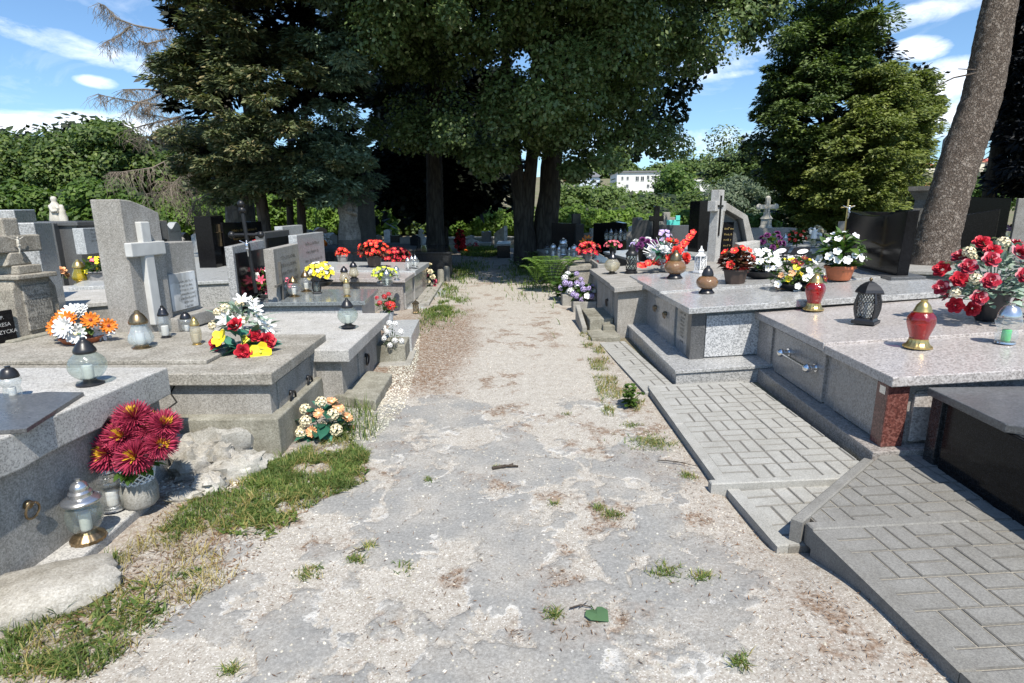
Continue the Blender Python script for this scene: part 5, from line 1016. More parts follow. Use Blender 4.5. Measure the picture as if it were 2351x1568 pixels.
def leaf(mb, O, d, n, l, w, m=0, bend=.25):
    d = Vector(d).normalized(); n = Vector(n); n = n - d * n.dot(d)
    n = n.normalized() if n.length > 1e-4 else d.orthogonal().normalized(); s = d.cross(n)
    A = [O + d * l * t - n * bend * l * t * t for t in (0, .35, .7, 1)]
    mb.add([A[0], A[1] - s * w / 2 + n * w * .12, A[1], A[1] + s * w / 2 + n * w * .12, A[2] - s * w * .4 + n * w * .1, A[2], A[2] + s * w * .4 + n * w * .1, A[3]], [[0, 2, 1], [0, 3, 2], [1, 2, 5, 4], [2, 3, 6, 5], [4, 5, 7], [5, 6, 7]], m)
POTS = {'bowl': [(.32, 0), (.5, .12), (.62, .5), (.66, .55), (.66, .62), (.58, .62), (.55, .4), (0, .38)], 'pot': [(.36, 0), (.38, .05), (.48, .8), (.53, .82), (.53, 1), (.46, 1), (.44, .8), (0, .78)], 'square': [(.42, 0), (.56, .9), (.62, .9), (.62, 1), (.54, 1), (.5, .85), (0, .8)], 'vase': [(.3, 0), (.36, .1), (.42, .7), (.48, 1), (.42, 1), (.38, .7), (0, .6)], 'low': [(.5, 0), (.55, .3), (.5, .5), (0, .5)], 'trough': [(.5, 0), (.56, .9), (.6, .92), (.6, 1), (.53, 1), (.5, .85), (0, .8)]}
def bouquet(name, P, W, Ht, label, blooms, leaf_mat, leaves=(60, .1, .04), pot=None, dome=1.0, lift=.25, group=None, face=.45, dense=1.0, cat='flowers', seed=0, sprigs=None):
    """P base point, W width, Ht height of everything; blooms = [(kind, material, eye, number, radius)]"""
    random.seed(900 + seed + int(P.x * 37) + int(P.y * 91)); T = root(name, P, label, cat, group); z0 = 0
    if pot:
        kind, mat, pw, ph = pot; mb = MB(); nn = 4 if kind in ('square', 'trough') else 20
        mb.lathe([(r * pw, z * ph) for r, z in POTS[kind]], n=nn if kind != 'square' else 8); o = part('pot', mb, [mat], T, smooth=35, world=False); z0 = ph * .85
        if kind == 'trough': o.scale = (1.25, .7, 1); o.rotation_euler.z = math.pi / 4 if 0 else 0
        mb = MB(); mb.lathe([(.44 * pw, ph * .84), (0, ph * .86)], n=12); part('soil', mb, 'soil', T, world=False)
    R_ = Vector((W / 2, W / 2 * .85, max(.02, Ht - z0)))
    def spot(rmin=.0, rmax=1.0, zmin=0.0):
        while True:
            d = Vector((random.gauss(0, 1), random.gauss(0, 1), random.gauss(0, 1))); d.normalize()
            d.z = abs(d.z) if random.random() < .8 else d.z * .3
            if d.z > zmin - .35: break
        q = random.uniform(rmin, rmax) ** .5; return Vector((d.x * R_.x * q, d.y * R_.y * q, z0 + R_.z * (lift + (1 - lift) * d.z) * q * 1.0)), d
    mb = MB(); nl, ll, lw = leaves
    for i in range(nl):
        p, d = spot(.25, 1.0); dd = Vector((d.x, d.y, d.z * .5 + random.uniform(-.4, .5))); leaf(mb, p - dd.normalized() * ll * .5, dd + Vector((random.uniform(-.5, .5), random.uniform(-.5, .5), 0)), Zu + d * .4 + Vector((random.uniform(-.5, .5), random.uniform(-.5, .5), 0)), ll * random.uniform(.7, 1.25), lw * random.uniform(.8, 1.2), bend=random.uniform(.05, .4))
    for i in range(max(4, nl // 8)): p, d = spot(.4, .9); mb.tube([(0, 0, z0 * .9), p * .5 + Vector((0, 0, z0 * .4)), p], .0035 * max(1, W * 2), 4, cap=False)
    part('foliage', mb, leaf_mat, T, world=False)
    placed = []
    for kind, mat, eye, n, r in blooms:
        me = bloom_mesh(kind, mat, eye); nm = {'mum': 'chrysanthemum', 'simple': 'flower', 'spider': 'spider_flower', 'cluster': 'flower_cluster'}.get(kind, kind)
        for i in range(n):
            for t in range(30):
                p, d = spot(.8, 1.0, .05)
                if d.y > .35 and random.random() < .8: continue
                if all((p - q).length > (r + rq) * .72 * dense for q, rq in placed) or t == 29: break
            placed.append((p, r)); n_ = (d + Vector((random.uniform(-.25, .25), random.uniform(-.25, .25) - face, .25))).normalized()
            o = link(nm, me, T, p, n_.to_track_quat('Z', 'Y').to_euler(), r * random.uniform(.88, 1.12))
    for sp in (sprigs or []): sp(T, R_, z0)
    return T
def bq(name, px, pb, x0, x1, pt, z, label, blooms, lm, k=0, xx=0, pot=None, **kw):
    P = at(px, pb, z, k, xx); s = mpp(P); bl = [(a, b, c, n, r * s) for a, b, c, n, r in blooms]; pt_ = pot and (pot[0], pot[1], pot[2] * s, pot[3] * s)
    lv = kw.pop('leaves', (60, 20, 9)); return bouquet(name, P + Vector(((x0 + x1) / 2 - px, 0, 0)) * s * (0 if pot else 1), (x1 - x0) * s, (pb - pt) * s * 1.0, label, bl, lm, leaves=(lv[0], lv[1] * s, lv[2] * s), pot=pt_, **kw)
# right side
bq('rose_bouquet', 2268, 735, 2150, 2385, 545, .61, 'big bouquet of dusty red roses with eucalyptus in black vase', [('rose', 'rose_edged', 'petal_yellow', 16, 21), ('rose', 'rose_red', 'petal_yellow', 10, 20), ('cluster', 'petal_cream', 'petal_cream', 8, 14)], 'eucalyptus_leaf', .075, 2.09, pot=('vase', 'black_plastic', 78, 72), leaves=(420, 17, 14), face=.8, lift=.0)
bq('begonia_pot', 1687, 652, 1648, 1728, 562, .67, 'red begonia with bronze leaves in dark square pot', [('simple', 'begonia_red', 'petal_yellow', 9, 9)], 'red_leaf', .06, 1.6, pot=('square', 'brown_plastic', 50, 34), leaves=(190, 17, 12), face=.6)
bq('petunia_bowl', 1744, 637, 1708, 1796, 574, .68, 'white petunias in a black bowl', [('simple', 'petal_white', 'petal_yellow', 26, 9)], 'plant_leaf', .06, 1.6, pot=('bowl', 'black_plastic', 64, 24), leaves=(170, 13, 7))
bq('pansy_bowl', 1826, 664, 1768, 1890, 587, .665, 'mixed yellow, white and dark red pansies spilling over a black bowl', [('simple', 'petal_white', 'petal_yellow', 15, 8.5), ('simple', 'petal_yellow', 'petal_maroon', 10, 8), ('simple', 'petal_maroon', 'petal_yellow', 5, 7.5), ('simple', 'petal_peach', 'petal_maroon', 5, 7)], 'plant_leaf', .06, 1.6, pot=('bowl', 'black_plastic', 66, 22), leaves=(300, 13, 7), lift=0)
bq('begonia_pot', 1925, 642, 1868, 1975, 530, .68, 'leafy white begonia in an orange terracotta pot', [('simple', 'petal_white', 'petal_cream', 17, 9)], 'plant_leaf', .06, 1.6, pot=('pot', 'terracotta', 62, 32), leaves=(230, 24, 13), face=.3)
def glad(x1, y1, x2, y2, z, mat, n=9):          # a spray of blooms along a stem
    def fn(T, R_, z0):
        o = Vector(T.location); s = mpp(o); me = bloom_mesh('simple', mat, 'petal_yellow')
        a = Vector(((x1 - CX_) * s, -.02, z0 + (CY_ - y1) * s)); b_ = Vector(((x2 - CX_) * s, .05, z0 + (CY_ - y2) * s))
        mb = MB(); mb.tube([a, (a + b_) / 2 + Vector((0, 0, .01)), b_], .004, 5); part('stem', mb, 'plant_leaf', T, world=False)
        for i in range(n): link('flower', me, T, a.lerp(b_, (i + .3) / n) + Vector((random.uniform(-.012, .012), -.015, random.uniform(-.012, .012))), Vector((random.uniform(-.4, .4), -1, .5)).to_track_quat('Z', 'Y').to_euler(), s * (11 - 4 * i / n))
    return fn
CX_, CY_ = 1535, 610
bq('flower_arrangement', 1538, 620, 1500, 1590, 555, .675, 'red gladioli, white spider bloom and white roses arrangement', [('spider', 'petal_white', 'petal_cream', 1, 36), ('rose', 'petal_white', 'petal_cream', 3, 12), ('rose', 'begonia_red', 'petal_yellow', 3, 13), ('daisy', 'begonia_red', 'petal_yellow', 1, 19)], 'silk_leaf', .07, 1.4, pot=('low', 'grey_plastic', 40, 20), leaves=(45, 26, 11), sprigs=[glad(1535, 605, 1588, 537, 0, 'begonia_red', 10), glad(1530, 600, 1462, 618, 0, 'begonia_red', 12), glad(1525, 602, 1500, 612, 0, 'rose_red', 7)])
bq('flower_bunch', 1478, 600, 1445, 1515, 548, .66, 'white and dark purple artificial flower bunch behind black lattice lantern', [('rose', 'petal_white', 'petal_cream', 8, 9), ('rose', 'petal_purple', 'petal_lilac', 7, 9), ('simple', 'petal_lilac', 'petal_yellow', 6, 8)], 'grey_leaf', .05, 1.2, pot=('vase', 'black_plastic', 34, 26), leaves=(60, 14, 8))
bq('begonia_pot', 1352, 600, 1322, 1378, 556, .55, 'dark red begonias on the lantern covered low tomb', [('simple', 'rose_red', 'petal_yellow', 22, 6)], 'red_leaf', .05, 1, pot=('pot', 'grey_plastic', 24, 20), leaves=(90, 10, 7))
bq('flower_bunch', 1345, 578, 1330, 1366, 545, .6, 'bright orange lilies among begonias below twin linden', [('lily', 'petal_orange', 'petal_yellow', 7, 9)], 'plant_leaf', .05, 1, leaves=(40, 12, 5))
bq('flower_pot', 1407, 582, 1388, 1428, 552, .66, 'pinkish potted plant in the shade behind dark red begonias', [('simple', 'petal_pink', 'petal_yellow', 12, 4)], 'plant_leaf', .05, 1, pot=('pot', 'black_plastic', 18, 16), leaves=(80, 9, 6))
bq('flower_bunch', 1520, 560, 1498, 1544, 528, .72, 'lilac flower bunch before the flat grey headstone', [('simple', 'petal_lilac', 'petal_yellow', 12, 6), ('simple', 'petal_pink', 'petal_yellow', 5, 6)], 'grey_leaf', .0, 1, leaves=(40, 10, 6))
bq('flower_bunch', 1765, 585, 1738, 1800, 532, .74, 'drooping dark purple flowers right of the canopy gravestone', [('rose', 'petal_purple', 'petal_purple', 16, 8)], 'plant_leaf', .0, 1, leaves=(60, 14, 7))
bq('flower_bunch', 1870, 560, 1850, 1896, 520, .8, 'cream and white flowers beside small white figurine', [('rose', 'petal_cream', 'petal_yellow', 12, 8), ('rose', 'petal_white', 'petal_cream', 5, 8)], 'plant_leaf', .0, 1, leaves=(30, 10, 6))
bq('flower_bunch', 1836, 560, 1805, 1850, 523, .8, 'leafy green plant with red trough under the fir', [('simple', 'begonia_red', 'petal_yellow', 9, 4)], 'bush_leaf', .0, 1, leaves=(110, 16, 7))
bq('flower_bunch', 1788, 570, 1776, 1804, 552, .74, 'small yellow flowers before the open book plaques', [('simple', 'petal_yellow', 'petal_orange', 12, 4)], 'plant_leaf', .0, 1, leaves=(40, 9, 5))
bq('flower_bunch', 2097, 545, 2078, 2112, 515, .85, 'lime yellow silk flower hung on the black headstone edge', [('rose', 'petal_lime', 'petal_yellow', 6, 11)], 'pale_leaf', .0, 1, leaves=(14, 12, 8))
bq('flower_bunch', 2285, 560, 2235, 2352, 510, .75, 'dusky orchids standing in shade behind the red roses', [('simple', 'petal_orchid', 'petal_cream', 16, 11), ('simple', 'petal_cream', 'petal_yellow', 5, 8)], 'yew_leaf', .0, 1, leaves=(60, 16, 9))
# left side
bq('daisy_bouquet', 190, 790, 122, 258, 712, .57, 'orange and white artificial daisies with variegated leaves in a terracotta bowl', [('daisy', 'petal_orange', 'petal_maroon', 8, 20), ('daisy', 'petal_white', 'petal_cream', 5, 24)], 'plant_leaf', pot=('bowl', 'terracotta', 66, 30), leaves=(30, 26, 14), seed=3, face=.9)
bq('daffodil_rose_bouquet', 556, 808, 496, 622, 736, .55, 'artificial bunch of yellow daffodils and red roses with teal leaves', [('rose', 'rose_red', 'petal_yellow', 6, 20), ('simple', 'petal_yellow', 'petal_lime', 4, 22)], 'silk_leaf', leaves=(30, 46, 22), face=.9, lift=.1, seed=4)
bq('flower_bunch', 555, 757, 494, 622, 676, .52, 'white and pale teal artificial lilies with feathery leaves', [('lily', 'petal_white', 'petal_cream', 10, 16), ('cluster', 'petal_cream', 'petal_cream', 6, 12)], 'eucalyptus_leaf', leaves=(90, 40, 8), lift=.05, seed=5)
bq('flower_bunch', 622, 682, 582, 668, 617, .465, 'pink and white lilies in a pale bowl on dark reflective slab', [('lily', 'petal_pink', 'petal_white', 10, 11), ('rose', 'petal_white', 'petal_cream', 6, 11), ('rose', 'rose_dusty', 'petal_cream', 5, 10)], 'plant_leaf', pot=('bowl', 'grey_plastic', 46, 18), leaves=(60, 20, 8), seed=6)
bq('pansy_bowl', 736, 657, 698, 762, 600, .5, 'yellow pansies and small white blooms in a bowl', [('simple', 'petal_yellow', 'petal_maroon', 26, 6.5), ('simple', 'petal_white', 'petal_cream', 16, 5)], 'plant_leaf', pot=('bowl', 'black_plastic', 44, 20), leaves=(90, 10, 6))
bq('flower_bunch', 690, 640, 674, 706, 616, .48, 'little white flower heap left of yellow pansies', [('simple', 'petal_white', 'petal_cream', 18, 6)], 'plant_leaf', leaves=(20, 8, 5))
bq('flower_pot', 884, 652, 855, 915, 612, .53, 'yellow green pot plant on stepped light tomb', [('simple', 'petal_lime', 'petal_yellow', 30, 4)], 'acacia_leaf', pot=('low', 'grey_plastic', 34, 14), leaves=(150, 9, 5))
bq('begonia_pot', 787, 603, 772, 802, 570, .56, 'small red begonia in grey pot left of the larger one', [('simple', 'begonia_red', 'petal_yellow', 16, 5.5)], 'red_leaf', pot=('pot', 'grey_plastic', 26, 18), leaves=(50, 9, 6))
bq('begonia_pot', 860, 611, 826, 902, 552, .58, 'large red begonia in grey brown pot', [('simple', 'begonia_red', 'petal_yellow', 34, 5.5)], 'red_leaf', pot=('pot', 'brown_plastic', 36, 24), leaves=(190, 11, 7))
bq('begonia_bed', 915, 603, 880, 946, 566, .5, 'deep red begonia clump in shade by the single linden', [('simple', 'rose_red', 'petal_yellow', 30, 5)], 'red_leaf', leaves=(150, 11, 7))
bq('flower_bunch', 985, 655, 976, 1000, 604, .05, 'upright dried mixed flower bunch next to the concrete bollards', [('rose', 'petal_cream', 'petal_yellow', 6, 7), ('rose', 'petal_pink', 'petal_cream', 4, 7)], 'plant_leaf', leaves=(24, 10, 5), lift=.0)
bq('geranium_pot', 890, 745, 866, 920, 668, .2, 'leggy red geranium in a bluish stone vase', [('cluster', 'begonia_red', 'petal_yellow', 1, 12), ('cluster', 'rose_red', 'petal_yellow', 6, 6)], 'plant_leaf', pot=('vase', 'blue_granite', 34, 30), leaves=(70, 10, 8))
bq('flower_bunch', 903, 790, 876, 926, 738, .2, 'white trailing flowers growing in the chipped trough', [('cluster', 'petal_white', 'petal_cream', 9, 8)], 'grey_leaf', leaves=(60, 8, 4), lift=0)
bq('flower_bunch', 745, 1000, 686, 810, 912, .0, 'peach and cream artificial flowers with teal leaves on the ground by the tomb rings', [('daisy', 'petal_peach', 'petal_cream', 8, 15), ('cluster', 'petal_cream', 'petal_cream', 8, 15)], 'silk_leaf', leaves=(46, 44, 24), lift=.0, seed=8)
bq('flower_bunch', 232, 1040, 215, 262, 962, .28, 'withered white blossoms leaning on the nearest tomb wall', [('lily', 'petal_cream', 'petal_white', 7, 10)], 'dry_grass', leaves=(12, 16, 5))
bq('flower_box', 228, 650, 196, 262, 590, .52, 'yellow and violet flowers in a long grey box beside the yellow lantern', [('simple', 'petal_yellow', 'petal_lime', 18, 5), ('simple', 'petal_pink', 'petal_cream', 5, 6)], 'plant_leaf', pot=('trough', 'grey_plastic', 62, 28), leaves=(150, 10, 6))
bq('flower_bunch', 140, 640, 128, 152, 618, .5, 'single peach rose bloom peeking from behind the grey pillar stone', [('rose', 'petal_peach', 'petal_cream', 3, 11)], 'plant_leaf', leaves=(8, 10, 6))
bq('flower_pot', 487, 580, 470, 506, 552, .58, 'small white flowers in round stone pot before the black wall headstone', [('simple', 'petal_white', 'petal_cream', 9, 3.5)], 'plant_leaf', pot=('bowl', 'grey_plastic', 34, 18), leaves=(60, 9, 5))
bq('rose_bouquet', 600, 610, 585, 612, 535, .6, 'red roses on tall stems behind the black framed headstone', [('rose', 'begonia_red', 'petal_yellow', 6, 8)], 'plant_leaf', leaves=(20, 10, 6), lift=.0)
bq('flower_bunch', 730, 562, 706, 760, 540, .75, 'mixed bright flowers on the black tomb behind inscription plates', [('rose', 'petal_orange', 'petal_yellow', 7, 7), ('rose', 'petal_white', 'petal_cream', 7, 6), ('rose', 'petal_pink', 'petal_cream', 5, 6)], 'plant_leaf', leaves=(30, 9, 5))
bq('flower_bush', 1056, 582, 1046, 1068, 526, .0, 'dark red flowering shrub at the path end right of single linden', [('rose', 'rose_red', 'petal_maroon', 22, 6)], 'red_leaf', leaves=(120, 10, 6), lift=.35)
bq('flower_bunch', 1086, 570, 1074, 1098, 556, .0, 'pinkish flowers before the far white gravestone', [('rose', 'petal_pink', 'petal_white', 10, 4)], 'plant_leaf', leaves=(20, 6, 4))
bq('flower_bunch', 1070, 583, 1064, 1077, 574, .0, 'orange flower on the grass at the end of the path', [('rose', 'petal_orange', 'petal_peach', 5, 4)], 'plant_leaf', leaves=(10, 5, 3))
# chrysanthemums in the lattice pot by the nearest tomb
P = at(325, 1157, .06); s = mpp(P); T = root('chrysanthemum_pot', P, 'red and gold chrysanthemums in white lattice basket on ribbed grey pot', 'flowers')
mb = MB(); mb.lathe([(30 * s, 0), (36 * s, 8 * s), (38 * s, 40 * s), (33 * s, 62 * s), (27 * s, 62 * s), (0, 50 * s)], n=28, rib=.02, nrib=14); part('pot', mb, 'concrete', T, smooth=40, world=False)
mb = MB()
for i in range(16):
    for d in (1, -1): mb.tube([((32 + 8 * z) * s * math.cos(i * .3927 + d * z * 1.1), (32 + 8 * z) * s * math.sin(i * .3927 + d * z * 1.1), (58 + 36 * z) * s) for z in (0, .33, .66, 1)], 1.7 * s, 4)
mb.lathe([(39 * s, 93 * s), (42 * s, 95 * s), (40 * s, 98 * s)], n=24); mb.lathe([(31 * s, 58 * s), (34 * s, 60 * s), (32 * s, 63 * s)], n=24); part('basket', mb, 'white_paint', T, world=False)
mb = MB()
for i in range(34): a = random.uniform(0, 6.28); d = Vector((math.cos(a), math.sin(a), random.uniform(-.2, .9))); leaf(mb, Vector((0, 0, 95 * s)) + d * 25 * s, d, Zu, 40 * s, 20 * s)
for x, z in ((-50, 130), (40, 170), (0, 200), (60, 140), (-10, 120)): mb.tube([(0, 0, 60 * s), (x * s, 0, z * s)], 2 * s, 5)
part('foliage', mb, 'plant_leaf', T, world=False)
me = bloom_mesh('mum', 'mum_red', 'mum_gold')
for (x, y, z, r, n) in [(14, 0, 208, 42, (0, -.3, 1)), (-26, -2, 172, 40, (-.4, -.6, .8)), (40, 6, 178, 38, (.1, -.5, .9)), (78, 2, 190, 38, (.6, -.4, .8)), (-30, -34, 140, 45, (-.4, -1, .45)), (32, -40, 134, 43, (.1, -1, .5)), (76, -16, 152, 38, (.7, -.7, .4)), (-2, -20, 172, 42, (0, -1, .8)), (20, 30, 180, 46, (.2, .8, .8))]:
    link('chrysanthemum', me, T, (x * s, y * s, z * s), Vector(n).to_track_quat('Z', 'Y').to_euler(), r * s)
# thin crucifix on the wavy black headstone's tomb, figurines
A = at(1930, 612, .7, .06, 1.6); hgt = (612 - 462) * mpp(A); T = root('crucifix', A, 'thin gilt crucifix with silver figure before the wavy black headstone', 'crucifix'); mb = MB(); mb.tube([(0, 0, 0), (.0, 0, hgt)], .01, 6); mb.tube([(-.08, 0, hgt * .88), (.08, 0, hgt * .9)], .01, 6); mb.tube([(-.12, 0, .3), (0, 0, .24), (.12, 0, .3)], .01, 6); part('cross', mb, 'brass', T, world=False)
mb = MB(); christ(mb, Vector((0, -.02, hgt * .72)), Vector((1, 0, 0)), Vector((0, -1, 0)), hgt * .2); part('figure', mb, 'silver', T, smooth=60, world=False)
c = atY(1868, 548, 11.4); T = root('figurine', c, 'small white angel figurine on the flat grey tomb', 'figurine', sc=.5); mb = MB(); mb.lathe([(.11, 0), (.12, .08), (.08, .22), (.09, .28), (.04, .32), (.055, .37), (.03, .42), (0, .43)], n=12)
for s_ in (-1, 1): mb.prism([(s_ * .03, .05, .3), (s_ * .16, .07, .38), (s_ * .15, .07, .2), (s_ * .04, .05, .16)], (0, .02, 0))
part('figure', mb, 'porcelain', T, smooth=50, world=False)
# flower troughs by the small old tomb
for i, (px, pb, pt, x0, x1, lab, bl) in enumerate([(1340, 705, 655, 1310, 1366, 'lilac and white flowers in stone trough nearest the steps', [('cluster', 'petal_lilac', 'petal_white', 12, 8), ('simple', 'petal_white', 'petal_yellow', 8, 7)]), (1312, 690, 628, 1290, 1338, 'white geraniums and lilac blooms in the rear stone trough', [('cluster', 'petal_lilac', 'petal_white', 7, 8), ('cluster', 'petal_white', 'petal_cream', 4, 9)])]):
    P = at(px, pb + 8, .02); s = mpp(P); T = root('stone_trough', P, f'rough concrete trough holding {"nearer" if i == 0 else "rear"} lilac flowers', 'trough', 'concrete troughs'); mb = MB(); w, d, h = (x1 - x0) * s * .95, .3, 24 * s
    mb.hexa([Vector((a * w / 2, b_ * d / 2, e)) for e in (-.05, h) for b_ in (-1, 1) for a in (-1, 1)]); part('trough', mb, 'concrete', T, world=False, bevel=.012)
    bouquet('flower_patch', P + Vector((0, 0, h)), (x1 - x0) * s, (pb - pt) * s - h * .4, lab, [(a, b_, c_, n, r * s) for a, b_, c_, n, r in bl], 'plant_leaf', leaves=(120, 15 * s, 10 * s))
# plants on the ground
def plant(name, P, Ht, W, n, lab, mat='plant_leaf', ll=.1, lw=.06, stems=5, cat='plant'):
    T = root(name, P, lab, cat); mb = MB()
    for i in range(stems):
        a = random.uniform(0, 6.28); tip = Vector((math.cos(a) * W / 2 * random.uniform(.2, 1), math.sin(a) * W / 2 * random.uniform(.2, 1), Ht * random.uniform(.6, 1))); pts = [Vector((0, 0, 0)), tip * .5 + Vector((0, 0, Ht * .1)), tip]; mb.tube(pts, .003, 4, cap=False)
        for j in range(n // stems):
            t = random.uniform(.15, 1); p = pts[0].lerp(tip, t); b_ = random.uniform(0, 6.28); leaf(mb, p, (math.cos(b_), math.sin(b_), random.uniform(-.1, .6)), Zu, ll * random.uniform(.6, 1.2), lw * random.uniform(.7, 1.2))
    part('leaves', mb, mat, T, world=False); return T
P = at(1443, 938); plant('weed', P, 58 * mpp(P), .22, 90, 'leafy green weed growing against the paved strip edge', 'bush_leaf', .06, .042, 7)
P = at(1975, 1378); plant('weed', P, .07, .1, 24, 'tiny yellowish weed at the dark pavement kerb', 'acacia_leaf', .03, .015, 4)
P = at(1292, 690); plant('hosta', P, .45, .55, 60, 'broad leaved dark plant between fern and stone troughs', 'plant_leaf', .17, .13, 8)
P = at(1228, 626); plant('shrub', P, .55, .8, 300, 'dark leafy shrub at foot of twin linden', 'linden_leaf', .11, .08, 14, 'shrub')
P = at(1196, 618); plant('shrub', P, .4, .8, 200, 'low dark undergrowth left of the fern', 'linden_leaf', .1, .07, 12, 'shrub')
for i, (px, pb, n, L_, lab) in enumerate([(1268, 668, 19, .95, 'sunlit pale green fern beside the path'), (1232, 652, 12, .6, 'smaller fern fronds at path edge')]):
    P = at(px, pb, .02); T = root('fern', P, lab, 'fern', 'ferns'); mb = MB()
    for k in range(n):
        a = 2 * math.pi * k / n + random.uniform(-.2, .2); d = Vector((math.cos(a), math.sin(a), 0)); s_ = Vector((-d.y, d.x, 0)); pts = [d * L_ * t * .6 + Zu * (L_ * (1.6 * t - .95 * t * t)) for t in [q / 16 for q in range(17)]]
        mb.tube(pts, .004, 3, cap=False)
        for q in range(2, 17):
            w = L_ * .2 * math.sin(math.pi * (q / 17) ** .7)
            for e in (-1, 1): leaf(mb, pts[q], s_ * e + d * .35, Zu, w, .05 * L_, bend=.15)
    part('fronds', mb, 'fern_leaf', T, world=False)
# fallen leaf and twigs on the path
P = at(1370, 1428); P.z = pz(np.array([P.x]), np.array([P.y]))[0] + .008; s = mpp(P); T = root('fallen_leaf', P, 'single green heart shaped leaf lying on the path', 'leaf'); mb = MB()
out = [(-6, -18), (-24, -10), (-28, 4), (-16, 14), (4, 18), (24, 16), (26, 0), (28, -14), (16, -22), (4, -20), (-2, -14)]; c0 = (0, 0, .006)
mb.add([c0] + [(x * s, -y * s * 1.25, .003 + .004 * math.sin(x * .2)) for x, y in out], [[0, 1 + (i + 1) % 11, 1 + i] for i in range(11)]); part('blade', mb, 'fallen_leaf', T, world=False); mb = MB(); mb.tube([(-4 * s, 16 * s, .003), (-10 * s, 30 * s, .008)], .0018, 4); part('stalk', mb, 'plant_leaf', T, world=False)
for i, (x1, y1, x2, y2, lab) in enumerate([(1308, 1396, 1362, 1394, 'thin straight twig above the fallen leaf'), (1510, 1056, 1600, 1070, 'reddish forked twig beside the paved strip'), (838, 1260, 800, 1272, 'thin pale twig on the broken concrete'), (1130, 1075, 1190, 1070, 'dark bark scrap with green leaf in the middle of the path')]):
    A, B = at(x1, y1, .03), at(x2, y2, .03); T = root('twig', A, lab, 'twig', 'twigs on the path'); mb = MB(); r = .0035 if i < 3 else .011; mb.tube([A, A.lerp(B, .5) + Vector((0, .012, .004)), B], [r, r * .8, r * .5], 5); mb.tube([A.lerp(B, .4), A.lerp(B, .8) + Vector((.0, .03, .004))], r * .5, 4); part('stick', mb, 'spruce_bark', T)
# ---------------------------------------------------------------- trees
def leaf_quads(C, D, N, L, W, fold=.0):
    """rhombic leaves: centres, directions, normals, length, width arrays"""
    D = D / np.linalg.norm(D, axis=1, keepdims=True); S = np.cross(D, N); S /= np.linalg.norm(S, axis=1, keepdims=True) + 1e-9; L = L[:, None]; W = W[:, None]
    V = np.stack([C - D * L * .5, C - S * W * .5 + D * L * .05, C + D * L * .5, C + S * W * .5 + D * L * .05], 1).reshape(-1, 3); return V, np.arange(len(V)).reshape(-1, 4)
def unit(n): d = RNG.normal(size=(n, 3)); return d / np.linalg.norm(d, axis=1, keepdims=True)
def crown_pts(poly, Y0, thick, n, front=.7, r=0, bough=None):
    if bough:                                   # clusters gathered along separate boughs, gaps left between them
        nb, sx, sz = bough; B = crown_pts(poly, Y0, thick, nb, front, r * 1.6); k = RNG.integers(len(B), size=n); o = RNG.normal(size=(n, 3)) * np.array([sx, sx, sz]); o[:, 2] -= .45 * (np.abs(o[:, 0]) + np.maximum(-o[:, 1], 0)) * .6; C = B[k] + o; q = np.array([(CX + F * ((a * math.cos(ROLL) + (b_ * math.sin(PITCH) + (c - H) * math.cos(PITCH)) * math.sin(ROLL)) / (b_ * math.cos(PITCH) - (c - H) * math.sin(PITCH))), CY + F * (a * math.sin(ROLL) - (b_ * math.sin(PITCH) + (c - H) * math.cos(PITCH)) * math.cos(ROLL)) / (b_ * math.cos(PITCH) - (c - H) * math.sin(PITCH))) for a, b_, c in C]); return C[inpoly(q, np.array(poly, float)) | (RNG.random(len(C)) < .12)]
    P = np.array(poly, float); lo, hi = P.min(0), P.max(0); q = RNG.uniform(lo, hi, (n * 6, 2)); q = q[inpoly(q, P)]; a = P; b_ = np.roll(P, -1, 0)
    dist = np.full(len(q), 1e9)
    for i in range(len(P)):
        ab = b_[i] - a[i]; t = np.clip(((q - a[i]) @ ab) / (ab @ ab), 0, 1); dist = np.minimum(dist, np.linalg.norm(q - (a[i] + t[:, None] * ab), axis=1))
    mg = min(.72 * r * F / Y0, dist.max() * .5); ok = dist > mg * RNG.uniform(.55, 1, len(q)); q = q[ok][:n]; dist = dist[ok][:n]
    half = thick * np.sqrt(np.clip(dist / max(dist.max() * .8, 1), .03, 1)); u = np.where(RNG.random(len(q)) < front, -RNG.uniform(.55, 1, len(q)), RNG.uniform(-.5, 1, len(q)))
    Y = Y0 + u * half; return np.array([tuple(atY(x, y, yy)) for (x, y), yy in zip(q, Y)])
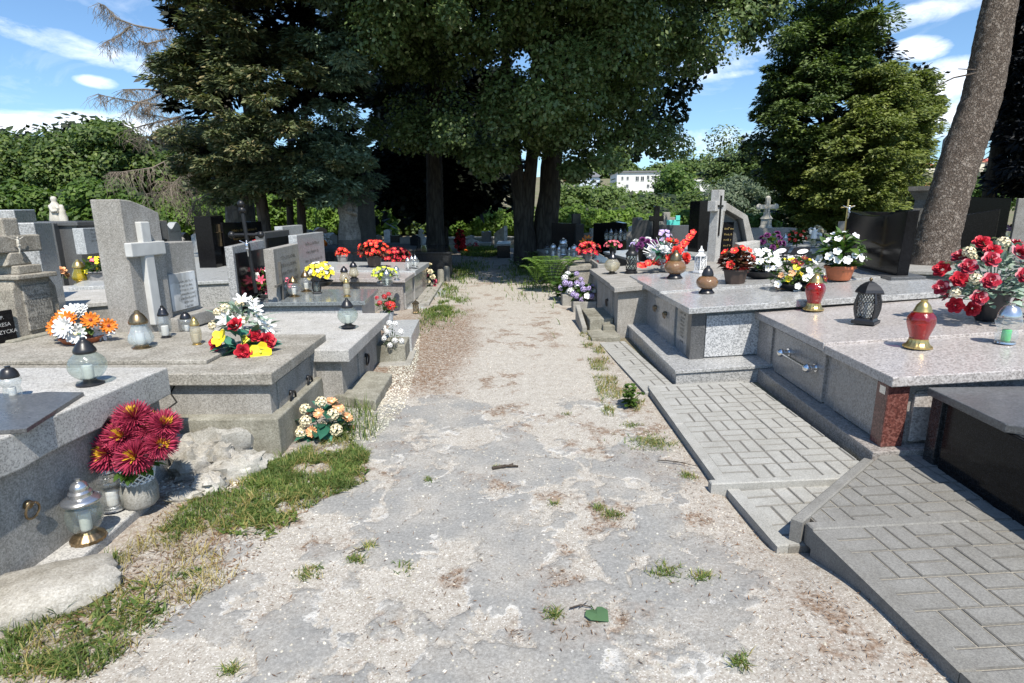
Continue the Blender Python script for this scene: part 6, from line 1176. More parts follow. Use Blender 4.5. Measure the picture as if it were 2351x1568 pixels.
def foliage(C, r, nleaf, L, W, style='broad'):
    k = len(C); rr = r * RNG.uniform(.55, 1.45, k); idx = np.repeat(np.arange(k), nleaf); n = len(idx); d = unit(n); q = RNG.uniform(.35, 1, n) ** .6
    out = RNG.normal(size=(k, 3)); out[:, 1] -= .9; out[:, 2] += .2
    if style == 'broad':
        sc = np.array([1, 1, .75]); c = C[idx] + d * (rr[idx] * q)[:, None] * sc; N = d * .6 + unit(n) * .55 + np.array([0, -.25, .75]); D = np.cross(N, unit(n)) + np.array([0, 0, -.35])
    elif style == 'spray':                      # flat drooping sprays of a cypress or fir
        sc = np.array([1.15, 1.15, .5]); c = C[idx] + d * (rr[idx] * q)[:, None] * sc; h = d.copy(); h[:, 2] *= .25; D = h + unit(n) * .45 + np.array([0, -.2, -.22]); N = np.array([0, -.35, 1]) + unit(n) * .6
    elif style == 'up':                         # upright thuja fans
        sc = np.array([.8, .8, 1.25]); c = C[idx] + d * (rr[idx] * q)[:, None] * sc; h = d.copy(); h[:, 2] = 0; D = h * .8 + unit(n) * .5 + np.array([0, -.1, .55]); N = h + unit(n) * .7 + np.array([0, -.3, .2])
    else: sc = np.array([1, 1, .6]); c = C[idx] + d * (rr[idx] * q)[:, None] * sc; D = d + np.array([0, 0, -.7]); N = unit(n)
    return leaf_quads(c, D, N, L * RNG.uniform(.6, 1.3, n), W * RNG.uniform(.6, 1.3, n))
def cut_sun_gap(C):                                  # clusters cut out along the sun line to light the grass at the path end
    gx = C[:, 0] - .175 * C[:, 2]; gy = C[:, 1] + .651 * C[:, 2]; return C[~((gx > -2.6) & (gx < .5) & (gy > 21.2) & (gy < 30) & (C[:, 1] < 21))]
def tree(name, label, poly, Y0, thick, ncl, r, nleaf, L, W, mat, style='broad', trunk=None, bark='linden_bark', group=None, core=None, cat='tree', front=.7, limbs=0, bough=None):
    C = crown_pts(poly, Y0, thick, ncl, front, r, bough); base = None
    if trunk: b0 = atY(trunk[0][0], trunk[0][1], Y0); base = Vector((b0.x, Y0, gz(b0.x, Y0)))
    else: m_ = C.mean(0); base = Vector((m_[0], Y0, gz(m_[0], Y0)))
    T = root(name, base, label, cat, group); C = cut_sun_gap(C); V, Fq = foliage(C, r, nleaf, L, W, style); mi = np.zeros(len(Fq), np.int32); mats = [mat]
    if core:                                    # dense inner leaves, near black: the crown's inner shade set in their colour
        C2 = cut_sun_gap(crown_pts(poly, Y0 + thick * .15, thick * .5, core[0], 0, r * 1.4)); V2, F2 = foliage(C2, r * 1.3, core[1], L * 2.2, W * 2.2, style); Fq = np.concatenate([Fq, F2 + len(V)]); V = np.concatenate([V, V2]); mi = np.concatenate([mi, np.ones(len(F2), np.int32)]); mats.append(core[2])
    np_obj('crown', V, Fq, mats, T, mi)
    mb = MB(); made = 0
    if trunk:
        pts = [atY(x, y, Y0 + (dy if dy else 0)) for x, y, w, dy in trunk]; pts[0] = Vector((pts[0].x, pts[0].y, min(pts[0].z, base.z) - .1)); rad = [w * mpp(p) / 2 for p, (x, y, w, dy) in zip(pts, trunk)]; rad[0] *= 1.25
        P2, R2 = [], []
        for i in range(len(pts) - 1):
            for t in (0, .25, .5, .75): P2.append(pts[i].lerp(pts[i + 1], t) + Vector((random.uniform(-.03, .03) * rad[i], random.uniform(-.03, .03) * rad[i], 0))); R2.append(rad[i] + (rad[i + 1] - rad[i]) * t)
        P2.append(pts[-1]); R2.append(rad[-1]); mb.tube(P2, R2, 14, rough=.05); made = 1
    else: mb.tube([base - Vector((0, 0, .1)), Vector((C[:, 0].mean(), Y0, C[:, 2].mean())), Vector((C[:, 0].mean(), Y0, C[:, 2].max() - .3))], [max(.06, thick * .08), max(.05, thick * .06), .02], 8); P2 = [Vector((C[:, 0].mean(), Y0, C[:, 2].min() * .5 + C[:, 2].mean() * .5))]
    for i in range(limbs):
        e = Vector(C[RNG.integers(len(C))])
        if e.z < 4.6 and name == 'linden_tree': continue
        s_ = min(P2, key=lambda p: abs(p.z - (e.z - .25 * (e - p).length))); mb.tube([s_, s_.lerp(e, .5) + Vector((0, 0, .08 * (e - s_).length)), e], [.05 * thick / 2 + .02, .03 * thick / 2 + .015, .012], 6, rough=.05)
    part('trunk', mb, bark, T, smooth=60); return T
random.seed(21)
# two lindens over the path
tree('linden_tree', 'linden with single straight dark trunk left of the path', [(800, -420), (815, 100), (850, 270), (900, 330), (970, 330), (1010, 330), (1060, 350), (1100, 380), (1150, 385), (1165, 330), (1150, 200), (1170, -420)], 17.7, 6.0, 300, .52, 420, .095, .075, 'linden_leaf', 'broad', [(1000, 605, 46, 0), (1000, 540, 40, 0), (998, 420, 39, 0), (993, 300, 34, 0), (985, 100, 26, 0), (990, -200, 12, 0)], group='lindens along the path', core=(110, 90, 'inner_shade_leaf'), limbs=22, bough=(36, .6, .22))
TW = tree('linden_tree', 'twin trunked linden right of the path with wide spreading crown', [(1030, -420), (1060, 100), (1090, 250), (1110, 350), (1160, 352), (1225, 350), (1290, 365), (1310, 385), (1420, 385), (1500, 372), (1545, 375), (1565, 335), (1620, 292), (1585, 240), (1600, 175), (1640, 150), (1655, 90), (1690, 75), (1700, 20), (1740, -60), (1700, -420)], 17.6, 6.8, 560, .52, 420, .095, .075, 'linden_leaf', 'broad', [(1248, 600, 62, .3), (1250, 540, 56, .3), (1262, 440, 50, .3), (1270, 330, 46, .3), (1275, 200, 36, .3), (1290, -200, 14, .3)], group='lindens along the path', core=(220, 90, 'inner_shade_leaf'), limbs=34, bough=(72, .6, .22))
mb = MB()
for st in ([(1208, 602, 58), (1204, 540, 50), (1196, 470, 38), (1185, 380, 30), (1172, 280, 26), (1160, 120, 20), (1150, -150, 9)], [(1204, 520, 40), (1214, 430, 32), (1222, 350, 28), (1222, 280, 25), (1232, 120, 18), (1240, -150, 8)]):
    pts = [atY(x, y, 17.6) for x, y, w in st]; 
    if st[0][1] > 560: pts[0].z = -.1
    mb.tube(pts, [w * mpp(p) / 2 for p, (x, y, w) in zip(pts, st)], 12, rough=.05)
part('trunk', mb, 'linden_bark', TW, smooth=60)
C = crown_pts([(1700, -200), (1700, 30), (1710, 75), (1735, 95), (1760, 85), (1785, 20), (1790, -200)], 15.5, 1.2, 46, .6); V, Fq = foliage(C, .4, 260, .12, .09); np_obj('bough', V, Fq, 'linden_leaf', TW)
C = crown_pts([(1300, 380), (1300, 400), (1330, 408), (1345, 385)], 15.5, .5, 6, .6); V, Fq = foliage(C, .3, 130, .13, .1); np_obj('bough', V, Fq, 'linden_leaf', TW)
C = crown_pts([(1090, 320), (1085, 360), (1120, 395), (1165, 395), (1170, 350), (1130, 325)], 15.2, .8, 22, .7); V, Fq = foliage(C, .35, 260, .13, .1); np_obj('bough', V, Fq, 'linden_leaf', TW)
q = np.column_stack([RNG.uniform(-3.6, 3.4, 900), RNG.uniform(8.6, 13.5, 900), RNG.uniform(5, 9, 900)]); q = q[(q[:, 2] > 1.5 + .377 * q[:, 1] + .9) & (q[:, 2] < 2.6 + .377 * q[:, 1] + 1.6)][:130]; q = cut_sun_gap(q)  # overhead clusters above the view, added to shade the path
V, Fq = foliage(q, .7, 130, .17, .13); np_obj('bough', V, Fq, 'linden_leaf', TW)
# dark evergreen between them
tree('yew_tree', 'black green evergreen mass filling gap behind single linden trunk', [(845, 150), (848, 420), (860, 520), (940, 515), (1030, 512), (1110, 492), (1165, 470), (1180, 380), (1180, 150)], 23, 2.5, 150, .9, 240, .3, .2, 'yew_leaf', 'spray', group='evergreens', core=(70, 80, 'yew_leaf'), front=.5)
# conifers on the left
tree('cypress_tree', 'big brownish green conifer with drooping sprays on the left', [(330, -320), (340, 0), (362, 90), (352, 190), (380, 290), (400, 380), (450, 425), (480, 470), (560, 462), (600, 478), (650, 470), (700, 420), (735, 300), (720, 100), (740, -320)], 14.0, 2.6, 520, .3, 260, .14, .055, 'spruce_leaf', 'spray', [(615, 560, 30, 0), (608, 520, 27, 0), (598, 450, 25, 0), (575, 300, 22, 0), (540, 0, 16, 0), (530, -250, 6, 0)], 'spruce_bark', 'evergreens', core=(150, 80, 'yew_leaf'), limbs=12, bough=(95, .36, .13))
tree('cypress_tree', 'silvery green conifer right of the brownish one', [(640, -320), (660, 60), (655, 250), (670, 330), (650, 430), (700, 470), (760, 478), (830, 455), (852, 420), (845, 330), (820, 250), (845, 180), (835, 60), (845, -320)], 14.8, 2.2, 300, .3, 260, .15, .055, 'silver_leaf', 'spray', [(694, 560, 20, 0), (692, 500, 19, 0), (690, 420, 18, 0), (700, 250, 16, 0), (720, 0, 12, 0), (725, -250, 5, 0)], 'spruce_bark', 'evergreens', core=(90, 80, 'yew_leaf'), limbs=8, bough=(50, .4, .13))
mb = MB(); pts = [atY(665, 560, 17), atY(664, 450, 17), atY(668, 300, 17), atY(670, 0, 17)]; T = root('spruce_tree', (pts[0].x, 17, 0), 'slender dark trunk with broken twigs between two conifers', 'tree'); pts[0].z = -.1; mb.tube(pts, [.11, .1, .09, .06], 9, rough=.05)
for i in range(12): p = pts[0].lerp(pts[1], random.uniform(.35, 1)); mb.tube([p, p + Vector((random.uniform(-.5, .5), random.uniform(-.2, .2), random.uniform(-.05, .1)))], [.015, .006], 4)
part('trunk', mb, 'spruce_bark', T, smooth=60)
# dead spruce with bare drooping boughs
Yd = 18.5; T = root('dead_spruce', (atY(550, 540, Yd).x, Yd, 0), 'dead grey spruce whose bare drooping boughs hang at the left', 'tree'); mb = MB(); pts = [atY(552, 560, Yd), atY(550, 470, Yd), atY(525, 300, Yd), atY(480, 100, Yd), atY(450, -150, Yd)]; pts[0].z = -.1; mb.tube(pts, [.48, .44, .32, .2, .06], 12, rough=.06); part('trunk', mb, 'pale_bark', T, smooth=60)
mb = MB(); tw = []
def dead(path, r0, dens=34, hang=.55):
    P_ = [atY(x, y, Yd - 1.5 + random.uniform(-.3, .3)) for x, y in path]; mb.tube(P_, [r0 * .8 * (1 - .8 * i / (len(P_) - 1)) for i in range(len(P_))], 5)
    for i in range(int(dens * len(P_))):
        k = random.randrange(len(P_) - 1); p = P_[k].lerp(P_[k + 1], random.random()); h = hang * random.uniform(.25, 1.1); q = p + Vector((random.uniform(-.25, .25), random.uniform(-.3, .3), -h * .5)); e = q + Vector((random.uniform(-.16, .16), random.uniform(-.1, .1), -h * .5)); mb.tube([p, q, e], [.006, .004, .002], 3, cap=False)
        if random.random() < .6: mb.tube([q, q + Vector((random.uniform(-.2, .2), 0, -h * .35))], [.006, .003], 3, cap=False)
for a in ([(420, 60), (370, 70), (310, 58), (268, 42), (240, 12), (225, 6)], [(300, 60), (270, 85), (238, 98)], [(420, 130), (370, 150), (340, 130)], [(410, 190), (350, 225), (318, 235), (285, 262)], [(400, 215), (340, 205), (300, 205), (282, 205)], [(420, 240), (360, 240), (300, 232), (240, 220), (225, 215)], [(350, 240), (330, 260), (390, 272), (430, 262)], [(430, 270), (380, 290), (350, 312), (300, 318)], [(415, 268), (340, 285), (285, 300)],
          [(480, 300), (420, 350), (350, 385), (280, 395), (250, 395)], [(450, 370), (400, 420), (360, 415)], [(520, 350), (460, 420), (420, 450), (390, 440)], [(540, 400), (500, 440), (470, 500)], [(520, 420), (450, 460), (430, 500)], [(500, 330), (430, 390), (380, 440), (330, 445)], [(380, 90), (340, 100), (318, 92)]): dead(a, .04, 30, .5 if a[0][1] < 290 else .75)
part('boughs', mb, 'dead_twig', T)
# fir and cypresses on the right
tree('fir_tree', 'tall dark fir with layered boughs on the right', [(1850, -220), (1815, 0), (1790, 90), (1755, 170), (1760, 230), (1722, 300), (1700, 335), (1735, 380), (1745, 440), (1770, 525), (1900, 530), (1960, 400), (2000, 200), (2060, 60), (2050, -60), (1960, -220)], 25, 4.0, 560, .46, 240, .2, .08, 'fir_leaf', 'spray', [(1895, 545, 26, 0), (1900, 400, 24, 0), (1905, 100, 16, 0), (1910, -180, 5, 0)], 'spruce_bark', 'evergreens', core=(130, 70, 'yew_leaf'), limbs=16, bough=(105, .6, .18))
tree('cypress_tree', 'yellowish green bushy cypress before the dark fir', [(2030, 70), (1985, 170), (1950, 260), (1900, 340), (1850, 420), (1840, 520), (1900, 545), (2010, 540), (2055, 500), (2100, 400), (2110, 300), (2080, 180), (2060, 80)], 22, 3.2, 420, .4, 300, .14, .07, 'thuja_leaf', 'spray', group='evergreens', core=(110, 70, 'yew_leaf'), bough=(110, .35, .3))
tree('cypress_tree', 'third green cypress pressed against the leaning pine', [(2110, 125), (2085, 190), (2060, 300), (2050, 420), (2060, 500), (2100, 480), (2125, 330), (2158, 280), (2145, 220), (2130, 150)], 23.5, 2.0, 150, .4, 300, .14, .07, 'thuja_leaf', 'spray', group='evergreens', core=(50, 70, 'yew_leaf'), bough=(40, .35, .3))
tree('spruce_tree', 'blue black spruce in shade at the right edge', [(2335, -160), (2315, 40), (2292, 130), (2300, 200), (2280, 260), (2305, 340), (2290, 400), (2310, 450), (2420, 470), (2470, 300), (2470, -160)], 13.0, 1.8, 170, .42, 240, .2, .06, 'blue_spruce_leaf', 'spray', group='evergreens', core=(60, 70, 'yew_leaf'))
# the leaning pine
Yp = 9.0; st = [(2132, 640, 132), (2141, 600, 108), (2153, 540, 98), (2176, 461, 92), (2199, 385, 90), (2228, 300, 90), (2252, 230, 88), (2269, 150, 84), (2283, 70, 80), (2297, 0, 76), (2318, -80, 74), (2360, -260, 68), (2400, -480, 60)]
P_ = [atY(x, y, Yp) for x, y, w in st]; T = root('pine_tree', (P_[0].x, Yp, gz(P_[0].x, Yp)), 'leaning pine trunk with flaky grey bark on the right', 'tree'); P_[0].z = gz(P_[0].x, Yp) - .1; RR = [.88 * w * mpp(p) / 2 for p, (x, y, w) in zip(P_, st)]; PP, QQ = [], []
for i in range(len(P_) - 1):
    for t in np.arange(0, 1, .1): PP.append(P_[i].lerp(P_[i + 1], float(t))); QQ.append(RR[i] + (RR[i + 1] - RR[i]) * float(t))
mb = MB(); mb.tube(PP, QQ, 40, rough=.035); part('trunk', mb, 'pine_bark', T, smooth=50)
mb = MB(); mb.tube([atY(2240, 168, Yp - .3), atY(2190, 178, Yp - .4), atY(2150, 198, Yp - .5)], [.014, .011, .006], 5); mb.tube([atY(2240, 160, Yp - .3), atY(2200, 158, Yp - .4)], [.01, .006], 5); part('twig', mb, 'spruce_bark', T)
C = crown_pts([(2200, -300), (2180, -600), (2500, -700), (2600, -400), (2450, -280)], Yp + .5, 2.0, 60, .4); V, Fq = foliage(C, .5, 160, .2, .05, 'spray'); np_obj('crown', V, Fq, 'fir_leaf', T)
# broadleaf trees and shrubs along the left edge of the cemetery
BG = [
 ('maple_tree', 'large dark green rounded tree at far left', [(-60, 300), (0, 262), (20, 300), (60, 310), (110, 282), (200, 272), (270, 285), (300, 320), (330, 360), (300, 440), (240, 480), (120, 500), (-60, 500)], 34, 4.0, 420, .75, 260, .22, .17, 'wood_leaf', 'broad'),
 ('maple_tree', 'bright green young tree left of the tall cross stele', [(150, 430), (210, 405), (280, 415), (340, 450), (360, 500), (330, 530), (180, 530), (130, 500)], 27, 1.8, 80, .6, 240, .22, .17, 'bush_leaf', 'broad'),
 ('maple_tree', 'small sunlit tree at left edge behind the gravestones', [(-50, 440), (40, 420), (110, 450), (150, 480), (150, 530), (-50, 530)], 28, 1.8, 70, .6, 240, .22, .17, 'bush_leaf', 'broad'),
 ('ash_tree', 'olive green tree behind the bare dead boughs', [(290, 360), (330, 320), (400, 290), (470, 330), (560, 420), (570, 520), (420, 530), (320, 500)], 36, 3.5, 170, .9, 210, .28, .2, 'wood_leaf', 'broad'),
 ('ash_tree', 'mid green tree seen through gaps of left conifers', [(540, 380), (620, 330), (760, 340), (860, 400), (870, 520), (560, 520)], 36, 3.0, 130, .9, 210, .28, .2, 'bush_leaf', 'broad')]
for i, (a, b_) in enumerate([(350, 450), (440, 545), (540, 640), (630, 735), (720, 830), (815, 905)]): BG.append(('hedge_shrub', f'{["leftmost", "second", "third", "fourth", "fifth", "rightmost"][i]} bright green shrub from the left in the hedge behind left gravestones', [(a, 470), (a + 25, 452), (a + 60, 446), (b_ - 10, 458), (b_, 490), (b_, 540), (a, 540)], 29 + (i % 2), 1.2, 55, .5, 260, .18, .14, 'hedge_leaf', 'broad'))
for i, (a, b_) in enumerate([(1010, 1085), (1070, 1140), (1125, 1195)]): BG.append(('hedge_shrub', f'{["left", "middle", "right"][i]} bright shrub above the far boundary wall', [(a, 495), (a + 25, 480), (b_ - 15, 478), (b_, 500), (b_, 548), (a, 548)], 31, 1.2, 45, .5, 260, .18, .14, 'hedge_leaf', 'broad'))
for i, (a, b_, y_) in enumerate([(1275, 1350, 470), (1330, 1400, 482), (1385, 1465, 480), (1450, 1530, 484), (1515, 1605, 484), (1590, 1700, 480), (1690, 1790, 490)]): BG.append(('hedge_shrub', f'{["first", "second", "third", "fourth", "fifth", "sixth", "seventh"][i]} bright green shrub from the left in the hedge on the right', [(a, y_ + 18), (a + 20, y_ + 2), ((a + b_) / 2, y_ + 6), (b_ - 15, y_), (b_, y_ + 20), (b_, 548), (a, 548)], 31 + i % 2, 1.2, 50, .5, 260, .18, .14, 'hedge_leaf', 'broad'))
BG += [
 ('acacia_tree', 'light yellowish green tree right behind twin linden trunk', [(1268, 470), (1275, 435), (1310, 428), (1350, 450), (1360, 520), (1268, 530)], 44, 2.5, 70, .9, 220, .27, .2, 'acacia_leaf', 'broad'),
 ('acacia_tree', 'airy pale green tree below the white blue house', [(1330, 480), (1345, 440), (1375, 418), (1400, 425), (1430, 455), (1440, 520), (1340, 520)], 50, 3.0, 90, 1.0, 220, .3, .2, 'acacia_leaf', 'broad'),
 ('maple_tree', 'rounded green tree below the large white building', [(1425, 500), (1430, 465), (1470, 446), (1520, 450), (1545, 474), (1545, 530), (1425, 530)], 48, 3.0, 100, 1.0, 220, .3, .22, 'wood_leaf', 'broad'),
 ('maple_tree', 'tall light green tree between the white building and small flat house', [(1522, 450), (1526, 405), (1545, 380), (1570, 382), (1580, 420), (1590, 480), (1540, 500)], 80, 4.0, 100, 1.5, 220, .45, .34, 'bush_leaf', 'broad'),
 ('maple_tree', 'dense green tree below the small flat house', [(1535, 510), (1545, 462), (1590, 448), (1640, 450), (1665, 474), (1660, 530), (1540, 530)], 52, 3.0, 100, 1.0, 220, .3, .22, 'wood_leaf', 'broad'),
 ('willow_tree', 'grey green tree left of the fir by the granite cross', [(1640, 500), (1640, 440), (1670, 408), (1720, 405), (1760, 440), (1770, 520), (1650, 530)], 46, 3.0, 110, 1.0, 220, .3, .16, 'grey_leaf', 'broad'),
 ('spruce_tree', 'dark green conifer on the far slope above the small flat house', [(1648, 345), (1625, 400), (1630, 425), (1700, 428), (1745, 420), (1740, 350), (1700, 342)], 110, 4.0, 70, 2.0, 200, .7, .3, 'fir_leaf', 'spray'),
 ('willow_tree', 'pale grey green shrub between wavy headstone and stone column', [(2030, 500), (2040, 475), (2070, 462), (2100, 470), (2110, 505)], 28, 1.0, 36, .5, 220, .18, .1, 'grey_leaf', 'broad'),
 ('maple_tree', 'green tree seen right of the leaning pine below red roofs', [(2210, 460), (2230, 420), (2270, 405), (2310, 420), (2330, 470)], 60, 3.0, 80, 1.2, 200, .4, .3, 'bush_leaf', 'broad'),
 ('maple_tree', 'green tree seen between cypress and pine below red roofs', [(2060, 500), (2080, 440), (2110, 425), (2140, 440), (2140, 500)], 60, 3.0, 60, 1.2, 200, .4, .3, 'wood_leaf', 'broad')]
for nm, lab, poly, Y0, th, ncl, r, nl, L_, W_, mat, sty in BG: tree(nm, lab, poly, Y0, th, ncl, r, nl, L_, W_, mat, sty, group=None if nm != 'hedge_shrub' else 'bright green hedge shrubs', cat='shrub' if nm == 'hedge_shrub' else 'tree', core=(ncl // 3, 50, 'inner_shade_leaf'), limbs=3, bough=(ncl // 5, r * 1.1, r * .5) if nm != 'hedge_shrub' else None)
# far wooded slopes
def wood(poly, Y0, th, n, r, nl, L_, mat='wood_leaf'):
    C = crown_pts(poly, Y0, th, n, .6, r); return foliage(C, r, nl, L_, L_ * .7)
parts_ = [wood([(1270, 380), (1330, 366), (1400, 362), (1480, 374), (1540, 370), (1600, 352), (1640, 362), (1720, 352), (1800, 380), (1800, 450), (1270, 450)], 230, 14, 420, 3.6, 150, 1.3), wood([(1270, 455), (1330, 446), (1420, 448), (1520, 446), (1620, 455), (1760, 435), (1800, 520), (1270, 520)], 100, 8, 260, 2.2, 150, .8), wood([(2050, 450), (2100, 428), (2200, 425), (2350, 412), (2350, 480), (2050, 480)], 150, 8, 160, 2.6, 150, 1.0), wood([(2060, 395), (2200, 372), (2360, 368), (2360, 430), (2060, 430)], 330, 14, 160, 4.5, 150, 1.8), wood([(-80, 420), (200, 440), (500, 450), (900, 470), (1270, 480), (1270, 535), (-80, 535)], 44, 3, 330, 1.1, 150, .4)]
V, Fq = joinq(parts_); o = np_obj('far_woods', V, Fq, 'wood_leaf'); tag(o, kind='stuff')
# ---------------------------------------------------------------- houses on the slope
plain('plaster_white', (.72, .71, .68), .9, var=.06, sc=.6); plain('plaster_cream', (.66, .6, .48), .9, var=.06, sc=.6); plain('plaster_blue', (.55, .62, .72), .9, var=.06, sc=.6); plain('roof_red', (.42, .1, .07), .8, var=.2, sc=2); plain('roof_orange', (.42, .17, .09), .8, var=.2, sc=2); plain('roof_grey', (.16, .16, .17), .8, var=.2, sc=2); plain('window_glass', (.05, .06, .07), .1); plain('window_frame', (.7, .7, .68), .6, var=.03)
def house(label, x0, x1, yt, yb, Y, wall, roof, wins, flat=False, depth=8, rh=.35):
    A = atY(x0, yb, Y); B = atY(x1, yt, Y); w = B.x - A.x; g = gz((A.x + B.x) / 2, Y); T = root('house', ((A.x + B.x) / 2, Y, g), label, 'house', 'houses on the slope'); h = B.z - g
    mb = MB(); mb.box((0, depth / 2, h / 2 - 1), (w, depth, h + 2)); part('wall', mb, wall, T, world=False)
    if flat: mb = MB(); mb.box((0, depth / 2, h + .15), (w + .8, depth + .8, .4)); part('roof', mb, roof, T, world=False)
    else:
        r_ = w * rh; mb = MB(); e = .5; mb.add([(-w / 2 - e, -e, h - .1), (w / 2 + e, -e, h - .1), (w / 2 + e, depth + e, h - .1), (-w / 2 - e, depth + e, h - .1), (-w * .3, depth / 2, h + r_), (w * .3, depth / 2, h + r_)], [[0, 1, 5, 4], [1, 2, 5], [2, 3, 4, 5], [3, 0, 4], [3, 2, 1, 0]]); rf = part('roof', mb, roof, T, world=False)
        mb = MB(); mb.box((w * .15, depth * .5, h + r_ * .9), (.5, .5, 1.4)); part('chimney', mb, 'roof_orange', rf, world=False)
    for (px, py, pw, ph) in wins:
        P = atY(px, py, Y); s = mpp(P); c = Vector((P.x - (A.x + B.x) / 2, -.04, P.z - g)); mb = MB(); mb.box(c, (pw * s, .12, ph * s)); wn = part('window', mb, 'window_frame', T, world=False); mb = MB()
        for e in (-1, 1): mb.box(c + Vector((e * pw * s * .23, -.05, 0)), (pw * s * .38, .06, ph * s * .84))
        part('pane', mb, 'window_glass', wn, world=False)
house('cream house with bright red roof right of the twin linden', 1303, 1332, 412, 440, 150, 'plaster_cream', 'roof_red', [(1325, 420, 7, 6)], rh=.5)
house('white and pale blue house with grey roof next to red roofed one', 1330, 1378, 405, 440, 146, 'plaster_blue', 'roof_grey', [(1342, 414, 8, 7), (1342, 426, 8, 7), (1366, 416, 7, 7)], rh=.28)
house('large white two storey building with flat roof on the slope', 1415, 1516, 395, 450, 150, 'plaster_white', 'roof_grey', [(1429, 409, 5, 8), (1441, 409, 5, 8), (1463, 410, 8, 11), (1475, 410, 8, 11), (1488, 407, 6, 9), (1500, 407, 6, 9), (1440, 427, 6, 8), (1488, 427, 6, 8), (1500, 427, 5, 7)], True, 10)
house('small white flat roofed house right of the large white building', 1582, 1632, 416, 450, 140, 'plaster_white', 'plaster_white', [(1590, 420, 7, 8), (1609, 420, 11, 8)], True, 7)
house('house with orange roof left of the leaning pine', 2098, 2150, 428, 455, 120, 'plaster_cream', 'roof_orange', [(2122, 436, 6, 6)], rh=.4)
for i, (a, b_, yt, yb, rc) in enumerate([(2120, 2150, 380, 400, 'roof_orange'), (2236, 2262, 372, 392, 'roof_orange'), (2264, 2292, 370, 390, 'roof_red'), (2240, 2280, 410, 424, 'roof_orange')]): house(['distant orange roofed house seen left of pine trunk', 'distant orange roofed terraced house right of pine trunk', 'distant red roofed terraced house beside the dark spruce', 'nearer orange roofed house below the distant terrace'][i], a, b_, yt, yb, [300, 300, 302, 180][i], 'plaster_cream', rc, [((a + b_) / 2, (yt + yb) / 2 - 2, 4, 4)], rh=.3)
# ---------------------------------------------------------------- sky and sun
w = bpy.data.worlds.new('World'); SC.world = w; w.use_nodes = True; nt = w.node_tree; bg = nt.nodes['Background']; EL, AZ = R(56), (.26, -.9656)
sky = nt.nodes.new('ShaderNodeTexSky'); sky.sky_type = 'NISHITA'; sky.sun_disc = False; sky.sun_elevation = EL; sky.sun_rotation = math.atan2(AZ[0], AZ[1]); sky.air_density = 1.0; sky.dust_density = .6; sky.ozone_density = 3.0; sky.altitude = 300
tc = nt.nodes.new('ShaderNodeTexCoord'); sep = nt.nodes.new('ShaderNodeSeparateXYZ'); nt.links.new(tc.outputs['Generated'], sep.inputs[0])
def M2(op, a, b_=None):
    n = nt.nodes.new('ShaderNodeMath'); n.operation = op
    for i, v in enumerate((a, b_)):
        if v is None: continue
        if isinstance(v, (int, float)): n.inputs[i].default_value = v
        else: nt.links.new(v, n.inputs[i])
    return n.outputs[0]
az = M2('ARCTAN2', sep.outputs[0], sep.outputs[1]); el = M2('ARCSINE', sep.outputs[2])
mp = nt.nodes.new('ShaderNodeMapping'); mp.inputs['Scale'].default_value = (1, 1, 2.6); nt.links.new(tc.outputs['Generated'], mp.inputs[0]); nz = noise(nt, mp.outputs[0], 9, 7, .62, .8); nz2 = noise(nt, mp.outputs[0], 28, 6, .65)
tot = None
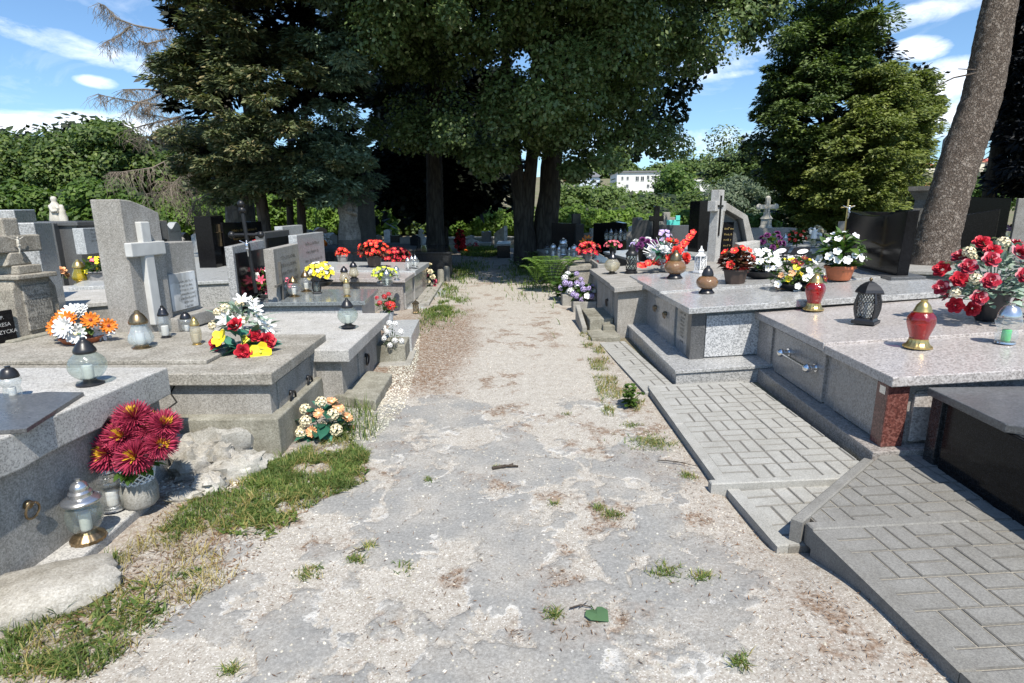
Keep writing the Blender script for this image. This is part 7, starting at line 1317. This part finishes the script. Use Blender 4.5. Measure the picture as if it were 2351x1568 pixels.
for (px, py, wx, wy, sl, am) in [(60, 75, 300, 24, .22, .42), (225, 112, 180, 20, .2, .45), (222, 188, 42, 14, .05, .9), (150, 284, 330, 22, 0, .6), (280, 285, 120, 28, .05, .9), (2110, 112, 60, 26, .05, 1.1), (2170, 190, 90, 50, -.1, 1.0), (2200, 260, 130, 60, 0, .75), (1640, 318, 160, 30, 0, .45), (1700, 130, 200, 40, -.25, .3), (2150, 20, 260, 26, -.15, .5), (1690, 170, 60, 10, 0, .35), (20, 290, 120, 16, 0, .9), (1500, 330, 500, 40, 0, .35)]:
    d = ray(px, py).normalized(); a0, e0_ = math.atan2(d.x, d.y), math.asin(d.z); dx = M2('SUBTRACT', az, a0); dy = M2('ADD', M2('SUBTRACT', el, e0_), M2('MULTIPLY', dx, sl)); ra = wx / F * .9; re = wy / F * .9
    g = M2('ADD', M2('POWER', M2('DIVIDE', M2('ABSOLUTE', dx), ra), 2), M2('POWER', M2('DIVIDE', M2('ABSOLUTE', dy), re), 2)); v = M2('MULTIPLY', M2('MAXIMUM', M2('SUBTRACT', 1, g), 0), am); tot = v if tot is None else M2('MAXIMUM', tot, v)
cl = M2('ADD', M2('MULTIPLY', tot, 1.0), M2('MULTIPLY', M2('SUBTRACT', M2('ADD', M2('MULTIPLY', nz, .65), M2('MULTIPLY', nz2, .35)), .5), M2('MULTIPLY', M2('POWER', tot, .5), 3.4)))
fac = ramp(nt, cl, [(.12, (0, 0, 0)), (.45, (.35, .35, .35)), (1.05, (1, 1, 1))]); far_cl = ramp(nt, M2('MULTIPLY', nz, M2('GREATER_THAN', sep.outputs[2], .02)), [(.55, (0, 0, 0)), (.85, (.5, .5, .5))])
fac = mixc(nt, 1, fac, mixc(nt, 1, far_cl, .5, 'MULTIPLY'), 'ADD')
col = mixc(nt, fac, mixc(nt, 1, sky.outputs[0], (.8, .95, 1.04), 'MULTIPLY'), (9.0, 9.3, 9.8)); nt.links.new(col, bg.inputs[0]); bg.inputs[1].default_value = .135
s = bpy.data.lights.new('sun', 'SUN'); s.energy = 5.0; s.angle = R(.53); s.color = (1, .94, .84); so = bpy.data.objects.new('sun', s); COL.objects.link(so)
dv_ = Vector((-AZ[0] * math.cos(EL), -AZ[1] * math.cos(EL), -math.sin(EL))); so.rotation_euler = dv_.to_track_quat('-Z', 'Y').to_euler(); so.location = (3, -6, 12)
SC.view_settings.view_transform = 'Standard'; SC.view_settings.look = 'None'; SC.view_settings.exposure = .38; SC.view_settings.gamma = 1
SC.cycles.max_bounces = 6; SC.cycles.transparent_max_bounces = 24; SC.cycles.diffuse_bounces = 2; SC.cycles.glossy_bounces = 3; SC.cycles.transmission_bounces = 4; SC.cycles.caustics_reflective = False; SC.cycles.caustics_refractive = False
